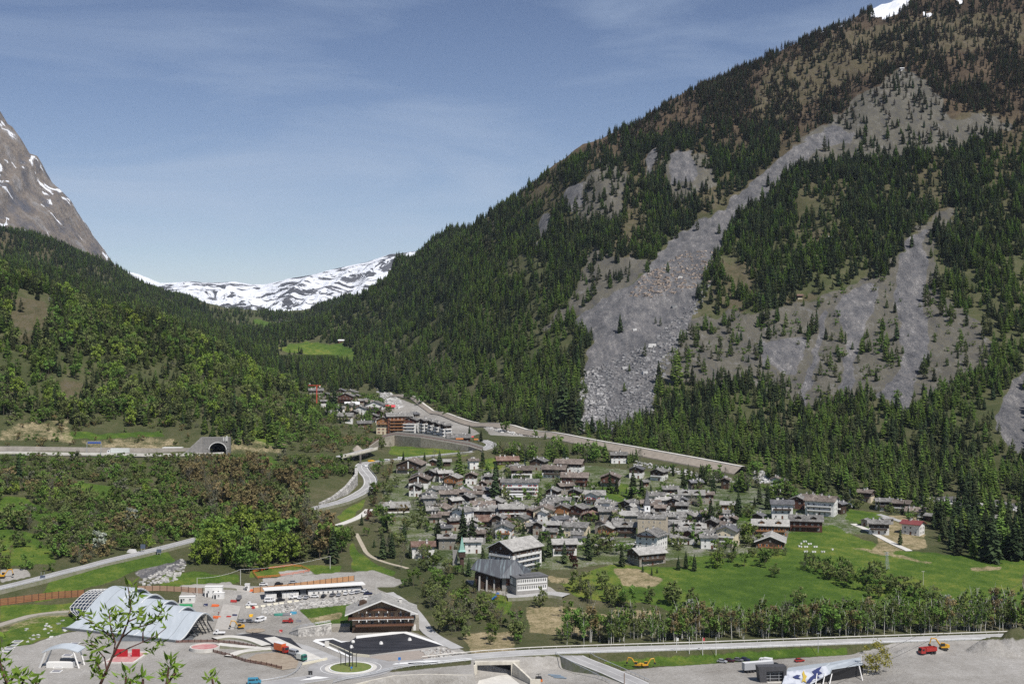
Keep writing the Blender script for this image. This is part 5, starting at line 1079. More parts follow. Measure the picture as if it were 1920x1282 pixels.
def normals(P):
    out = []
    for i in range(len(P)):
        d = P[min(i + 1, len(P) - 1)] - P[max(i - 1, 0)]; d.z = 0; d.normalize(); out.append(Vector((-d.y, d.x, 0)))
    return out
def road(name, pts, w, m, off=0.08, z=None, lines=(), skirt=2.0, kind='structure', label=None, zs=None, rec=True):
    P = pline(pts, z) if not isinstance(pts[0], Vector) else list(pts); P = dens(smooth(P, 2), 3.5)
    if z is None and zs is None:
        zz = []
        for p, n in zip(P, normals(P)): zz.append(max(zat(p.x + n.x * o, p.y + n.y * o) for o in (-w / 2, 0, w / 2)))
        for _ in range(12): zz = [zz[0]] + [(a + 2 * b + c) / 4 for a, b, c in zip(zz[:-2], zz[1:-1], zz[2:])] + [zz[-1]]
        for p, q in zip(P, zz): p.z = q
    if zs is not None:
        n_ = len(P)
        for i, p in enumerate(P): p.z = np.interp(i / (n_ - 1), np.linspace(0, 1, len(zs)), zs)
    Nn = normals(P); b = MB()
    def strip(o0, o1, dz, mi, sk=0):
        vs = []
        for p, n in zip(P, Nn):
            a, c = p + n * o0, p + n * o1; vs += [(a.x, a.y, p.z + dz), (c.x, c.y, p.z + dz)]
        n0 = len(vs) // 2; fs = [(2 * i, 2 * i + 2, 2 * i + 3, 2 * i + 1) for i in range(n0 - 1)]
        b.add(vs, fs, mi)
        if sk:
            for o, s_ in ((o0, 0), (o1, 1)):
                vs = []
                for p, n in zip(P, Nn): a = p + n * o; vs += [(a.x, a.y, p.z + dz), (a.x + n.x * (-.8 if o < 0 else .8), a.y + n.y * (-.8 if o < 0 else .8), p.z + dz - sk)]
                b.add(vs, [(2 * i, 2 * i + 1, 2 * i + 3, 2 * i + 2) for i in range(n0 - 1)], 2)
    strip(-w / 2, w / 2, off, 0, skirt)
    for o, lw in lines: strip(o - lw / 2, o + lw / 2, off + .012, 1)
    o = b.obj(name, [m, PAINT, mat('verge', (0.20, 0.19, 0.15), (0.13, 0.14, 0.08), 0.95, 0.5)])
    if kind: o['kind'] = kind
    if label: o['label'] = label; o['category'] = name.replace('_', ' ')
    if rec: ROADS.append((np.array([(p.x, p.y) for p in P]), w))
    return P, Nn, o
def sheet(name, pts, m, off=0.05, z=0.0, label=None):
    P = [onz(x, y, z) if z is not None else ground(x, y) for x, y in pts]; b = MB(); b.add([(p.x, p.y, p.z + off) for p in P], [tuple(range(len(P)))])
    o = b.obj(name, m); o['kind'] = 'structure'
    return o
def rail_run(name, P, label, cat, posts=4.0, h=0.8, m=STEEL, bar=.16, double=False, group=None, prm=None):
    """guard rail: posts are parts, the bar another"""
    o = empty(name, tuple(P[0]), 0, label, cat, group); O = P[0]; b = MB()
    Q = dens(P, 3.0)
    for hh in ((h, h * .55) if double else (h,)):
        for a, c in zip(Q[:-1], Q[1:]): b.tube(a - O + Vector((0, 0, hh)), c - O + Vector((0, 0, hh)), bar, bar, 4, cap=False)
    b.obj('rail', m, o); n = 0; pm = None
    D_ = sum((c - a).length for a, c in zip(P[:-1], P[1:])); k_ = min(99, max(2, int(D_ / posts)))
    q = MB(); q.box(-.07, .07, -.07, .07, -.3, h + .05); pm = q.mesh('post', prm or m)
    acc = [0]
    for a, c in zip(Q[:-1], Q[1:]): acc.append(acc[-1] + (c - a).length)
    for i in range(k_ + 1):
        s_ = acc[-1] * i / k_; j = min(max(int(np.searchsorted(acc, s_)) - 1, 0), len(Q) - 2); f = (s_ - acc[j]) / max(acc[j + 1] - acc[j], 1e-6)
        p = Q[j].lerp(Q[j + 1], min(f, 1)) - O; c = bpy.data.objects.new('post', pm); SC.objects.link(c); c.parent = o; c.location = p
    return o
def wall_run(name, P, h, th, m, label, cat='wall', top=None, base=3.0, cap=None):
    """wall along world points; h: heights per point"""
    hs = h if hasattr(h, '__len__') else [h] * len(P); Nn = normals(P); O = P[0]; b = MB(); vs = []
    for p, n, q in zip(P, Nn, hs):
        for o_, z_ in ((-th / 2, -base), (-th / 2, q), (th / 2, q), (th / 2, -base)): a = p + n * o_ - O; vs.append((a.x, a.y, a.z + z_))
    fs = []
    for i in range(len(P) - 1):
        for j in range(4): fs.append((4 * i + j, 4 * i + 4 + j, 4 * i + 4 + (j + 1) % 4, 4 * i + (j + 1) % 4))
    fs += [(0, 1, 2, 3), tuple(4 * (len(P) - 1) + j for j in (3, 2, 1, 0))]
    b.add(vs, fs)
    if cap:
        vs = []
        for p, n, q in zip(P, Nn, hs):
            for o_, z_ in ((-th / 2 - .12, q + .003), (-th / 2 - .12, q + .25), (th / 2 + .12, q + .25), (th / 2 + .12, q + .003)): a = p + n * o_ - O; vs.append((a.x, a.y, a.z + z_))
        o = empty(name, tuple(O), 0, label, cat); b.obj('wall', m, o); c = MB(); c.add(vs, fs); c.obj('coping', cap, o); return o
    o = b.obj(name, m, loc=tuple(O)); tag(o, label, cat); return o
# main road with its lines, roundabout and the arms
rp = [(x, y) for x, y in zip(RD_X, RD_Y)]
RP = [onz(x, y, 0) for x, y in rp[2:]]
P, Nn, _ = road('main_road', RP, 10.0, ASPH2, 0.08, 0, ((-4.2, .22), (4.2, .22), (0, .15)), 0.3)
ring_c = onz(658, 1251.5, 0)
def disc(cx, cy, z, r0, r1, m, name, n=64, ky=1.0):
    b = MB(); vs = []
    for i in range(n): a = 6.2832 * i / n; vs += [(cx + r1 * math.cos(a), cy + ky * r1 * math.sin(a), z)] + ([(cx + r0 * math.cos(a), cy + ky * r0 * math.sin(a), z)] if r0 else [])
    if r0: b.add(vs, [(2 * i, (2 * i + 2) % (2 * n), (2 * i + 3) % (2 * n), 2 * i + 1) for i in range(n)])
    else: b.add(vs, [tuple(range(n))])
    o = b.obj(name, m); o['kind'] = 'structure'; return o
disc(ring_c.x, ring_c.y, .10, 0, 17.5, ASPH, 'roundabout_road'); disc(ring_c.x, ring_c.y, .125, 9.0, 10.6, PCONC, 'roundabout_apron'); disc(ring_c.x, ring_c.y, .13, 12.2, 12.45, PAINT, 'roundabout_marking')
b = MB(); n = 48
for i in range(n):
    a, c = 6.2832 * i / n, 6.2832 * (i + 1) / n; A = lambda t, r: (ring_c.x + r * math.cos(t), ring_c.y + r * math.sin(t))
    b.add([(*A(a, 8.9), .1), (*A(c, 8.9), .1), (*A(c, 8.9), .32), (*A(a, 8.9), .32), (*A(a, 8.4), .32), (*A(c, 8.4), .32)], [(0, 1, 2, 3), (3, 2, 5, 4)])
struct(b.obj('roundabout_kerb', PAINT))
b = MB(); vs = [(ring_c.x, ring_c.y, .85)]
for r_, z_ in ((4, .75), (6.6, .5), (8.4, .28)): vs += [(ring_c.x + r_ * math.cos(6.2832 * i / n), ring_c.y + r_ * math.sin(6.2832 * i / n), z_) for i in range(n)]
fs = [(0, 1 + i, 1 + (i + 1) % n) for i in range(n)]
for k_ in range(2): fs += [(1 + k_ * n + i, 1 + (k_ + 1) * n + i, 1 + (k_ + 1) * n + (i + 1) % n, 1 + k_ * n + (i + 1) % n) for i in range(n)]
b.add(vs, fs); struct(b.obj('roundabout_lawn', mat('short_lawn', (0.10, 0.15, 0.03), (0.17, 0.18, 0.06), 0.95, 0.6), smooth=True))
road('access_road', [(700, 1247), (740, 1244), (800, 1240)], 9.5, ASPH, 0.06, 0, (), 0.2)
road('west_road', [(645, 1262), (590, 1271), (520, 1281), (440, 1292)], 11.0, ASPH, 0.07, 0, ((-5, .2), (5, .2)), 0.2)
road('site_road', [(636, 1243), (600, 1228), (560, 1212), (500, 1198), (440, 1190)], 9.0, ASPH2, 0.06, 0, (), 0.2)
sheet('asphalt_strip', [(438, 1190), (480, 1186), (545, 1196), (560, 1210), (592, 1238), (572, 1242), (545, 1230), (520, 1216), (490, 1202), (450, 1196)], BLACK, 0.12)
sheet('median_strip', [(495, 1196), (515, 1193), (548, 1208), (600, 1232), (612, 1238), (575, 1240), (530, 1218)], PCONC, 0.135)
sheet('asphalt_lot', [(600, 1201), (625, 1199), (640, 1204), (655, 1203), (668, 1194), (757, 1184.5), (800, 1196), (836, 1209.5), (755, 1219), (700, 1226), (668, 1229), (655, 1228), (630, 1214)], BLACK, 0.14)
for i_, pts in enumerate(([(586, 1202), (592, 1198), (625, 1196), (640, 1202), (655, 1202), (640, 1204.5), (624, 1198.5), (597, 1202), (660, 1231), (656, 1232.5)], [(668, 1192), (757, 1182), (842, 1211), (838, 1213), (757, 1187), (668, 1197)])):
    sheet('kerb_strip', pts, PAINT, 0.16)
sheet('gravel_verge', [(700, 1229), (760, 1221), (838, 1214), (868, 1226), (800, 1234), (740, 1239), (690, 1234)], mat('reddish_gravel', (0.34, 0.29, 0.25), (0.27, 0.24, 0.21), 0.95, 0.6), 0.05)
sheet('white_hatching', [(735, 1246), (790, 1243), (830, 1238), (800, 1238), (742, 1243)], PAINT, 0.16); sheet('white_hatching', [(560, 1276), (592, 1267.5), (618, 1270), (600, 1272.5)], PAINT, 0.16); sheet('asphalt_patch', [(764, 1242.5), (820, 1240), (822, 1243), (768, 1245.5)], BLACK, 0.17)
# branch road down to the lot on the right
road('branch_road', [onz(1058, 1221, 0), onz(1080, 1232, -.5), onz(1110, 1245, -1.7), onz(1152, 1262, -2.7), onz(1200, 1284, -3.15)], 9.5, ASPH, 0.1, None, ((-4.2, .25), (4.2, .25), (0, .15)), 5.5, zs=[0, -.6, -1.7, -2.7, -3.15])[2].data.materials[2] = mat('ramp_bank', (0.24, 0.235, 0.21), (0.15, 0.17, 0.09), .95, .25)
# lower road from the left up to the bend and the bridge
LRP, LRN, _ = road('lower_road', [(-60, 1122), (0, 1106), (60, 1092), (130, 1073), (220, 1050), (300, 1031), (380, 1010), (470, 985), (540, 966), (590, 955), (640, 944), (676, 928), (695, 912), (694, 898), (684, 888), (676, 880), (682, 872), (705, 869), (740, 863), (800, 856), (850, 851), (892, 846), (915, 841), (925, 834), (905, 826)], 9.5, ASPH, 0.35, None, ((-4.0, .28), (4.0, .28), (0, .25)), 3.0)
road('pale_service_road', [(618, 990), (650, 980), (678, 968), (692, 955)], 5.5, PCONC, .25); road('footpath', [(668, 1000), (678, 1020), (690, 1042), (720, 1054), (765, 1066)], 2.4, mat('beige_gravel', (0.42, 0.37, 0.28), (0.34, 0.30, 0.23)), .15)
road('chalet_lane', [(728, 1112), (748, 1124), (772, 1142), (790, 1165), (802, 1185), (822, 1198), (858, 1216)], 6.0, ASPH2, .2)
road('village_lane', [(872, 905), (895, 918), (912, 934), (940, 950), (980, 966), (1003, 978), (1018, 993), (1040, 1006), (1068, 1014), (1120, 1024), (1190, 1020)], 5.0, ASPH2, .2); road('right_lane', [(1590, 944), (1625, 955), (1655, 967), (1690, 978)], 4.5, ASPH2, .2)
road('right_lane', [(1600, 982), (1625, 992), (1650, 1006), (1680, 1022), (1705, 1033)], 4.2, PCONC, .2); road('school_yard', [(950, 1120), (990, 1118), (1030, 1112), (1062, 1118)], 9, ASPH2, .12)
road('gravel_track', [(-20, 1178), (20, 1166), (70, 1150), (130, 1148)], 5, mat('gravel_track', (0.36, 0.33, 0.28), (0.29, 0.265, 0.225)), .12); road('site_track', [(340, 1103), (420, 1098), (470, 1102), (440, 1120), (430, 1150), (420, 1180)], 9, mat('packed_gravel', (0.33, 0.31, 0.28), (0.40, 0.38, 0.35)), .06)
# guard rails along the main road
def offs(P, Nn, o, dz=0.0): return [p + n * o + Vector((0, 0, dz)) for p, n in zip(P, Nn)]
rail_run('guard_rail', offs(P, Nn, 5.6)[::3], 'pale double guard rail along the birch side of the main road', 'guard rail', 6.0, .85, PCONC, .22)
rail_run('guard_rail', offs(P, Nn, -5.3)[12::3], 'thin post guard rail along the lot side of the main road', 'guard rail', 3.0, .8, STEEL, .1)
RP2 = [onz(x, y, 0) for x, y in ((470, 1281), (520, 1274), (548, 1266), (562, 1254), (566, 1244), (590, 1239), (612, 1236))]
rail_run('guard_rail', smooth(RP2), 'curved steel guard rail around the brown earth field', 'guard rail', 3.0, .8, STEEL, .13)
RP2 = [onz(x, y, 0) for x, y in ((625, 1281), (650, 1274), (700, 1266), (735, 1256), (780, 1249), (830, 1244), (885, 1239))]
rail_run('guard_rail', smooth(RP2), 'tall steel railing on the concrete wall below the roundabout', 'railing', 3.0, 1.3, STEEL, .12, True)
rail_run('guard_rail', offs(LRP, LRN, -5.0, .3)[0:int(len(LRP) * .40):4], 'guard rail on the outer edge of the lower road at the left', 'guard rail', 5.0, .8, STEEL, .12)
rail_run('guard_rail', offs(LRP, LRN, -5.0, .3)[int(len(LRP) * .55):int(len(LRP) * .74):3], 'guard rail on the outside of the white lined road bend', 'guard rail', 5.0, .9, STEEL, .16)
q = [onz(x, y, z) + Vector((0, 0, 0)) for x, y, z in ((1048, 1226, 0), (1064, 1235, -.5), (1092, 1250, -1.7), (1125, 1266, -2.7), (1150, 1280, -3.1))]
rail_run('guard_rail', [p + Vector((-1.5, 0, 0)) for p in q], 'guard rail on the left edge of the branch road', 'guard rail', 3.0, .8, STEEL, .13)
q = [onz(x, y, z) for x, y, z in ((1100, 1226, 0), (1110, 1233, -.6), (1138, 1245, -1.8), (1172, 1260, -2.8), (1210, 1277, -3.15))]
rail_run('guard_rail', [p + Vector((1.5, 0, 0)) for p in q], 'guard rail on the right edge of the branch road', 'guard rail', 3.0, .8, STEEL, .13)
# concrete wall and underpass below the road
zc = -0.4
wall_run('concrete_wall', [onz(x, y, -.3) for x, y in ((640, 1290), (700, 1275), (740, 1267), (800, 1264.5), (860, 1266), (886, 1266))], .35, .9, CONC, 'long stained concrete retaining wall below the roundabout', base=9)
a = onz(895, 1243, -.2); u = empty('underpass', (a.x, a.y - 1, -5), 0.06, 'concrete underpass portal with dark opening under the main road', 'underpass'); s_ = scl(a); FOOT.append((a.x + 7, a.y - 3, 9))
q = MB(); q.box(-1.0, 17.6, -1.2, 1.2, 4.6, 5.9); q.box(-1, -.02, -1.2, 3, -.5, 4.6); q.box(14.02, 17.6, -1.2, 3, -.5, 4.6); q.box(-1, 17.6, 3, 3.4, -.5, 4.6); q.obj('portal_frame', CONC, u)
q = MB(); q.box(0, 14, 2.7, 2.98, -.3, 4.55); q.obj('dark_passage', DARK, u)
q = MB(); q.prism([(14.6, -1.25), (15.4, -1.25), (21.6, -15), (20.8, -15)][::-1] if False else [(20.8, -15), (21.6, -15), (15.4, -1.25), (14.6, -1.25)], -1, [2.2, 2.2, 5.4, 5.4]); q.box(20.8, 25, -15.8, -15.02, -1, 2.2); q.prism([(-8, -8), (-7.4, -8), (-.4, -1.25), (-1, -1.25)], -1, [2.0, 2.0, 5, 5]); q.obj('wing_wall', CONC, u)
sheet('underpass_floor', [(898, 1275), (950, 1262), (985, 1290), (890, 1295)], PCONC, .06, -5.0)
# flood channel wall across the back of the village
LV = smooth(pline([(738, 743), (762, 744), (785, 757), (815, 775), (855, 788), (900, 799), (1000, 816), (1100, 833), (1200, 851), (1300, 869), (1392, 887)]), 2); NL = normals(LV); O = LV[0]; b = MB(); vs = []
for p, n in zip(LV, NL):
    if n.y > 0: n = -n
    zz = zat(p.x, p.y)
    for o_, h_ in ((9.5, -1.5), (9, 0.3), (1.2, 4.6), (1.2, 5.2), (-1.0, 5.2), (-4.2, 4.9), (-8, 0)):
        kk = float(np.interp(p.y, (1050, 1400), (1, .5))); a = p + n * o_ * kk - O; vs.append((a.x, a.y, zz - O.z + (h_ * kk if h_ > 0 else h_)))
k_ = 7; n_ = len(LV); fc = [(k_ * i + j, k_ * i + j + 1, k_ * i + k_ + j + 1, k_ * i + k_ + j) for i in range(n_ - 1) for j in range(k_ - 1)]
b.add(vs, fc); b.m = [(1 if j >= 2 else 0) for i in range(n_ - 1) for j in range(k_ - 1)]
tag(b.obj('flood_wall', [mat('channel_face', (0.30, 0.26, 0.215), (0.23, 0.20, 0.165), 0.95, 0.3), mat('channel_top', (0.60, 0.575, 0.52), (0.50, 0.475, 0.43), 0.95, 0.3)], loc=tuple(O)), 'long sloping flood channel wall with pale crest winding behind the village', 'flood wall')
ROADS.append((np.array([(p.x, p.y) for p in dens(LV, 5)]), 16)); NLf = LV
# long retaining wall below the timber hotel
pb = [(694, 842), (712, 837), (740, 835), (790, 838), (840, 842), (880, 845), (905, 848)]; pt = [834, 820, 812, 817, 826, 834, 843]
WP = pline(pb); D0 = [p.y for p in WP]; WPp = WP
wall_run('retaining_wall', WPp, [.85 * (b_[1] - t_) / scl(p) for b_, t_, p in zip(pb, pt, WPp)], 1.6, tilemat('tan_masonry', (0.30, 0.265, 0.215), (0.38, 0.34, 0.28), (0.46, 0.42, 0.35), 0.8), 'long curved stone retaining wall below the timber hotel', base=1.2)
wp = [p.lerp(p, 0) + Vector((0, 1.5, .85 * (b_[1] - t_) / scl(p))) for b_, t_, p in zip(pb, pt, WPp)]
b = MB(); O = wp[0]; vs = []
for p in wp: vs += [tuple(p - O), tuple(p - O + Vector((0, 26, 1.2)))]
b.add(vs, [(2 * i, 2 * i + 2, 2 * i + 3, 2 * i + 1) for i in range(len(wp) - 1)]); struct(b.obj('hotel_terrace_ground', mat('terrace_gravel', (0.12, 0.115, 0.10), (0.17, 0.16, 0.14)), loc=tuple(O)))
rail_run('fence', wp, 'brown railing on top of the long retaining wall', 'railing', 4, 1.2, BRRAIL, .2)
# red restaurant awnings
for i_, (x, y, w_) in enumerate(((846, 828, 16), (862, 830, 14), (884, 826, 9), (893, 831, 8))):
    g_ = ground(x, y) + Vector((0, -3, 3)); s_ = scl(g_); q = MB(); w2 = w_ / s_ / 2; q.extr([(-1.6, 2.2), (1.6, 3.0), (1.6, 3.15), (-1.6, 2.35)], -w2, w2, 'x')
    o = empty('awning', tuple(g_ - Vector((0, 0, 2))), 0, ('red awning in front of the restaurant, leftmost of four', 'red awning second from left in front of the restaurant', 'red and orange awning right of the restaurant', 'red awning at the road end beyond the restaurant')[i_], 'awning', 'red awnings by the restaurant')
    q.obj('canopy', (ROOF['pink'], SHUT['orange'], ROOF['pink'], SHUT['orange'])[i_], o); q = MB()
    for sx in (-1, 1): q.box(sx * w2 - .1, sx * w2 + .1, -1.5, -1.3, -3, 2.2)
    q.obj('frame', BLKST, o)
# highway on the left slope: deck, parapets, rear wall, tunnel, gantry
HP = [at(x, y, D) for x, y, D in ((-60, 849, 876), (0, 849, 882), (100, 850, 900), (200, 850.5, 915), (300, 851, 932), (400, 850, 945), (412, 849, 949))]
P2, N2, _ = road('highway', HP, 13, ASPH2, 0.3, None, ((-5.5, .25), (5.5, .25)), 1.0, zs=[p.z for p in HP])
wall_run('highway_parapet', offs(P2, N2, -6.9, .3)[::4], .9, .5, PCONC, 'pale parapet along the outer edge of the highway', 'parapet', base=1.4)
wall_run('highway_viaduct', offs(P2, N2, -5.8, -1.2)[::4], .2, 1.2, mat('dark_concrete', (0.12, 0.11, 0.10), (0.17, 0.155, 0.14)), 'shaded concrete edge beam under the highway parapet', 'viaduct', base=2.6)  # beam's dark colour holds the shade under the deck
wall_run('highway_wall', offs(P2, N2, 8.5, 0)[::4][:-1], [4.2, 4.4, 4.6, 4.2, 3.6, 3.2, 3.0, 3.2, 3.4] * 1 + [3.2] * 40 if False else 3.8, 1.0, mat('pale_stained_concrete', (0.34, 0.31, 0.27), (0.25, 0.23, 0.20), 0.95, 0.25), 'pale concrete wall on the uphill side of the highway', base=2)
a = at(368, 850, 944); tp = empty('tunnel_portal', (a.x, a.y, a.z), 0.02, 'shaded grey stone tunnel portal with white rimmed dark arch', 'tunnel'); s_ = scl(a); FOOT.append((a.x + 12, a.y + 4, 13))
w_, hh, cxa, ra = 62 / s_, 30 / s_, 40 / s_, 15.5 / s_; q = MB(); n = 20
arc = [(cxa + ra * math.cos(math.pi * i / n), -.4 + 3.2 + ra * .85 * math.sin(math.pi * i / n)) for i in range(n + 1)]
out = [(w_, 0), (w_, hh), (cxa, hh), (4.5, hh), (2, hh * .7), (0, 1)]
for i in range(n):     # facade around the arch, fan quads out to the rim
    def rim(t):
        x, z = arc[t]; d = Vector((x - cxa, z - 2.0)); m_ = min((w_ - cxa) / d.x if d.x > 1e-6 else 1e9, (cxa - 3) / -d.x if d.x < -1e-6 else 1e9, (hh - 2.0) / d.y if d.y > 1e-6 else 1e9); return (cxa + d.x * m_, 2.0 + d.y * m_)
    (x0, z0_), (x1, z1_) = arc[i], arc[i + 1]; (X0, Z0_), (X1, Z1_) = rim(i), rim(i + 1); q.add([(x0, 0, z0_), (x1, 0, z1_), (X1, 0, Z1_), (X0, 0, Z0_)], [(0, 3, 2, 1)])
q.box(cxa + ra, w_, 0, 3, -2, 3.4); q.box(3, cxa - ra, 0, 3, -2, 3.4); q.box(3, w_, .05, 6, hh - .6, hh); q.box(w_ - .5, w_, .05, 6, 0, hh - .7)
q.obj('facade', mat('shaded_stonework', (0.17, 0.165, 0.155), (0.24, 0.23, 0.215), .9, .6), tp)  # stone colour darkened to carry the shadow on the portal
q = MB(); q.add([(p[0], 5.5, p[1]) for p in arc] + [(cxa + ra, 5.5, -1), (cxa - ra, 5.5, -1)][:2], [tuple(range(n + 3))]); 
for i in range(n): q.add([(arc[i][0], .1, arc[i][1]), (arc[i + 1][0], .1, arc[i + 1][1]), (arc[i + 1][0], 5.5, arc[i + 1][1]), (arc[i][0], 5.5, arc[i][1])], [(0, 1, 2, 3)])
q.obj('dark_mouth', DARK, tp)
q = MB()
for i in range(n):
    k1, k2 = 1.0, 1.09; P_ = lambda i_, k_: (cxa + (arc[i_][0] - cxa) * k_, (arc[i_][1] - 2.8) * k_ + 2.8)
    p0, p1, p2, p3 = P_(i, k1), P_(i + 1, k1), P_(i + 1, k2), P_(i, k2); q.add([(p0[0], -.15, p0[1]), (p1[0], -.15, p1[1]), (p2[0], -.15, p2[1]), (p3[0], -.15, p3[1])], [(0, 1, 2, 3)])
q.obj('arch_rim', TRIM, tp)
for k_ in range(3): q = MB(); q.cyl(w_ - 4.5 + k_ * 1.3, -.3, hh - 2.6, hh + (.2 if k_ < 2 else 1.2), .28 if k_ < 2 else .45, 8); q.obj('vent_pipe', TRIM, tp)
q = MB(); q.prism([(-8, -5.5), (-7, -6), (4.4, -.1), (3.4, .6)], -3, [.5, .5, hh, hh]); q.obj('wing_wall', MAT['shaded_stonework'], tp)
a = at(163, 849, 905); gt = empty('sign_gantry', tuple(a), 0, 'gantry with a row of blue road signs over the highway', 'road sign'); s_ = scl(a)
q = MB(); q.box(-.15, .15, -.15, .15, -1, 22 / s_); q.box(26 / s_, 26 / s_ + .25, -.15, .15, -1, 22 / s_); q.box(-.2, 27 / s_, -.15, .15, 21 / s_, 22 / s_); q.obj('frame', STEEL, gt)
for k_ in range(6): q = MB(); q.box(.8 + k_ * 1.55, 2.1 + k_ * 1.55, -.4, -.25, 17.5 / s_, 21 / s_); q.obj('sign_panel', mat('sign_blue', (0.03, 0.08, 0.33), rough=.5), gt)
a = at(308, 849, 945); sh = empty('toll_shelter', tuple(a + Vector((0, 4, 0))), 0, 'low pink and white roadside building with flat white roof by the tunnel', 'building'); s_ = scl(a)
q = MB(); q.box(0, 10, 0, 4, -.5, 3.0); q.obj('wall', WALL['pinkw'], sh); q = MB(); q.box(-2.5, 12, -1.5, 5, 3.3, 3.75); q.obj('roof', TRIM, sh)
for k_ in range(4): put('window', window_mesh(1.1, 1.2, None), sh, Matrix.Translation((1.2 + 2.5 * k_, -.02, .8)))
# small bridge and cut slope at the bend
BP = [at(x, y, D) for x, y, D in ((632, 857, 955), (655, 852, 965), (680, 845, 985), (700, 840, 1000))]
P3, N3, _ = road('bridge_deck', BP, 7, ASPH2, 0.2, None, (), 1.2, zs=[p.z for p in BP], kind=None); tag(_, 'concrete bridge deck curving behind the road bend', 'bridge')
wall_run('bridge_parapet', offs(P3, N3, -3.8, .2)[::3], 1.0, .4, CONC, 'dark edged parapet of the bridge behind the road bend', 'parapet', base=1.6)
for x in (662, 676): a = at(x, 856, 970); q = MB(); q.box(-.6, .6, -.6, .6, -9, 1.5); tag(q.obj('bridge_pier', MAT['dark_concrete'], loc=tuple(a)), 'left concrete pier under the bridge' if x == 662 else 'right concrete pier under the bridge', 'pier')
a = at(670, 848, 995); q = MB(); q.tube((0, 0, -2), (0, 0, 5.5), 9, .6, 14); rfx = q.obj('gravel_heap', mat('gravel_heap', (0.33, 0.29, 0.24), (0.26, 0.23, 0.19), 0.95, 0.5, bump=.4), loc=tuple(a)); tag(rfx, 'pointed brown gravel heap behind the bridge', 'gravel heap')
CW = [at(x, y, D) for x, y, D in ((600, 951, 842), (625, 945, 856), (650, 935, 876), (668, 920, 905), (668, 905, 930), (662, 893, 945))]
wall_run('rock_cut', CW, [3, 8 / 1.5, 9, 12, 11, 4], 2.2, RUBBLE, 'steep grey rock cut on the inside of the road bend', 'rock face', base=4)
# concrete portal above the village
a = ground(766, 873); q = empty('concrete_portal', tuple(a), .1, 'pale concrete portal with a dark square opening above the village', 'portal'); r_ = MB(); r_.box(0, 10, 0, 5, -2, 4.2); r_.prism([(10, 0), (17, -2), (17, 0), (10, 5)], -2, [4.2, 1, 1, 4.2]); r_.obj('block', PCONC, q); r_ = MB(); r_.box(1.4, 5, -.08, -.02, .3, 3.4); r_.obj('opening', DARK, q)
# ------------------------------------------------------------------ construction site on the left
def fence_panels(name, pts, h, m, label, step=3.0, z=None):
    P = pline(pts, z); o = empty(name, tuple(P[0]), 0, label, 'fence'); O = P[0]; Q = dens(P, step); b = MB(); Nn = normals(Q)
    for a, c in zip(Q[:-1], Q[1:]):
        d = c - a; n = Vector((-d.y, d.x, 0)).normalized() * .06
        for k_ in range(4):
            z0, z1 = h * k_ / 4 + .08, h * (k_ + 1) / 4 - .03; b.add([tuple(a - O - n + Vector((0, 0, z0))), tuple(c - O - n + Vector((0, 0, z0))), tuple(c - O - n + Vector((0, 0, z1))), tuple(a - O - n + Vector((0, 0, z1))), tuple(a - O + n + Vector((0, 0, z0))), tuple(c - O + n + Vector((0, 0, z0))), tuple(c - O + n + Vector((0, 0, z1))), tuple(a - O + n + Vector((0, 0, z1)))], [(0, 1, 2, 3), (7, 6, 5, 4), (3, 2, 6, 7), (4, 5, 1, 0)])
    b.obj('boards', m, o); q = MB(); q.box(-.12, .12, -.16, .16, -.8, h + .25); pm = q.mesh('post', mat('dark_post', (0.07, 0.04, 0.03)))
    for p in Q[:99]: c = bpy.data.objects.new('post', pm); SC.objects.link(c); c.parent = o; c.location = p - O
    return o
fence_panels('plank_fence', [(-30, 1139), (0, 1135), (60, 1127), (110, 1121), (158, 1118)], 3.4, RUSTW, 'tall rusty plank wall left of the wave roofed hall')
fence_panels('plank_fence', [(258, 1108), (300, 1107), (340, 1109), (380, 1112)], 2.6, mat('faded_planks', (0.36, 0.22, 0.15), (0.42, 0.28, 0.20), 0.9, 1, stretch=(.3, .3, 6)), 'faded pinkish plank fence behind the wave roofed hall')
fence_panels('plank_fence', [(475, 1111), (540, 1104), (600, 1096), (664, 1088)], 2.6, OCHRE, 'ochre plank fence above the white parking gallery')
fence_panels('picket_fence', [(400, 1222), (430, 1230), (460, 1240), (500, 1247), (528, 1254)], 1.2, BRRAIL, 'brown wooden rail fence along the earth field', 2.5, 0); fence_panels('picket_fence', [(330, 1204), (400, 1203), (440, 1206), (480, 1214)], 1.1, BRRAIL, 'brown wooden rail fence behind the round pink basin', 2.5, 0)
# orange barrier net around the small excavation
P = pline([(474, 1074), (500, 1068), (548, 1062), (565, 1064), (581, 1072), (560, 1076), (520, 1082), (482, 1085)]); rail_run('barrier_net', P + [P[0]], 'orange net fence around the small excavation on the grass', 'net fence', 6, 1.3, mat('orange_net', (0.55, 0.12, 0.04), rough=.8), .12, True)
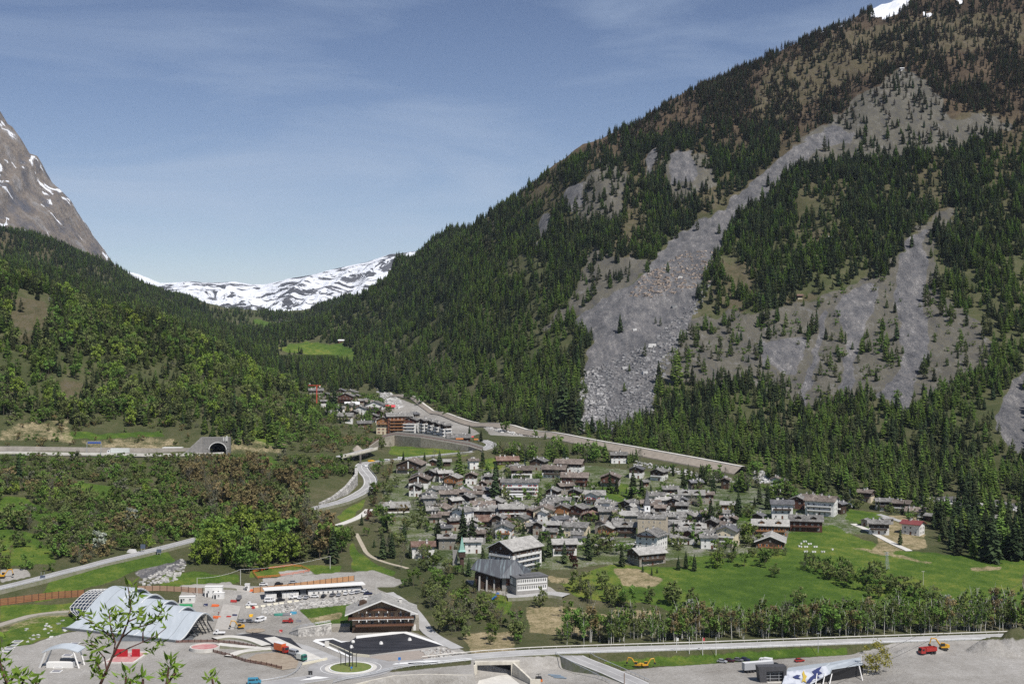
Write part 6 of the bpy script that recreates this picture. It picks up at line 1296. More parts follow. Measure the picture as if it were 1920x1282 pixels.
# --- wave roofed hall
METAL = mat('light_sheet_metal', (0.43, 0.47, 0.50), (0.50, 0.54, 0.57), 0.5, 0.25, metal=0.15, detail=3, stretch=(1, .3, .3)); DGLASS = mat('dark_glazing', (0.025, 0.035, 0.055), rough=.25, spec=.6); DMET = mat('dark_sheet', (0.10, 0.11, 0.12), (0.15, 0.16, 0.17), .6, .5)
f0, f1 = onz(118, 1179, 0), onz(330, 1203.5, 0); hall = empty('wave_roofed_hall', tuple(f0), 0, 'large hall with stepped wave shaped light metal roof', 'hall'); fr = [0, .22, .40, .60, .80, 1.0]
def prof(Pv, hc, tip, ht, n=22):
    out = []
    for i in range(n + 1):
        u = i / n
        if u < .74: t = u / .74; out.append((Pv[0] * t, Pv[1] * t, .5 + (hc - .5) * (0.5 - 0.5 * math.cos(math.pi * t ** 1.12)) ** 0.9))
        else: t = (u - .74) / .26; out.append((Pv[0] + (tip[0] - Pv[0]) * t, Pv[1] + (tip[1] - Pv[1]) * t, hc - (hc - ht) * (t ** 1.7)))
    return out
par = [((15.5, 26), 15.2, (20, 36), 8.5), ((14, 23.5), 13.7, (18, 33), 7.5), ((12, 21), 12.3, (15.5, 29.5), 6.5), ((10, 18.5), 11.0, (13, 27), 5.6), ((8, 16), 9.8, (10.5, 24), 4.6)]
for i in range(5):
    pr_ = prof(*par[i]); A_ = f0.lerp(f1, fr[i]) - f0; B_ = f0.lerp(f1, fr[i + 1]) - f0 + Vector((.9, -.4, 0)); b = MB(); vs = []
    for x, y, z in pr_: vs += [(A_.x + x, A_.y + y, z), (B_.x + x, B_.y + y, z), (A_.x + x, A_.y + y, z - .55), (B_.x + x, B_.y + y, z - .55)]
    n = len(pr_); fs = []
    for k_ in range(n - 1): a0, b0 = 4 * k_, 4 * k_ + 4; fs += [(a0, a0 + 1, b0 + 1, b0), (a0 + 2, b0 + 2, b0 + 3, a0 + 3), (a0, b0, b0 + 2, a0 + 2), (a0 + 1, a0 + 3, b0 + 3, b0 + 1)]
    fs += [(0, 2, 3, 1), (4 * n - 4, 4 * n - 3, 4 * n - 1, 4 * n - 2)]
    b.add(vs, fs); sg = b.obj('roof_shell', METAL, hall)
    b = MB()                                   # standing seam between shells and bright rim
    for k_ in range(n - 1): b.tube(Vector(vs[4 * k_ + 1]) + Vector((0, 0, .06)), Vector(vs[4 * k_ + 5]) + Vector((0, 0, .06)), .14, .14, 4, cap=False)
    b.obj('rim', TRIM, sg)
    b = MB(); mid = A_.lerp(B_, .5)
    for k_ in range(n - 1):
        p, q = pr_[k_], pr_[k_ + 1]; b.tube((mid.x + p[0], mid.y + p[1], p[2] + .02), (mid.x + q[0], mid.y + q[1], q[2] + .02), .09, .09, 3, cap=False)
    b.obj('seam', DMET, sg)
    if i < 4:
        b = MB(); C_ = B_ + Vector((-.05, 0, 0)); vs = []
        for x, y, z in pr_: vs += [(C_.x + x, C_.y + y, z - .6), (C_.x + x, C_.y + y, z - 4.5)]
        b.add(vs, [(2 * k_, 2 * k_ + 1, 2 * k_ + 3, 2 * k_ + 2) for k_ in range(n - 1)]); b.obj('step_glazing', DGLASS, hall)
E_ = f1 - f0
b = MB(); b.prism([(-.5, -.3), (E_.x - .5, E_.y - .3), (E_.x - .5, E_.y + .8), (-.5, .8)], -1, .9); b.obj('front_beam', DMET, hall)
b = MB(); pr_ = prof(*par[4])                    # dark inside of the open right end
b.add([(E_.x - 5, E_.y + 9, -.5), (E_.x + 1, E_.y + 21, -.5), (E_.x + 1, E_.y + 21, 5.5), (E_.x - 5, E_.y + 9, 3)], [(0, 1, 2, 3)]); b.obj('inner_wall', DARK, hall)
b = MB(); b.box(E_.x - 30, E_.x + 6, E_.y + 2, E_.y + 22, .02, .12); b.obj('inner_floor', DMET, hall)
for k_ in range(6):
    b = MB(); t = .35 + .1 * k_; x, y, z = pr_[int(t * 22)]; b.tube((E_.x + x - 1, E_.y + y, z - .8), (E_.x + x + 2.5, E_.y + y + 3, .3), .32, .32, 5); b.obj('strut', BLKST, hall)
b = MB()
for k_ in range(9): b.box(E_.x + 2.6, E_.x + 9.5, E_.y + 17.5, E_.y + 17.7, 1 + k_ * .9, 1.4 + k_ * .9)
b.obj('louvres', CONC, hall)
pr0 = prof((15.5, 26), 14.6, (20, 36), 8.2)       # glazed grid at the left end
b = MB(); g2 = MB(); vs = []; W0 = 13.0
for k_ in range(7, 22):
    x, y, z = pr0[k_]; p0 = Vector((x - .2, y, z - .9)); d = (f0 - f1).normalized(); w_ = W0 * min(1, (k_ - 6) / 2.5); p1 = p0 + d * w_ + Vector((0, 0, -1.4)); vs += [tuple(p0), tuple(p1)]
    g2.tube(p0 + Vector((0, 0, .08)), p1 + Vector((0, 0, .08)), .13, .13, 4)
m_ = len(vs) // 2; b.add(vs, [(2 * i, 2 * i + 2, 2 * i + 3, 2 * i + 1) for i in range(m_ - 1)]); b.obj('glazed_roof', DGLASS, hall)
for t in np.linspace(0, 1, 7):
    for i in range(m_ - 1): g2.tube(Vector(vs[2 * i]).lerp(Vector(vs[2 * i + 1]), t) + Vector((0, 0, .08)), Vector(vs[2 * i + 2]).lerp(Vector(vs[2 * i + 3]), t) + Vector((0, 0, .08)), .12, .12, 4, cap=False)
g2.obj('glazing_bars', TRIM, hall)
b = MB(); lo = [Vector(v) for v in vs[1::2]]
for v in lo[::3]: b.tube(v, (v.x, v.y, 0), .2, .2, 5)
b.obj('glazing_posts', TRIM, hall)
# --- white arch kiosk
a = onz(80, 1251, 0); k = empty('arch_kiosk', tuple(a), 0.0, 'small white kiosk with an arched roof on slanted legs', 'kiosk'); s_ = scl(a)
b = MB(); n = 14; w_ = 68 / s_; vs = []
for i in range(n + 1):
    u = i / n; x = w_ * u; z = 6.3 + 2.0 * math.sin(math.pi * (u * .9 + .05)); vs += [(x, -1, z), (x + 1, 5.5, z + .5), (x, -1, z - .35), (x + 1, 5.5, z + .15)]
b.add(vs, [(4 * i, 4 * i + 4, 4 * i + 5, 4 * i + 1) for i in range(n)] + [(4 * i, 4 * i + 2, 4 * i + 6, 4 * i + 4) for i in range(n)] + [(4 * i + 2, 4 * i + 3, 4 * i + 7, 4 * i + 6) for i in range(n)] + [(4 * i + 1, 4 * i + 5, 4 * i + 7, 4 * i + 3) for i in range(n)]); b.obj('arched_roof', METAL, k)
for x0, x1 in ((-1.2, 1.6), (w_ + .2, w_ - 2.2)):
    b = MB(); b.tube((x0, -.6, -.2), (x1, -.6, 7.0), .45, .35, 4); b.obj('leg', TRIM, k)
    b = MB(); b.tube((x0 + .4, 4.8, -.2), (x1 + .8, 4.8, 7.2), .4, .3, 4); b.obj('leg', TRIM, k)
b = MB(); b.box(1.6, w_ - 2.4, -.4, 2.6, -.1, 2.1); b.box(6, w_ - 2.4, 2.62, 4.6, -.1, 2.9, 1); b.obj('counter', [TRIM, DGLASS], k)
# --- red pit in a white frame
a = onz(192, 1243.5, 0); b = empty('red_pit', tuple(a), 0, 'sunken basin with red walls and a white frame', 'basin'); s_ = scl(a); w_, d_ = 60 / s_, 19.0
q = MB(); fw = .9
q.prism([(0, 0), (w_, 0), (w_, fw), (0, fw)], -.2, .5); q.prism([(2.2, d_ - fw), (w_ + 1, d_ - fw), (w_ + 1, d_), (2.2, d_)], -.2, .5); q.prism([(0, fw), (fw, fw), (2.2 + fw, d_ - fw), (2.2, d_ - fw)], -.2, .5); q.prism([(w_ - fw, fw), (w_, fw), (w_ + 1, d_ - fw), (w_ + 1 - fw, d_ - fw)], -.2, .5); q.obj('frame', PCONC, b)
q = MB(); q.add([(fw, fw, .08), (w_ - fw, fw, .08), (w_, d_ - fw, .08), (2.2 + fw, d_ - fw, .08)], [(0, 1, 2, 3)]); q.obj('floor', mat('pink_dust', (0.50, 0.30, 0.28), (0.42, 0.16, 0.16), .9, .4), b)
RD = mat('red_paint', (0.36, 0.012, 0.02), (0.42, 0.02, 0.03), .6, 1)
q = MB(); q.box(1.4, w_ * .52, d_ - 7.5, d_ - 6.8, .1, 3.2); q.obj('red_wall', RD, b); q = MB(); q.box(w_ * .66, w_ - 1.2, d_ - 7.5, d_ - 6.8, .1, 3.2); q.obj('red_wall', RD, b)
# --- round basin, ramps
a = onz(384, 1217, 0); rb = empty('round_basin', tuple(a), 0, 'round raised basin with a white rim and pink floor', 'basin'); r_ = 6.4
q = MB(); n = 40
for i in range(n):
    t0, t1 = 6.2832 * i / n, 6.2832 * (i + 1) / n; c_ = lambda t, r: (r * math.cos(t), r * math.sin(t))
    q.add([(*c_(t0, r_), -.5), (*c_(t1, r_), -.5), (*c_(t1, r_), 1.5), (*c_(t0, r_), 1.5), (*c_(t1, r_ - .6), 1.5), (*c_(t0, r_ - .6), 1.5), (*c_(t1, r_ - .6), .9), (*c_(t0, r_ - .6), .9)], [(0, 1, 2, 3), (3, 2, 4, 5), (5, 4, 6, 7)])
q.obj('rim', PCONC, rb); q = MB(); q.add([((r_ - .6) * math.cos(6.2832 * i / n), (r_ - .6) * math.sin(6.2832 * i / n), 1.0) for i in range(n)], [tuple(range(n))]); q.obj('pink_floor', MAT['pink_dust'], rb)
def ramp(pts, w0, z0, z1, label):
    P, Nn, o = road('ramp', [onz(x, y, 0) for x, y in pts], w0, PCONC, 0.2, None, (), 1.2, zs=[z0, z1], kind=None); tag(o, label, 'ramp')
ramp([(402, 1199), (430, 1194), (470, 1199), (500, 1211)], 4.5, .6, .4, 'curved pale footpath slab swinging round behind the round basin'); ramp([(410, 1212), (440, 1214), (500, 1218)], 4, 1.2, .3, 'upper straight pale ramp right of the round basin'); ramp([(430, 1232), (450, 1223), (480, 1219), (508, 1217)], 4.5, .5, .3, 'lower curved pale ramp right of the round basin')
sheet('earth_field', [(462, 1236), (480, 1226), (520, 1223), (545, 1229), (560, 1240), (555, 1252), (530, 1256), (500, 1248)], mat('brown_earth', (0.34, 0.285, 0.22), (0.24, 0.19, 0.14), .95, .35), .16); a = onz(479, 1182, 0); disc(a.x, a.y, .2, 0, 4.4, MAT['brown_earth'], 'earth_island')
# --- flat white framed ground lights
for i_, (x, y, lb) in enumerate(((33, 1202, 'top'), (25, 1208, 'second'), (18, 1214, 'third'), (14, 1219, 'lowest'), (140, 1206, 'far'), (136, 1213, 'near'), (127, 1228, 'far inner'), (123, 1234.5, 'near inner'), (111, 1250, 'front far'), (106, 1258, 'front near'))):
    a = onz(x, y, 0); q = MB(); q.box(-2, 2, -1.9, 1.9, -.1, .18); o = empty('ground_frame', tuple(a), 0, None); wh = 'of the four at the left edge of the square' if i_ < 4 else ('of the pair behind the arch kiosk' if i_ < 6 else ('of the pair under the arch kiosk' if i_ < 8 else 'of the pair in front of the arch kiosk'))
    lb = lb.replace(' inner', '').replace('front ', ''); tag(o, f'white framed flat panel, the {lb} one {wh}', 'frame', 'white framed flat panels on the square'); q.obj('frame', TRIM, o); q = MB(); q.box(-1.6, 1.6, -1.5, 1.5, .19, .22); q.obj('panel', mat('grey_panel', (0.20, 0.20, 0.22)), o)
# --- parking gallery
g0, g1 = ground(497, 1128), ground(676, 1108); d = g1 - g0; an = math.atan2(d.y, d.x); Lg = Vector((d.x, d.y, 0)).length; gl = empty('parking_gallery', tuple(g0 + Vector((0, 2, 0))), an, 'long low white parking gallery with thin white roof', 'building'); FOOT.append((g0.x + 10, g0.y + 4, 6)); FOOT.append((g0.x + 25, g0.y + 8, 6)); FOOT.append((g0.x + 38, g0.y + 12, 6))
dz = d.z; q = MB(); q.box(0, Lg * .11, 0, 5, -1, 3.3); q.box(Lg * .17, Lg * .34, 0, 5, -1, 3.6); q.box(Lg * .44, Lg, 0, 5, -1, 3.9); q.obj('white_wall', WALL['white'], gl); q = MB(); q.box(Lg * .02, Lg, 1, 6, -1, 4.6); q.v = [(x, y + (5.1 if y > 3 else 5.05), z) for x, y, z in q.v] if False else q.v
q = MB(); q.box(0, Lg, 5.02, 5.5, -1, 5.2); q.box(Lg * .36, Lg * .42, .5, 5, -1, 4.8); q.obj('dark_back_wall', DMET, gl); q = MB(); q.box(-1, Lg + 2, -1.4, 6, 5.3, 5.75); q.obj('thin_roof', TRIM, gl)
for k_ in range(9): put('window', window_mesh(.9, 1.2, None), gl, Matrix.Translation((Lg * (.5 + .05 * k_), -.02, 2.0)))
for k_ in range(5): q = MB(); q.box(Lg * (.18 + .032 * k_), Lg * (.18 + .032 * k_) + .06, -.06, -.01, .2, 3.4); q.obj('panel_joint', DMET, gl)
fence_row = [(465, 1130), (480, 1129.5), (493, 1128), (505, 1126), (517, 1124), (528, 1123), (543, 1120), (556, 1119)]
JB = MB(); JB.extr([(-.4, 0), (.4, 0), (.15, .9), (-.15, .9)], -1.1, 1.1, 'x'); jm = JB.mesh('barrier_block', mat('cream_block', (0.66, 0.62, 0.50)))
for i_, (x, y) in enumerate(fence_row):
    a = ground(x, y + 12) if False else onz(x, y + 11, 0); a = ground(x, y + 9); o = bpy.data.objects.new('barrier_block', jm); SC.objects.link(o); o.location = a; o.rotation_euler[2] = .25; tag(o, f'cream concrete barrier block in the row above the riprap, {("first", "second", "third", "fourth", "fifth", "sixth", "seventh", "eighth")[i_]} from left', 'barrier block', 'cream barrier blocks above the riprap')
# riprap: one heap of boulders, uncountable
RR = random.Random(9)
def boulders(name, poly, n, smin, smax, m, label, flat=.7):
    xs = [p[0] for p in poly]; ys = [p[1] for p in poly]; b = MB(); c = 0
    while c < n:
        x, y = RR.uniform(min(xs), max(xs)), RR.uniform(min(ys), max(ys))
        if not inpoly(np.array([x]), np.array([y]), poly)[0]: continue
        g_ = ground(x, y); s_ = RR.uniform(smin, smax); c += 1; M = Matrix.Translation(g_) @ Matrix.Rotation(RR.random() * 6, 4, 'Z') @ Matrix.Rotation(RR.uniform(-.4, .4), 4, 'X')
        v = [Vector((sx * s_ * RR.uniform(.5, 1), sy * s_ * RR.uniform(.5, 1), sz * s_ * RR.uniform(.4, .9) * flat)) for sz in (-1, 1) for sx, sy in ((-1, -1), (1, -1), (1, 1), (-1, 1))]
        b.add([tuple(M @ p) for p in v], [(0, 3, 2, 1), (4, 5, 6, 7), (0, 1, 5, 4), (1, 2, 6, 5), (2, 3, 7, 6), (3, 0, 4, 7)])
    return tag(b.obj(name, m), label, 'rocks', None, 'stuff')
ST = mat('boulder_stone', (0.28, 0.27, 0.255), (0.50, 0.485, 0.45), .95, .35, detail=3); SW = mat('white_boulder', (0.36, 0.355, 0.34), (0.54, 0.53, 0.51), .95, .2)
boulders('riprap', [(490, 1138), (560, 1128), (640, 1121), (710, 1117), (700, 1128), (640, 1134), (560, 1142), (545, 1152), (490, 1152)], 520, .5, 1.1, ST, 'bank of grey riprap stones below the parked cars')
boulders('riprap', [(260, 1090), (340, 1048), (350, 1062), (330, 1088), (270, 1100)], 160, .5, 1.2, ST, 'bank of grey stones behind the wave roofed hall'); boulders('riprap', [(790, 1220), (830, 1214), (866, 1226), (810, 1234)], 160, .4, .9, ST, 'bank of grey stones right of the asphalt lot')
boulders('white_rocks', [(50, 1175), (120, 1160), (125, 1190), (60, 1208), (40, 1205)], 26, .35, 1.1, SW, 'scattered white rocks on the grass left of the hall'); boulders('river_rocks', [(705, 725), (735, 738), (760, 762), (740, 768), (712, 745)], 260, .8, 2.2, SW, 'white boulders in the river bed above the hamlet')
boulders('river_rocks', [(900, 797), (960, 802), (1060, 818), (1050, 824), (940, 812)], 220, .8, 2.0, SW, 'white boulders beside the flood wall'); boulders('river_rocks', [(1180, 862), (1300, 884), (1390, 898), (1380, 906), (1290, 893), (1190, 872)], 170, .6, 1.6, SW, 'pale rubble between the houses and the flood wall')
boulders('river_rocks', [(1410, 882), (1440, 885), (1450, 905), (1418, 905)], 120, .7, 2.0, SW, 'white boulders among the trees at the right end of the flood wall'); boulders('river_rocks', [(1715, 930), (1800, 940), (1920, 952), (1920, 962), (1790, 952)], 150, .7, 1.9, SW, 'pale river boulders behind the right houses')
boulders('landslide_boulders', [(1110, 690), (1225, 640), (1300, 560), (1340, 520), (1290, 620), (1228, 740), (1220, 790), (1140, 810), (1095, 800)], 1500, .5, 2.2, mat('scree_boulder', (0.13, 0.13, 0.135), (0.30, 0.295, 0.29), .95, .12, detail=3), 'grey boulders strewn over the lower landslide')
boulders('landslide_boulders', [(1085, 690), (1120, 690), (1140, 740), (1125, 805), (1085, 808)], 420, .7, 2.2, mat('pale_scree_boulder', (0.24, 0.235, 0.23), (0.42, 0.41, 0.40), .95, .12, detail=3), 'pale boulders along the left edge of the landslide foot'); boulders('landslide_boulders', [(1200, 520), (1290, 470), (1345, 470), (1340, 530), (1230, 560), (1180, 555)], 420, .8, 2.2, mat('brown_scree_boulder', (0.22, 0.17, 0.13), (0.38, 0.32, 0.27), .95, .12), 'brown rubble in the middle of the landslide')
for i_, (x, y, s_) in enumerate(((1222, 648, 4.5), (1190, 618, 3.2), (1172, 690, 3.6), (1210, 700, 4.0), (1275, 520, 3.2), (1265, 575, 4))):
    a = ground(x, y); b = MB(); v = [Vector((sx * s_ * RR.uniform(.5, 1), sy * s_ * RR.uniform(.5, 1), sz * s_ * RR.uniform(.3, .6))) for sz in (-1, 1) for sx, sy in ((-1, -1), (1, -1), (1, 1), (-1, 1))]; b.add([tuple(p) for p in v], [(0, 3, 2, 1), (4, 5, 6, 7), (0, 1, 5, 4), (1, 2, 6, 5), (2, 3, 7, 6), (3, 0, 4, 7)])
    tag(b.obj('boulder', SW, loc=tuple(a)), ('house sized pale boulder in the centre of the landslide', 'pale boulder left of the largest landslide boulder', 'pale boulder near the lower left of the landslide', 'pale boulder low on the right of the landslide', 'pale boulder high on the landslide under the gully', 'pale boulder at the right side of the landslide')[i_], 'boulder', 'large boulders on the landslide')
# stone faced round ramp wall and pavement behind it
RW = smooth([onz(x, y, 0) for x, y in ((546, 1186), (552, 1181), (570, 1175), (600, 1171), (619, 1169))], 1); RWl = [p for p in RW]
wall_run('curved_stone_wall', [onz(x, y, 0) for x, y in ((544, 1188), (560, 1192), (590, 1192), (621, 1188))], [.8, 3.2, 4.4, 4.8], 1.0, RUBBLE, 'curved stone faced retaining wall in front of the timber chalet lawn', cap=PCONC)
rail_run('railing', [onz(x, y, 0) + Vector((0, .6, z)) for x, y, z in ((548, 1188, 1.2), (562, 1191, 3.4), (590, 1191, 4.6), (619, 1188, 5))], 'steel railing on the curved stone faced wall', 'railing', 2.5, 1.1, STEEL, .1, True)
wall_run('low_wall', [onz(x, y, 0) for x, y in ((612, 1206), (640, 1218), (662, 1228), (692, 1231))], .9, .5, mat('cream_wall', (0.62, 0.58, 0.46)), 'low cream wall between the roundabout and the asphalt lot'); wall_run('low_wall', [onz(x, y, 0) for x, y in ((566, 1246), (590, 1241), (613, 1236))], .9, .6, mat('cream_wall', (0.62, 0.58, 0.46)), 'low cream wall left of the roundabout')
a = onz(613, 1212, 0); q = MB(); q.box(-.9, .9, -.5, .5, 0, 2.4); tag(q.obj('gate_pillar', PCONC, loc=tuple(a)), 'square cream pillar at the corner of the asphalt lot', 'pillar')
for i_, (x, y) in enumerate(((659, 1214), (714.5, 1207), (768, 1200))): a = onz(x, y, 0); q = MB(); q.cyl(0, 0, .1, .9, .95, 12, r1=.7); q.cyl(0, 0, .92, 1.2, .5, 10); tag(q.obj('white_well_cap', TRIM, loc=tuple(a)), ('white round cap on the asphalt lot nearest the roundabout', 'white round cap in the middle of the asphalt lot', 'white round cap in the far right of the asphalt lot')[i_], 'cap', 'white round caps on the asphalt lot')
# --- lamp cluster on the roundabout
for i_, (dx, h, lean) in enumerate(((-7, 6.5, -1.2), (-3.8, 7.5, -.8), (-.8, 9.0, .1), (1.2, 9.6, .2), (3.8, 7.6, 2.2))):
    a = ring_c + Vector((dx * .62, RR.uniform(-2, 2), .6)); o = empty('lamp_pole', tuple(a), 0, ('leaning dark pole, leftmost of five on the roundabout', 'dark pole second from left on the roundabout', 'thickest dark pole in the middle of the roundabout', 'dark pole carrying the white ball on the roundabout', 'dark pole, rightmost of five on the roundabout')[i_], 'pole', 'poles on the roundabout')
    q = MB(); r_ = .3 if i_ == 2 else .17; q.tube((0, 0, -.5), (0, 0, h * .7), r_, r_ * .8, 6); q.tube((0, 0, h * .7), (lean, 0, h), r_ * .8, r_ * .4, 6); q.obj('pole', BLKST, o)
    if i_ == 3: q = MB(); [q.tube((lean, 0, h + .1 + z0), (lean, 0, h + .1 + z1), r0, r1, 10) for z0, z1, r0, r1 in ((0, .3, .3, .75), (.3, .9, .75, .75), (.9, 1.2, .75, .3))]; q.obj('white_globe', TRIM, o)
# --- vehicles
_cm = {}
def cmesh(kind, col):
    k_ = (kind, col)
    if k_ in _cm: return _cm[k_]
    m = mat('paint_' + col, dict(white=(.72, .72, .72), silver=(.36, .37, .39), black=(.015, .015, .02), navy=(.02, .025, .07), darkred=(.06, .012, .02), grey=(.16, .16, .17), red=(.34, .03, .025), orange=(.58, .12, .03), blue=(.05, .24, .36), green=(.04, .20, .15), yellow=(.75, .42, .02), pale=(.62, .64, .60))[col], rough=.35, spec=.5)
    b, c = MB(), MB()
    if kind == 'car':
        b.extr([(-2.1, .3), (2.1, .3), (2.15, .75), (1.15, .92), (-1.9, .98), (-2.15, .8)], -.86, .86, 'y'); c.v = []; c.extr([(-1.75, .98), (1.05, .92), (.45, 1.42), (-1.35, 1.46)], -.74, .74, 'y'); b.box(-1.3, .42, -.66, .66, 1.44, 1.5); wx, wr, gl = (1.3, -1.3), .32, .8
    elif kind == 'van':
        b.extr([(-2.6, .35), (2.6, .35), (2.65, 1.1), (1.9, 1.35), (1.35, 2.25), (-2.55, 2.3)], -.98, .98, 'y'); c.extr([(1.98, 1.36), (2.02, 1.38), (1.45, 2.12), (1.40, 2.1)], -.85, .85, 'y'); c.box(.6, 1.3, -1.0, 1.0, 1.4, 2.0); c.box(-2.2, .2, -1.0, 1.0, 1.4, 1.95); wx, wr, gl = (1.7, -1.7), .36, .9
    elif kind == 'pickup':
        b.extr([(.4, .4), (2.5, .4), (2.55, 1.15), (1.9, 1.4), (1.5, 2.1), (.4, 2.1)], -.95, .95, 'y'); b.box(-2.6, .35, -.95, .95, .7, .85); b.box(-2.6, .35, -.95, -.85, .85, 1.2); b.box(-2.6, .35, .85, .95, .85, 1.2); c.extr([(1.95, 1.42), (2.0, 1.44), (1.6, 2.0), (1.55, 1.98)], -.82, .82, 'y'); c.box(.7, 1.45, -.97, .97, 1.35, 1.9); wx, wr, gl = (1.75, -1.7), .38, .9
    # glass was built lengthwise on the wrong axis for extr('y'): profile is (x, z)
    w = MB(); w.tube((0, -.12, 0), (0, .12, 0), wr, wr, 12); wm_ = w.mesh('wheel', BLKST)
    _cm[k_] = (b.mesh('body', m), c.mesh('window_glass', GLASS), wm_, wx, wr, gl); return _cm[k_]
def car(px, py, kind, col, rz, label, pos=None, group=None):
    bm, gm, wm_, wx, wr, gl = cmesh(kind, col); a = pos or ground(px, py); o = empty({'car': 'parked_car', 'van': 'van', 'pickup': 'pickup_truck'}[kind], (a.x, a.y, a.z + .06), math.radians(rz), label, {'car': 'car', 'van': 'van', 'pickup': 'truck'}[kind], group)
    for nm, me in (('body', bm), ('window_glass', gm)): q = bpy.data.objects.new(nm, me); SC.objects.link(q); q.parent = o
    for x in wx:
        for s_ in (-1, 1): q = bpy.data.objects.new('wheel', wm_); SC.objects.link(q); q.parent = o; q.location = (x, s_ * gl, wr)
    return o
GC = 'cars parked under the gallery'
for x, y, kd, c, r_, lb in ((506, 1127, 'van', 'white', 8, 'white minibus parked at the left end of the gallery'), (526, 1125, 'car', 'black', 25, 'dark car right behind the white minibus'), (552, 1121, 'pickup', 'white', 190, 'white vehicle with red tail by the gallery panels'), (564, 1121, 'car', 'white', 70, 'white car at the dark gap of the gallery'), (575, 1120.5, 'car', 'silver', 75, 'silver car right of the dark gap of the gallery'),
    (590, 1118.5, 'car', 'white', 5, 'white car standing sideways under the gallery'), (607, 1118, 'car', 'black', 80, 'black car in the middle of the gallery row'), (624, 1116, 'car', 'grey', 70, 'grey car right of the black gallery car'), (635.5, 1115.5, 'car', 'silver', 85, 'silver car with light roof in the gallery row'), (649, 1113, 'car', 'white', 80, 'white car behind the thin tree in the gallery row'), (662, 1112, 'car', 'white', 60, 'white car third from the right end of the gallery'), (671, 1110.5, 'car', 'silver', 60, 'silver car second from the right end of the gallery'), (684, 1108, 'car', 'white', 75, 'white car at the right end of the gallery'), (690, 1113, 'car', 'navy', 10, 'dark car nearest the lane at the gallery end')):
    car(x, y + 1, kd, c, r_, lb, None, GC)
for x, y, kd, c, r_, lb in ((494, 1097, 'car', 'white', 10, 'white car left on the terrace above the gallery'), (523, 1096, 'car', 'black', 15, 'black car on the terrace above the gallery'), (550, 1093, 'car', 'silver', 10, 'silver car right on the terrace above the gallery'), (471, 1136, 'pickup', 'white', 175, 'white flatbed van on the site ramp'), (453, 1166, 'car', 'silver', -25, 'silver car left of the pair by the spoil heap'), (468, 1166, 'car', 'grey', -25, 'grey car right of the pair by the spoil heap'), (487, 1165, 'van', 'white', -120, 'small white van right of the two parked cars'), (411, 1189, 'pickup', 'white', 180, 'white flatbed truck beside the wave roofed hall'),
    (540, 1167, 'pickup', 'red', 5, 'red dropside truck unloading above the curved wall'), (552, 1227, 'van', 'silver', -38, 'silver blue van queuing behind the orange truck'), (477, 1281, 'van', 'blue', 10, 'turquoise van on the road at the bottom edge'), (448, 1124, 'pickup', 'grey', 90, 'small grey dumper on the site track'),
    (752, 862, 'van', 'white', 12, 'white camper van on the upper road left'), (786, 859, 'car', 'white', 8, 'white car on the upper road above the village'), (727, 866, 'van', 'white', 10, 'white van behind the trees on the upper road'), (1197, 1018, 'car', 'white', 0, 'white car parked in front of the tall stone house'), (1009, 990, 'car', 'black', -40, 'dark car on the main lane of the village'), (1060, 1004, 'car', 'black', -15, 'dark car beside the white fronted house on the lane'), (921, 1045, 'van', 'white', 85, 'white van in the yard behind the modern church')):
    car(x, y, kd, c, r_, lb)
LOT = -3.2
for x, y, kd, c, r_, lb in ((1354, 1241.5, 'car', 'silver', -28, 'silver car, leftmost of the four parked cars on the lot'), (1368, 1240, 'car', 'darkred', -28, 'dark red car, second of the four parked cars on the lot'), (1384, 1239, 'car', 'grey', -28, 'grey estate car, third of the four parked cars on the lot'), (1397, 1238, 'car', 'navy', -28, 'navy car, rightmost of the four parked cars on the lot'), (1499, 1240, 'car', 'red', 20, 'bright red car behind the angular building')):
    car(0, 0, kd, c, r_, lb, onz(x, y, LOT), 'cars parked on the gravel lot' if x < 1400 else None)
WHL = MB(); WHL.tube((0, -.15, 0), (0, .15, 0), .5, .5, 12); WHM = WHL.mesh('wheel', BLKST)
def truck(name, pos, rz, label, boxL, boxH, boxc, cabc, roofc=None, cabL=2.2, wheels=(), boxz=1.1, open_=False, sc=1.0, cat='truck'):
    o = empty(name, (pos.x, pos.y, pos.z + .06), math.radians(rz), label, cat); o.scale = (sc, sc, sc)
    cmesh('car', cabc); cmesh('car', boxc); cm_, bm_ = MAT['paint_' + cabc], MAT['paint_' + boxc]
    q = MB(); q.extr([(0, .6), (cabL, .6), (cabL + .05, 1.6), (cabL - .25, 2.9), (.1, 3.0)], -1.22, 1.22, 'y'); q.obj('cab', cm_, o); q = MB(); q.extr([(cabL + .06, 1.65), (cabL + .09, 1.65), (cabL - .16, 2.7), (cabL - .19, 2.7)], -1.1, 1.1, 'y'); q.box(.6, cabL - .5, -1.25, 1.25, 1.7, 2.5); q.obj('windscreen', GLASS, o)
    q = MB()
    if open_: q.box(-boxL, -.2, -1.25, 1.25, boxz, boxz + .2); q.box(-boxL, -.2, -1.25, -1.15, boxz + .2, boxz + boxH); q.box(-boxL, -.2, 1.15, 1.25, boxz + .2, boxz + boxH); q.box(-boxL, -boxL + .1, -1.15, 1.15, boxz + .2, boxz + boxH); q.box(-.3, -.2, -1.15, 1.15, boxz + .2, boxz + boxH)
    else: q.box(-boxL, -.3, -1.25, 1.25, boxz, boxz + boxH, 0); q.box(-boxL + .02, -.32, -1.23, 1.23, boxz + boxH + .002, boxz + boxH + .05, 1)
    q.obj('cargo_box', [bm_, MAT['paint_' + roofc] if roofc else bm_], o); q = MB(); q.box(-boxL, cabL - .3, -.5, .5, .6, boxz - .02); q.obj('chassis', BLKST, o)
    for x in wheels:
        for s_ in (-1.05, 1.05): c = bpy.data.objects.new('wheel', WHM); SC.objects.link(c); c.parent = o; c.location = (x, s_, .5)
    return o
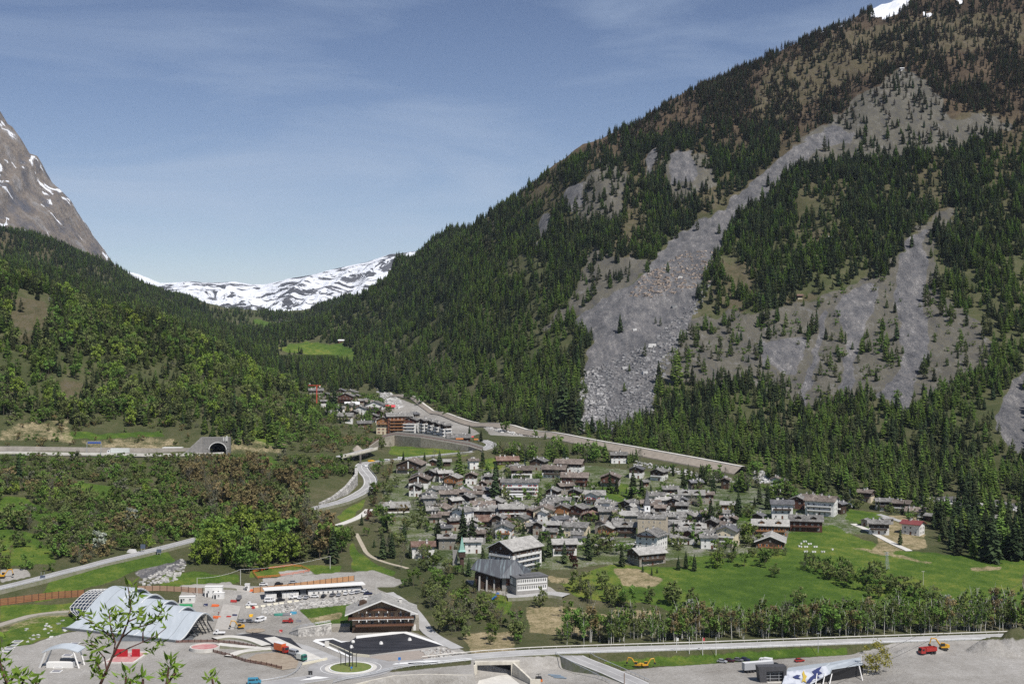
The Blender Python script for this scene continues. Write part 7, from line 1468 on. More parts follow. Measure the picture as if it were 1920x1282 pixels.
truck('semi_trailer_truck', onz(1449, 1256, LOT), 17, 'articulated truck with long grey trailer and dark cab', 13.6, 2.9, 'silver', 'black', 'white', 2.4, (1.2, -.8, -9.4, -10.7, -12), 1.2); truck('box_van', onz(1431, 1245, LOT), 150, 'white box van parked behind the grey trailer', 4.2, 2.4, 'white', 'white', 'white', 1.8, (1, -3), .9, sc=.9)
truck('orange_truck', onz(533, 1224, 0), -40, 'orange box truck with red cab on the fresh asphalt', 5.5, 2.9, 'orange', 'red', 'white', 1.8, (1, -1.5, -4), 1.1); truck('green_loader', onz(568, 1238, 0), -38, 'green and cream wheeled paver behind the silver van', 3.2, 2.4, 'pale', 'green', 'pale', 1.6, (1, -2.2), .8, sc=.9)
truck('highway_truck', at(212, 851, 917) + Vector((-1.5, -1, 0)), 180, 'white articulated truck on the highway', 13.5, 3.0, 'pale', 'white', 'white', 2.2, (1.2, -1, -9.5, -10.8, -12), 1.1); truck('white_truck', ground(687, 882), -60, 'white truck coming round the road bend', 6, 2.8, 'white', 'grey', 'white', 2, (1, -4), 1.1); truck('yellow_truck', ground(699, 871), -35, 'yellow truck at the top of the road bend', 4, 2.4, 'yellow', 'yellow', 'yellow', 2, (1, -3), 1.0)
dt = truck('dump_truck', onz(1733, 1229, -1.2) + Vector((0, 0, 0)), 197, 'red dump truck facing left on the gravel lot', 5.6, 1.7, 'red', 'red', None, 2.2, (1.2, -3.2, -4.6), 1.3, True)
for o_ in (dt,): g_ = zat(o_.location.x, o_.location.y); o_.location.z = g_ + .06
YEL = mat('digger_yellow', (0.58, 0.31, 0.03), rough=.45)
def digger(pos, rz, sc, label, tracks=True, name='excavator'):
    o = empty(name, tuple(pos), math.radians(rz), label, 'excavator'); o.scale = (sc,) * 3
    for s_ in (-1.1, 1.1): q = MB(); q.extr([(-1.8, .4), (-1.5, .05), (1.5, .05), (1.8, .4), (1.5, .85), (-1.5, .85)], s_ - .28, s_ + .28, 'y'); q.obj('track', BLKST, o)
    q = MB(); q.extr([(-2.2, 1.0), (1.4, 1.0), (1.4, 1.6), (-.6, 1.7), (-1.2, 2.3), (-2.3, 2.2)], -1.25, 1.25, 'y'); q.obj('body', YEL, o); q = MB(); q.box(-.2, 1.35, .25, 1.2, 1.72, 3.0); q.obj('cab', GLASS, o); q = MB(); q.box(-.3, 1.4, .2, 1.25, 3.02, 3.15); q.obj('cab_roof', YEL, o)
    q = MB(); q.tube((1.2, -.4, 1.6), (3.2, -.4, 4.6), .38, .32, 6); q.tube((3.2, -.4, 4.6), (5.2, -.4, 4.9), .32, .28, 6); q.obj('boom', YEL, o); q = MB(); q.tube((5.2, -.4, 5.0), (6.0, -.4, 2.4), .28, .2, 6); q.obj('stick', YEL, o)
    q = MB(); q.extr([(5.7, 2.4), (6.4, 2.4), (6.5, 1.7), (5.8, 1.3), (5.3, 1.7)], -1.0, .2, 'y'); q.obj('bucket', BLKST, o); return o
a = onz(1767, 1223, -1.2); a.z = zat(a.x, a.y); digger(a + Vector((1, 1.5, 0)), 182, 1.0, 'yellow excavator loading the red dump truck')
digger(onz(1195, 1250, -3.2) + Vector((0, 0, .1)), 165, .75, 'small yellow digger with raised arm, left of the pair', name='mini_excavator'); digger(onz(1210, 1250, -3.2) + Vector((0, 0, .1)), 15, .7, 'small yellow digger facing right, right of the pair', name='mini_excavator')
a = ground(4, 1083); digger(a, 10, .9, 'orange excavator on the dark heap at the left edge'); digger(ground(451, 1178), 200, .8, 'dark loader with a broad bucket on the site yard', name='wheel_loader')
# gondola cabin and pipes beside the underpass
a = onz(1010, 1277, -5); o = empty('gondola_cabin', tuple(a), .3, 'small orange cable car cabin standing on the ground', 'cabin'); q = MB(); q.box(-1.4, 1.4, -.9, .9, .1, 1.0); q.obj('lower_body', mat('cabin_orange', (0.62, 0.17, 0.03)), o); q = MB(); q.extr([(-1.3, 1.02), (1.3, 1.02), (1.0, 1.9), (-1.0, 1.9)], -.85, .85, 'y'); q.obj('window_glass', GLASS, o); q = MB(); q.box(-1.1, 1.1, -.8, .8, 1.92, 2.05); q.box(-.08, .08, -.08, .08, 2.05, 3.0); q.box(-1.0, 1.0, -.15, .15, 3.0, 3.15); q.obj('roof_and_hanger', BLKST, o)
for i_ in range(3): a = onz(1040 + i_ * 5, 1266 + i_ * 2.5, -5); q = MB(); q.tube((-2.6, .8, .3), (2.6, -.8, .3), .26, .26, 8); tag(q.obj('steel_pipe', mat('blue_grey_pipe', (0.20, 0.26, 0.32), rough=.5), loc=tuple(a)), ('bluish pipe lying nearest the cabin', 'bluish pipe in the middle of the stack', 'bluish pipe nearest the branch road')[i_], 'pipe', 'bluish pipes on the ground')
# flag poles, street lamp, wooden post
for i_, x in enumerate((1268.5, 1292.5, 1317.5, 1342.5)):
    a = onz(x, 1221, -.1); o = empty('flag_pole', tuple(a), 0, ('white flag pole, leftmost of four on the grass bank', 'white flag pole, second of four on the grass bank', 'white flag pole with reddish flag, third on the grass bank', 'white flag pole, rightmost of four on the grass bank')[i_], 'flag pole', 'flag poles on the grass bank'); q = MB(); q.tube((0, 0, -1.5), (0, 0, 6.3), .14, .10, 6); q.obj('pole', TRIM, o)
    if i_ in (0, 2): q = MB(); q.box(.06, .9, -.02, .02, 4.6, 5.9); q.obj('flag', ROOF['pink'] if i_ == 2 else TRIM, o)
a = onz(1534, 1216, -.3); o = empty('street_lamp', tuple(a), 0, 'grey street lamp on the grass bank', 'street lamp'); q = MB(); q.tube((0, 0, -1.5), (0, 0, 6.8), .12, .07, 6); q.obj('pole', STEEL, o); q = MB(); q.box(-.6, .6, -.15, .15, 6.8, 6.95); q.obj('lamp_head', STEEL, o)
a = onz(1170.5, 1284, LOT); q = MB(); q.cyl(0, 0, -.5, 4.8, .17, 8); tag(q.obj('wooden_post', mat('weathered_wood', (0.20, 0.13, 0.09)), loc=tuple(a)), 'single brown wooden post at the bottom of the lot', 'post')
a = onz(582, 1271, 0); o = empty('direction_sign', tuple(a), 0, 'dark road sign board on a post left of the roundabout', 'road sign'); q = MB(); q.cyl(0, 0, 0, 2.2, .1, 6); q.obj('post', STEEL, o); q = MB(); q.box(-.8, .8, -.06, .06, 1.4, 3.0); q.obj('board', BLKST, o)
a = onz(749, 1244, 0); o = empty('blue_sign', tuple(a), 0, 'blue square road sign beside the road', 'road sign'); q = MB(); q.cyl(0, 0, 0, 2.0, .07, 6); q.obj('post', STEEL, o); q = MB(); q.box(-.55, .55, -.05, .05, 1.6, 2.8); q.obj('board', mat('sign_bright_blue', (0.02, 0.16, 0.50)), o)
a = onz(659, 1259, 0); o = empty('blue_sign', tuple(a), 0, 'small blue round sign on the roundabout edge', 'road sign'); q = MB(); q.cyl(0, 0, 0, 1.4, .06, 6); q.obj('post', STEEL, o); q = MB(); q.tube((0, -.04, 1.8), (0, .04, 1.8), .42, .42, 14); q.obj('board', MAT['sign_bright_blue'], o)
for i_, (x, y, lb) in enumerate(((268, 1037, 'tall pair of dark sign boards by the lower road'), (80, 1090, 'small dark sign on the lower road at left'), (298, 1040, 'dark sign on the outer rail of the lower road'))):
    a = ground(x, y); o = empty('road_sign', tuple(a), 0, lb, 'road sign'); q = MB(); q.cyl(-.8, 0, -.5, 5, .09, 6); q.cyl(.8, 0, -.5, 5, .09, 6); q.obj('post', STEEL, o); q = MB(); q.box(-1.3, 1.3, -.08, .08, 2.6 if i_ == 0 else 1.2, 5 if i_ == 0 else 3.2); q.obj('board', mat('sign_back', (0.08, 0.10, 0.14)), o)
a = ground(248, 1035); q = MB(); v = [(-3, -1.5, -.5), (3, -1.2, -.5), (2.6, 1.5, -.5), (-2.6, 1.3, -.5), (-2.2, -1, 1.2), (1.8, -.8, 1.0), (1.6, 1, 1.6), (-1.8, 1, 1.7)]; q.add(v, [(0, 3, 2, 1), (4, 5, 6, 7), (0, 1, 5, 4), (1, 2, 6, 5), (2, 3, 7, 6), (3, 0, 4, 7)]); tag(q.obj('boulder', SW, loc=tuple(a)), 'large pale boulder beside the lower road', 'boulder')
# site containers
def box_house(px, py, L_, W_, h, rz, m, label, name='site_container', wins=2, steps=True):
    a = ground(px, py); o = empty(name, tuple(a), rz, label, 'container'); q = MB(); q.box(0, L_, 0, W_, -.3, h); q.obj('wall', m, o); q = MB(); q.box(-.15, L_ + .15, -.15, W_ + .15, h + .01, h + .2); q.obj('roof', TRIM, o)
    for k_ in range(wins): put('window', window_mesh(.9, .9, None), o, Matrix.Translation((L_ * (k_ + .7) / (wins + .4), -.02, h * .45)))
    q = MB(); q.box(L_ * .08, L_ * .08 + .9, -.06, -.01, 0, 2.0); q.obj('door', GLASS, o); return o
box_house(336, 1130, 7.5, 3, 2.9, .08, WALL['white'], 'white container, front left of the three at the hall'); box_house(384, 1119, 8.5, 3.5, 5.0, .05, WALL['white'], 'two storey white container behind the small blue rimmed one', wins=3); box_house(400, 1122.5, 5.2, 2.6, 2.8, .05, WALL['white'], 'small blue rimmed white container on the grass island', wins=1); box_house(459, 1107, 2.2, 2, 3.2, 0, WALL['white'], 'narrow white gate cabin beside the orange bags', wins=1)
a = ground(345, 1138); q = MB(); q.box(-4, 4, -.8, .8, -.2, 1.5); q.box(-3.8, 3.8, -.7, .7, 1.51, 1.55); tag(q.obj('skip', mat('green_skip', (0.03, 0.28, 0.10), (0.05, 0.36, 0.15)), loc=tuple(a)), 'bright green skip beside the wave roofed hall', 'skip')
for i_, (x, y, c, sx, lb) in enumerate(((407, 1158, 'orange', 3, 'orange plastic sheets left of the scrap rows'), (429, 1158, 'red', 1.6, 'red machine part in the material yard'), (440, 1155, 'navy', 2, 'blue drums in the material yard'), (495, 1160, 'white', 1.8, 'white big bags behind the small van'), (471, 1155, 'yellow', 1.4, 'yellow crate behind the parked cars'), (524, 1153, 'green', 4, 'green tarpaulin over a pile'), (550, 1150, 'blue', 2.4, 'bright blue tarpaulin over a pile'), (538, 1153, 'grey', 3, 'grey pile between the two tarpaulins'),
    (386, 1135, 'navy', 1.4, 'blue container box beside the hall'), (404, 1136, 'orange', 3, 'orange barrier pile near the containers'), (438, 1128, 'red', 2.4, 'red and white barriers on the site track'), (560, 1165, 'grey', 2, 'dark scrap beside the red truck'), (472, 1108, 'orange', 1.5, 'orange bags beside the gate cabin'), (475, 1140, 'red', 1, 'red barrier at the foot of the ramp'), (527, 1184, 'red', 1.2, 'red tools at the end of the curved wall'))):
    cmesh('car', c); a = ground(x, y); sx *= .6; q = MB(); q.extr([(-.7, -.2), (.7, -.2), (.55, .5), (.1, .9), (-.5, .6)], -sx, sx, 'x'); q.v = [(p[0] + RR.uniform(-.3, .3), p[1] + RR.uniform(-.2, .2), p[2] + RR.uniform(0, .3)) for p in q.v]; tag(q.obj('material_pile', MAT['paint_' + c], loc=tuple(a)), lb, 'pile')
# poles and wires on the site
pp = []
for x, y0, y1, lb in ((369.5, 1117, 1083, 'white wooden power pole behind the containers'), (451, 1096, 1067, 'white wooden power pole near the gate cabin'), (705, 1115, 1092, 'white pole beside the gallery end'), (619, 1066, 1042, 'white pole on the grass above the gallery')):
    a = ground(x, y0); h = (y0 - y1) / scl(a); q = MB(); q.tube((0, 0, -1), (0, 0, h), .17, .12, 6); tag(q.obj('utility_pole', mat('pale_pole', (0.55, 0.54, 0.50)), loc=tuple(a)), lb, 'pole'); pp.append(a + Vector((0, 0, h)))
def wire(name, A_, B_, sag, r, label, m=BLKST):
    q = MB(); n = 20; pts = [A_.lerp(B_, i / n) - Vector((0, 0, sag * 4 * (i / n) * (1 - i / n))) - A_ for i in range(n + 1)]
    for a, c in zip(pts[:-1], pts[1:]): q.tube(a, c, r, r, 4, cap=False)
    tag(q.obj(name, m, loc=tuple(A_)), label, 'cable')
wire('cable', pp[0], pp[1], 1.2, .05, 'thin cable between the two white poles', TRIM); wire('cable', pp[1], pp[3], 1.5, .05, 'thin cable rising from the white pole to the pole on the grass', TRIM)
wire('power_cable', at(1440, 1310, 380), at(1960, 1068, 470), 2, .055, 'upper dark overhead cable crossing the lower right'); wire('power_cable', at(1500, 1310, 380), at(1960, 1080, 470), 2, .055, 'lower dark overhead cable crossing the lower right')
# pylon and meadow poles, white benches in the meadow
a = ground(1663, 1066); o = empty('lattice_pylon', tuple(a), .3, 'small grey lattice pylon in the meadow', 'pylon'); h = 32 / scl(a); q = MB()
for sx, sy in ((-1, -1), (1, -1), (1, 1), (-1, 1)): q.tube((sx * .9, sy * .9, -.5), (sx * .25, sy * .25, h), .09, .06, 4)
for k_ in range(7):
    z0, z1 = h * k_ / 7, h * (k_ + 1) / 7; r0, r1 = .9 - .65 * k_ / 7, .9 - .65 * (k_ + 1) / 7
    for s_ in (-1, 1): q.tube((-r0, s_ * r0, z0), (r1, s_ * r1, z1), .05, .05, 3); q.tube((r0, s_ * r0, z0), (-r1, s_ * r1, z1), .05, .05, 3)
q.obj('lattice', STEEL, o); q = MB(); q.box(-1.6, 1.6, -.06, .06, h * .93, h * .96); q.box(-1.2, 1.2, -.06, .06, h * .78, h * .81); q.obj('cross_arm', STEEL, o)
for x, y0, y1, lb in ((1731, 1097, 1070, 'grey pole with short crossarm behind the hedge'), (1833, 1128, 1102, 'grey pole with crossarm at the right of the meadow')):
    a = ground(x, y0); h = (y0 - y1) / scl(a); o = empty('utility_pole', tuple(a), 0, lb, 'pole'); q = MB(); q.tube((0, 0, -1), (0, 0, h), .14, .1, 6); q.obj('pole', CONC, o); q = MB(); q.box(-.8, .8, -.07, .07, h - .3, h - .12); q.obj('cross_arm', CONC, o)
BH = MB(); BH.box(-.55, .55, -.4, .4, .1, .9, 0); BH.box(-.65, .65, -.5, .5, .92, 1.05, 0); BH.box(-.45, -.35, -.3, .3, -.1, .1, 1); BH.box(.35, .45, -.3, .3, -.1, .1, 1); bhm = BH.mesh('beehive', [TRIM, BLKST])
for x, y in ((1507, 1016), (1511, 1016), (1516, 1020.5), (1520, 1020.5), (1502, 1020), (1498, 1025), (1502, 1026), (1509, 1026), (1513, 1026), (1527, 1026), (1531, 1026), (1509, 1035), (1513, 1035), (1524, 1035.5), (1528, 1035.5), (1541, 1035.5), (1545, 1035.5), (1561, 1031)):
    a = ground(x, y); o = bpy.data.objects.new('white_box', bhm); SC.objects.link(o); o.location = a; o.rotation_euler[2] = RR.random(); o.scale = (.85,) * 3; tag(o, 'small white box standing in rows on the upper meadow', 'box', 'white boxes in rows on the upper meadow')
# slide beside the school, red crane in the hamlet
a = ground(933, 1123); o = empty('playground_slide', tuple(a), .5, 'blue and yellow playground slide below the school', 'slide'); q = MB(); q.box(-.6, .6, -.6, .6, 1.6, 1.75); [q.cyl(x, y, -.3, 2.6, .08, 6) for x in (-.6, .6) for y in (-.6, .6)]; q.obj('tower', YEL, o); q = MB(); q.tube((-.6, 0, 1.7), (-3.2, 0, .3), .42, .42, 6); q.obj('chute', MAT['sign_bright_blue'], o); q = MB(); q.tube((0, 0, 2.65), (0, 0, 3.6), 1.1, .1, 4); q.obj('pointed_roof', MAT['sign_bright_blue'], o)
a = ground(594, 757); s_ = scl(a); h = 34 / s_; o = empty('tower_crane', tuple(a), 0, 'red tower crane standing in the hamlet', 'crane'); CRN = mat('crane_red', (0.45, 0.07, 0.04)); q = MB(); q.box(-.5, .5, -.5, .5, -1, h); q.obj('mast', CRN, o); q = MB(); q.box(-9, 4, -.3, .3, h, h + .7); q.obj('jib', CRN, o); q = MB(); q.box(2.5, 4, -.7, .7, h - 1.5, h - .02); q.obj('counterweight', CONC, o)
# --- dark kiosk and angular mural building on the lot
a = onz(1424, 1279, LOT); o = empty('dark_kiosk', tuple(a), .10, 'dark grey kiosk with tapered end and barred shutters', 'kiosk'); KG = mat('kiosk_grey', (0.055, 0.055, 0.06), (0.075, 0.075, 0.08), .6, 1)
q = MB(); q.extr([(0.4, -.3), (2.9, -.3), (2.9, 6.2), (-.4, 6.2)], 0, 4.5, 'y'); q.box(2.91, 11.2, .0, 4.5, 4.3, 6.2); q.box(9.9, 11.2, 0, 4.5, -.3, 4.29); q.box(2.91, 9.89, 1.6, 4.5, -.3, 4.29); q.obj('shell', KG, o)
q = MB()
for x in (4.6, 8.2): q.box(x, x + .18, .9, 1.05, .1, 3.6)
for z in (1.2, 2.4, 3.5): q.box(3.1, 9.8, .92, 1.02, z, z + .12)
q.obj('shutter_bars', STEEL, o); q = MB(); q.box(3, 9.8, -1.2, -.02, -.2, .25); q.obj('step', PCONC, o)
FOOT.append((a.x + 5, a.y + 2, 7))
o = empty('angular_building', tuple(onz(1540, 1290, LOT)), 0, 'angular building with folded pale roof and a painted mural', 'building'); O = Vector(o.location); MU = mat('mural_white', (0.36, 0.38, 0.43), (0.50, 0.52, 0.56), .7, .25, lo=.45, hi=.55)
def fac(name, pts, th, m, parent=o):
    v = [at(x, y, D) - O for x, y, D in pts]; nrm = (v[1] - v[0]).cross(v[2] - v[0]).normalized() * th; q = MB(); n = len(v); q.add([tuple(p) for p in v] + [tuple(p + nrm) for p in v], [tuple(range(n)), tuple(range(2 * n - 1, n - 1, -1))] + [(i, n + i, n + (i + 1) % n, (i + 1) % n) for i in range(n)]); return q.obj(name, m, parent)
fac('roof_facet', [(1474, 1258, 516), (1478, 1251, 526), (1520, 1245, 534), (1556, 1241, 532), (1548, 1247, 522), (1525, 1252, 518)], .3, METAL)
mu = fac('mural_panel', [(1466, 1282, 508), (1474, 1258, 516), (1525, 1252, 517.5), (1548, 1247, 521), (1556, 1262, 514), (1508, 1288, 506)], .3, MU)
fac('roof_facet', [(1548, 1247, 521), (1556, 1241, 531), (1614, 1231, 536), (1618, 1244, 524), (1560, 1253, 518), (1556, 1262, 514)], .35, METAL)
BL = mat('mural_blue', (0.03, 0.04, 0.12)); YL = mat('mural_yellow', (0.45, 0.33, 0.06))
def on_mu(pts, m, nm):      # flat painted shapes standing 3 cm proud of the panel
    A_, B_, C_ = [at(*p) - O for p in ((1466, 1282, 508), (1556, 1262, 514), (1474, 1258, 516))]; nn = (B_ - A_).cross(C_ - A_).normalized(); nn = nn if nn.y < 0 else -nn; v = []
    for x, y in pts:
        d = Vector(((x - CXP) / F, 1, -(y - HOR) / F)); o_ = Vector((0, 0, H)) - O; t = (A_ - o_).dot(nn) / d.dot(nn); v.append(tuple(o_ + d * t + nn * .25))
    q = MB(); q.add(v, [tuple(range(len(v)))]); q.obj(nm, m, mu)
on_mu([(1511, 1280), (1519, 1270), (1527, 1264), (1522, 1259), (1532, 1253), (1541, 1249), (1536, 1258), (1542, 1262), (1533, 1266), (1537, 1271), (1526, 1272), (1519, 1281)], BL, 'blue_shape'); on_mu([(1486, 1269), (1494, 1265), (1501, 1266), (1497, 1270), (1502, 1273), (1492, 1272)], BL, 'blue_shape'); on_mu([(1503, 1279), (1506, 1270), (1504, 1262), (1507, 1257), (1509, 1264), (1513, 1268), (1510, 1274), (1512, 1280), (1507, 1277)], YL, 'yellow_shape')
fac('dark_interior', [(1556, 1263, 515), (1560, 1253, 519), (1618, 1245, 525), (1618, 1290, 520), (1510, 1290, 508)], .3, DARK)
for x, dx in ((1528, 4), (1541, 6), (1553, 7)): q = MB(); q.tube(at(x, 1292, 506) - O, at(x + dx, 1262, 513) - O, .22, .22, 5); q.obj('slanted_column', TRIM, o)
q = MB(); q.tube(at(1618, 1278, 514) - O, at(1611, 1248, 521) - O, .22, .22, 5); q.obj('slanted_column', TRIM, o); q = MB(); q.tube(at(1615, 1242, 521) - O, at(1614, 1226, 521) - O, .2, .15, 5); q.obj('mast', TRIM, o)
fac('side_wall', [(1619, 1262, 524), (1646, 1262, 522), (1646, 1275, 522), (1619, 1295, 514)], .4, CONC)
FOOT.append((O.x, O.y + 2, 12))
# --- tiny workers on the site
def person(px, py, label, top, rz=0):
    a = ground(px, py); me = bpy.data.meshes.new('person'); V = [(0, 0, .95), (0, 0, 1.25), (0, 0, 1.48), (0, -.01, 1.60), (0, -.02, 1.72), (-.21, 0, 1.42), (-.27, -.02, 1.14), (-.25, -.12, .90), (.21, 0, 1.42), (.28, .02, 1.14), (.27, -.08, .88), (-.11, 0, .88), (-.13, -.05, .48), (-.14, .03, .06), (-.14, -.12, .03), (.11, 0, .88), (.14, .03, .48), (.15, .08, .06), (.15, -.07, .03)]
    E = [(0, 1), (1, 2), (2, 3), (3, 4), (2, 5), (5, 6), (6, 7), (2, 8), (8, 9), (9, 10), (0, 11), (11, 12), (12, 13), (13, 14), (0, 15), (15, 16), (16, 17), (17, 18)]; R_ = [.15, .16, .13, .06, .11, .07, .05, .035, .07, .05, .035, .10, .07, .045, .04, .10, .07, .045, .04]
    me.from_pydata(V, E, []); o = bpy.data.objects.new('person', me); SC.objects.link(o); o.location = a; o.rotation_euler[2] = rz; o.modifiers.new('skin', 'SKIN'); [setattr(me.skin_vertices[0].data[i], 'radius', (r, r)) for i, r in enumerate(R_)]; me.skin_vertices[0].data[0].use_root = True
    sd_ = o.modifiers.new('sub', 'SUBSURF'); sd_.levels = 1; me.materials.append(top); tag(o, label, 'person')
    q = MB(); q.tube((0, -.02, 1.70), (0, -.02, 1.86), .13, .09, 8); q.obj('helmet', TRIM, o)
person(410, 1152, 'person in dark red clothes walking on the site track', mat('cloth_dark_red', (0.20, 0.04, 0.04))); person(474, 1190, 'person in black beside the small earth island', mat('cloth_black', (0.03, 0.03, 0.035)), 1.2)
# --- sapling in front of the lens: willow twigs growing from the hillside
def zhill(x, D): return zat(x, D)
LF = leafmat('willow_leaf', (0.16, 0.26, 0.035), (0.24, 0.34, 0.06), 0.15, 0.35); TW_ = mat('twig_brown', (0.07, 0.035, 0.03), (0.12, 0.06, 0.045), .7, 20)
def sapling(name, stems, leaves, D, base, label):
    bp = Vector((base[0], D, zat(base[0], D) - .1)); o = empty(name, tuple(bp), 0, label, 'sapling'); q = MB()
    for st in stems:
        pts = [(Vector((p[0], p[1], p[2])) if len(p) == 3 and p[2] != 'd' else None) for p in st] if False else [at(x, y, D + dd) - bp for x, y, dd in st]
        if st[0][1] >= 1280: pts = [Vector((0, 0, 0))] + pts
        for i in range(len(pts) - 1): r0 = .009 * (1 - i / len(pts)) + .002; q.tube(pts[i], pts[i + 1], r0 if st[0][1] >= 1280 else r0 * .5, (r0 * .8) if st[0][1] >= 1280 else r0 * .4, 5)
    q.obj('stem', TW_, o); r = random.Random(3); q = MB()
    for x, y, dd, n_ in leaves:
        c = at(x, y, D + dd) - bp
        for k_ in range(n_):
            t = c + Vector((r.uniform(-.03, .03), r.uniform(-.04, .04), r.uniform(-.03, .03))); d = Vector((r.gauss(0, 1), r.gauss(0, .7), r.gauss(.5, .7))).normalized(); l = r.uniform(.045, .075); s_ = d.cross(Vector((r.gauss(0, 1), r.gauss(0, 1), r.gauss(0, 1)))).normalized() * l * .15
            q.add([tuple(t), tuple(t + d * l * .4 + s_), tuple(t + d * l), tuple(t + d * l * .4 - s_)], [(0, 1, 2, 3)])
    q.obj('leaves', LF, o); return o
sapling('willow_sapling', [[(188, 1282, 0), (200, 1255, 0), (213, 1225, 0), (228, 1195, 0), (240, 1165, 0), (245, 1140, 0), (243, 1118, 0), (240, 1100, 0)], [(213, 1225, 0), (216, 1205, .05), (205, 1190, .1), (180, 1170, .15), (152, 1155, .2)], [(240, 1165, 0), (256, 1158, .1), (264, 1150, .1)], [(228, 1195, 0), (250, 1178, -.1), (285, 1168, -.2), (303, 1146, -.2)], [(210, 1232, 0), (240, 1215, .1), (268, 1203, .2), (295, 1190, .2), (312, 1176, .2)], [(217, 1205, 0), (208, 1180, 0), (205, 1148, .1)], [(200, 1255, 0), (196, 1232, .1), (178, 1212, .1), (168, 1202, .1)], [(194, 1268, 0), (186, 1250, -.1), (178, 1235, -.1)], [(268, 1203, .2), (268, 1185, .2), (270, 1176, .2)]],
    [(240, 1102, 0, 9), (250, 1114, 0, 8), (257, 1121, 0, 6), (245, 1128, 0, 8), (241, 1138, 0, 7), (250, 1140, 0, 6), (262, 1149, .1, 8), (255, 1156, .1, 6), (204, 1148, .1, 7), (211, 1152, .1, 8), (197, 1156, .1, 6), (215, 1164, 0, 9), (222, 1172, 0, 7), (232, 1158, 0, 6), (152, 1155, .2, 9), (164, 1160, .2, 8), (176, 1168, .2, 8), (188, 1174, .1, 8), (198, 1182, .1, 8), (206, 1190, .1, 9), (214, 1183, 0, 8), (302, 1147, -.2, 10), (308, 1155, -.2, 7), (296, 1158, -.2, 7), (285, 1167, -.2, 8), (276, 1170, -.1, 8), (262, 1172, -.1, 8), (252, 1168, 0, 6), (268, 1180, .2, 6), (312, 1176, .2, 4), (170, 1198, .1, 8), (178, 1208, .1, 9), (190, 1212, .1, 8), (204, 1205, 0, 8), (176, 1228, -.1, 9), (172, 1238, -.1, 7), (282, 1203, .2, 9), (290, 1212, .2, 9), (300, 1206, .2, 8), (288, 1222, .2, 6), (186, 1250, -.1, 9), (178, 1260, -.1, 9), (190, 1270, -.1, 8), (198, 1262, 0, 5)], 8.0, (-2.9, 0), 'young willow sapling with fresh narrow leaves close to the viewer')
sapling('willow_shoot', [[(236, 1282, 0), (236, 1268, 0)], [(268, 1284, 0), (268, 1272, 0)], [(243, 1284, 0), (244, 1276, 0)]], [(235, 1264, 0, 9), (238, 1272, 0, 8), (268, 1274, 0, 9), (246, 1279, 0, 7), (230, 1280, 0, 6), (262, 1281, 0, 6)], 7.2, (-2.1, 0), 'low willow shoots right of the sapling at the bottom edge')
sapling('willow_shoot', [[(312, 1282, 0), (314, 1268, 0), (316, 1250, 0)], [(312, 1282, 0), (328, 1262, .1)], [(400, 1284, 0), (398, 1272, 0)]], [(314, 1243, 0, 9), (310, 1252, 0, 9), (322, 1250, 0, 8), (330, 1256, .1, 7), (318, 1262, 0, 9), (306, 1268, 0, 7), (326, 1270, .1, 8), (314, 1276, 0, 9), (398, 1270, 0, 9), (394, 1278, 0, 8)], 7.6, (-2.0, 0), 'bushy willow shoot with bright leaves at the bottom edge')
sapling('willow_shoot', [[(14, 1282, 0), (6, 1262, 0), (0, 1240, 0), (-6, 1200, 0)], [(40, 1284, 0), (46, 1270, 0)], [(14, 1282, 0), (28, 1266, .1)], [(70, 1284, 0), (66, 1276, 0)]], [(0, 1200, 0, 6), (0, 1212, 0, 6), (2, 1225, 0, 8), (0, 1240, 0, 9), (5, 1252, 0, 8), (8, 1262, 0, 8), (25, 1264, .1, 9), (16, 1272, 0, 9), (46, 1268, 0, 10), (42, 1277, 0, 9), (30, 1277, .1, 8), (66, 1273, 0, 9), (62, 1280, 0, 7), (4, 1277, 0, 9)], 7.4, (-3.0, 0), 'willow shoots with bright leaves at the lower left corner')
# ------------------------------------------------------------------ trees become objects: the 300 largest of each kind single, the rest one object
KN = dict(spruce=('spruce_tree', 'dark spruce'), larch=('larch_tree', 'larch'), broadleaf=('broadleaf_tree', 'leafy tree'), birch=('birch_tree', 'white trunked birch'), bare=('bare_tree', 'thin nearly leafless tree'), shrub=('shrub', 'rounded shrub'))
VN = {('larch', 0): 'fresh green larch', ('larch', 1): 'fresh green larch', ('larch', 2): 'fresh green larch', ('larch', 3): 'dull green larch', ('larch', 4): 'dull green larch', ('larch', 5): 'brown larch', ('larch', 6): 'brown larch',
      ('broadleaf', 0): 'mid green leafy tree', ('broadleaf', 1): 'mid green leafy tree', ('broadleaf', 2): 'lime green leafy tree', ('broadleaf', 3): 'olive leafy tree', ('broadleaf', 4): 'olive leafy tree', ('broadleaf', 5): 'russet brown tree', ('broadleaf', 6): 'white blossoming tree', ('broadleaf', 7): 'dark red leafy tree',
      ('shrub', 0): 'green rounded shrub', ('shrub', 1): 'olive rounded shrub', ('shrub', 2): 'grey leafless shrub', ('shrub', 3): 'brown rounded shrub', ('shrub', 4): 'lime green shrub', ('shrub', 5): 'white blossoming shrub',
      ('birch', 0): 'green white trunked birch', ('birch', 1): 'olive white trunked birch', ('birch', 2): 'reddish budding white trunked birch', ('bare', 0): 'grey leafless tree', ('bare', 1): 'brown nearly leafless tree', ('bare', 2): 'olive thinly leaved tree'}
STUFF = dict(spruce='spruce_forest', larch='larch_forest', broadleaf='broadleaf_woodland', birch='birch_wood', bare='leafless_thicket', shrub='shrub_thicket')
def blocked(x, D):
    px = CXP + F * x / D
    for (bx, by, r) in FOOT:
        if (x - bx) ** 2 + (D - by) ** 2 < r * r: return True
    return False
FA = np.array(FOOT) if FOOT else np.zeros((0, 3))
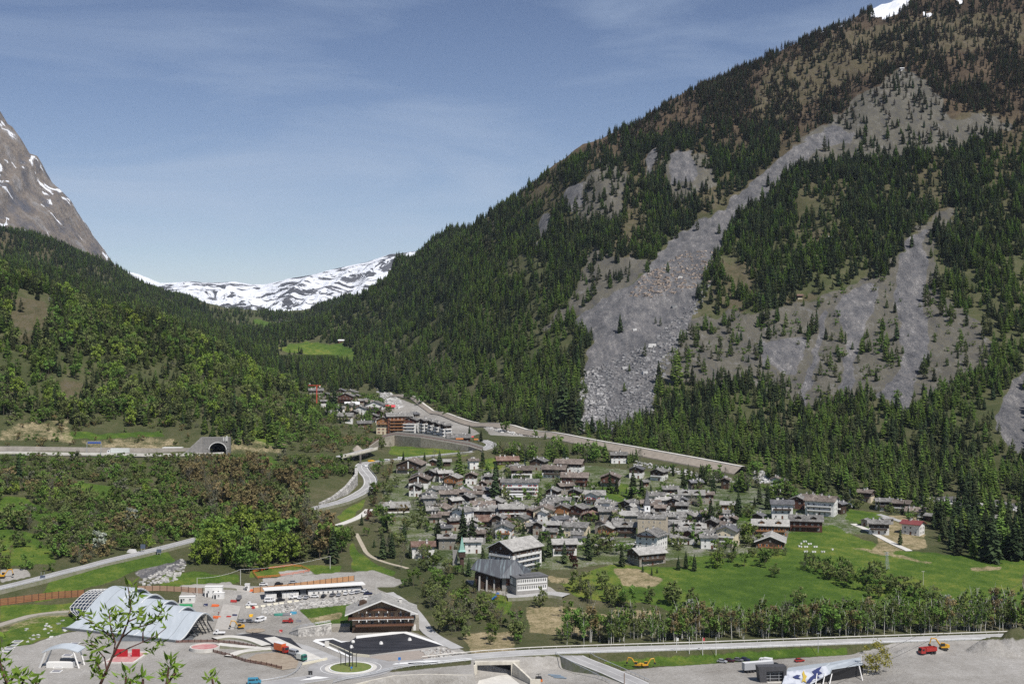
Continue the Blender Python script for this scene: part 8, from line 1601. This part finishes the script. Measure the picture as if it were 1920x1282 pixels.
def clear_of_buildings(t):
    if t[7]: return True
    return not (((FA[:, 0] - t[2]) ** 2 + (FA[:, 1] - t[3]) ** 2) < (FA[:, 2] + 1.5) ** 2).any()
def road_dist_ok(t):
    if t[7]: return True
    for (pts, w) in ROADS:
        d = ((pts[:, 0] - t[2]) ** 2 + (pts[:, 1] - t[3]) ** 2).min()
        if d < (w / 2 + 2.5) ** 2: return False
    return True
# keep the view of things that stand behind a tree's top: shorten or drop it
WIN = [(364, 436, 847), (190, 345, 846), (0, 120, 846), (155, 192, 846), (586, 705, 952), (0, 335, 1038), (735, 900, 858), (1060, 1400, 868), (740, 900, 806), (880, 1035, 1100), (930, 1100, 1052), (855, 875, 1056), (1400, 1530, 1024), (1190, 1250, 1052), (525, 665, 664), (560, 760, 735), (600, 720, 795), (1690, 1760, 1000), (620, 690, 985)]
def trim(t):
    if t[7]: return True
    x, D, z, h = t[2:6]; px = CXP + F * x / D; pb = HOR + F * (H - z) / D; ptp = pb - F * h / D
    for x0, x1, y in WIN:
        yy = y if (x0, x1) != (0, 335) else 1100 - (px * .235)
        if x0 - 4 < px < x1 + 4 and pb > yy + 1 and ptp < yy and pb < yy + 75:
            h = (pb - yy) * D / F
            if h < 2.2: return False
            t[5] = min(t[5], h); ptp = pb - F * t[5] / D
    return True
TREES = [t for t in TREES if trim(t)]
TREES = [t for t in TREES if clear_of_buildings(t) and (t[3] > 1300 or road_dist_ok(t))]
print('TREES', len(TREES))
RT = random.Random(5)
SZ = dict(spruce=(14, 20), larch=(12, 17), broadleaf=(7, 13), birch=(10.5, 13.5), bare=(7, 11), shrub=(4, 8))
ZN = {'on the forested right mountainside': [(1060, 'left of the big landslide'), (1240, 'at the foot of the big landslide'), (1400, 'just right of the big landslide'), (1560, 'below the thin pale gully'), (1720, 'below the wide right gully'), (9999, 'at the right end of the mountain foot')],
      'in the birch row behind the main road': [(1120, 'behind the road junction'), (1220, 'behind the pair of small diggers'), (1350, 'behind the four flag poles'), (1480, 'behind the long grey trailer'), (1640, 'behind the angular building'), (1790, 'behind the red dump truck'), (9999, 'behind the dirt mound')],
      'on the brushy slope under the highway': [(90, 'at the left end of the slope under the highway'), (190, 'under the blue sign gantry'), (280, 'under the white highway truck'), (360, 'under the roadside building'), (450, 'under the tunnel portal'), (9999, 'left of the road bend')],
      'on the wooded left hill': [(120, 'at the left end of the wooded hill'), (260, 'above the highway truck'), (400, 'above the tunnel portal'), (9999, 'on the hill slope left of the hamlet')],
      'in the lime green grove above the construction site': [(430, 'in the left part of the lime grove'), (490, 'in the middle of the lime grove'), (9999, 'in the right part of the lime grove')],
      'in the hedge crossing the meadow': [(1600, 'in the left third of the meadow hedge'), (1700, 'in the middle of the meadow hedge'), (9999, 'in the right third of the meadow hedge')],
      'in the gardens of the old village': [(900, 'in the left gardens of the old village'), (1050, 'in the gardens behind the main lane'), (1200, 'in the gardens left of the church tower'), (9999, 'in the gardens right of the church tower')]}
def zone(t):
    px = CXP + F * t[2] / t[3]
    for m_, s_ in ZN.get(t[6], ()):
        if px < m_: return s_
    return t[6]
for kind in KN:
    L_ = [t for t in TREES if t[0] == kind]
    L_.sort(key=lambda t: (0 if t[7] else 1, -t[5] * F / t[3]))
    one, rest = L_[:300], L_[300:]
    print(kind, len(one), len(rest))
    for t in one:
        pr = PR[kind][t[1]]; nm = KN[kind][0]; hp = t[5] * F / t[3]
        if hp > 26 or t[7]:
            o = empty(nm, (t[2], t[3], t[4] - 0.2), RT.random() * 6.28); s_ = t[5]; o.scale = (s_, s_, s_)
            a = bpy.data.objects.new('trunk', pr.trunk); SC.objects.link(a); a.parent = o
            b = bpy.data.objects.new('crown', pr.crown); SC.objects.link(b); b.parent = o
        else:
            o = bpy.data.objects.new(nm, pr.whole); SC.objects.link(o); o.location = (t[2], t[3], t[4] - 0.2); o.rotation_euler[2] = RT.random() * 6.28; o.scale = (t[5],) * 3
        if t[7]: tag(o, t[7], 'tree' if kind != 'shrub' else 'shrub')
        else:
            nm_ = VN.get((kind, t[1]), KN[kind][1]); zz = zone(t); tl = SZ[kind]; nm_ = ('tall ' if t[5] > tl[1] else ('short ' if t[5] < tl[0] else '')) + nm_
            tag(o, nm_ + ' ' + zz, 'shrub' if kind == 'shrub' else 'tree', nm_ + ('es ' if nm_.endswith('ch') else 's ') + zz)
    if rest:
        col = bpy.data.collections.new(kind + '_variants')
        for i, pr in enumerate(PR[kind]):
            po = bpy.data.objects.new(f'{kind}_{chr(97 + i)}', pr.whole); col.objects.link(po)
        me = bpy.data.meshes.new(STUFF[kind]); me.vertices.add(len(rest)); me.vertices.foreach_set('co', np.array([(t[2], t[3], t[4] - 0.2) for t in rest], np.float32).ravel())
        for nm, ty, vals in (('idx', 'INT', [t[1] for t in rest]), ('scl', 'FLOAT', [t[5] for t in rest]), ('rot', 'FLOAT', [RT.random() * 6.28 for t in rest])):
            a_ = me.attributes.new(nm, ty, 'POINT'); a_.data.foreach_set('value', np.array(vals, np.int32 if ty == 'INT' else np.float32))
        o = bpy.data.objects.new(STUFF[kind], me); SC.objects.link(o)
        ng = bpy.data.node_groups.new(STUFF[kind], 'GeometryNodeTree'); ng.interface.new_socket('Geometry', in_out='INPUT', socket_type='NodeSocketGeometry'); ng.interface.new_socket('Geometry', in_out='OUTPUT', socket_type='NodeSocketGeometry')
        gi = ng.nodes.new('NodeGroupInput'); go_ = ng.nodes.new('NodeGroupOutput'); ip = ng.nodes.new('GeometryNodeInstanceOnPoints'); ci = ng.nodes.new('GeometryNodeCollectionInfo')
        ci.inputs['Collection'].default_value = col; ci.inputs['Separate Children'].default_value = True; ci.inputs['Reset Children'].default_value = True
        mtp = ng.nodes.new('GeometryNodeMeshToPoints')
        def na(nm, ty):
            q = ng.nodes.new('GeometryNodeInputNamedAttribute'); q.data_type = ty; q.inputs['Name'].default_value = nm; return next(s for s in q.outputs if s.enabled and s.name == 'Attribute')
        cx = ng.nodes.new('ShaderNodeCombineXYZ'); L2 = ng.links.new
        L2(gi.outputs[0], mtp.inputs['Mesh']); L2(mtp.outputs[0], ip.inputs['Points']); L2(ci.outputs[0], ip.inputs['Instance']); ip.inputs['Pick Instance'].default_value = True
        L2(na('idx', 'INT'), ip.inputs['Instance Index']); L2(na('rot', 'FLOAT'), cx.inputs['Z']); L2(cx.outputs[0], ip.inputs['Rotation']); L2(na('scl', 'FLOAT'), ip.inputs['Scale'])
        L2(ip.outputs[0], go_.inputs[0])
        md = o.modifiers.new('trees', 'NODES'); md.node_group = ng
        tag(o, dict(spruce='mass of smaller dark spruces covering the far slopes', larch='mass of smaller larches covering the far slopes', broadleaf='mass of smaller leafy trees on the slopes', birch='mass of smaller birches behind the road', bare='mass of smaller leafless trees', shrub='mass of smaller shrubs on the left slopes')[kind], 'forest' if kind != 'shrub' else 'bushes', None, 'stuff')
# ------------------------------------------------------------------ valley haze
hz = MB(); hz.box(-9600, 9600, -900, 17600, -61.5, 2600)
hm = bpy.data.materials.new('haze'); hm.use_nodes = True; t = hm.node_tree; t.nodes.clear(); mo = t.nodes.new('ShaderNodeOutputMaterial'); pv = t.nodes.new('ShaderNodeVolumePrincipled')
pv.inputs['Density'].default_value = 2.0e-5; pv.inputs['Color'].default_value = (0.70, 0.82, 1.0, 1); pv.inputs['Anisotropy'].default_value = 0.1; t.links.new(pv.outputs[0], mo.inputs['Volume'])
ho = hz.obj('haze', hm); tag(ho, 'thin bluish air filling the valley', 'haze', None, 'stuff')
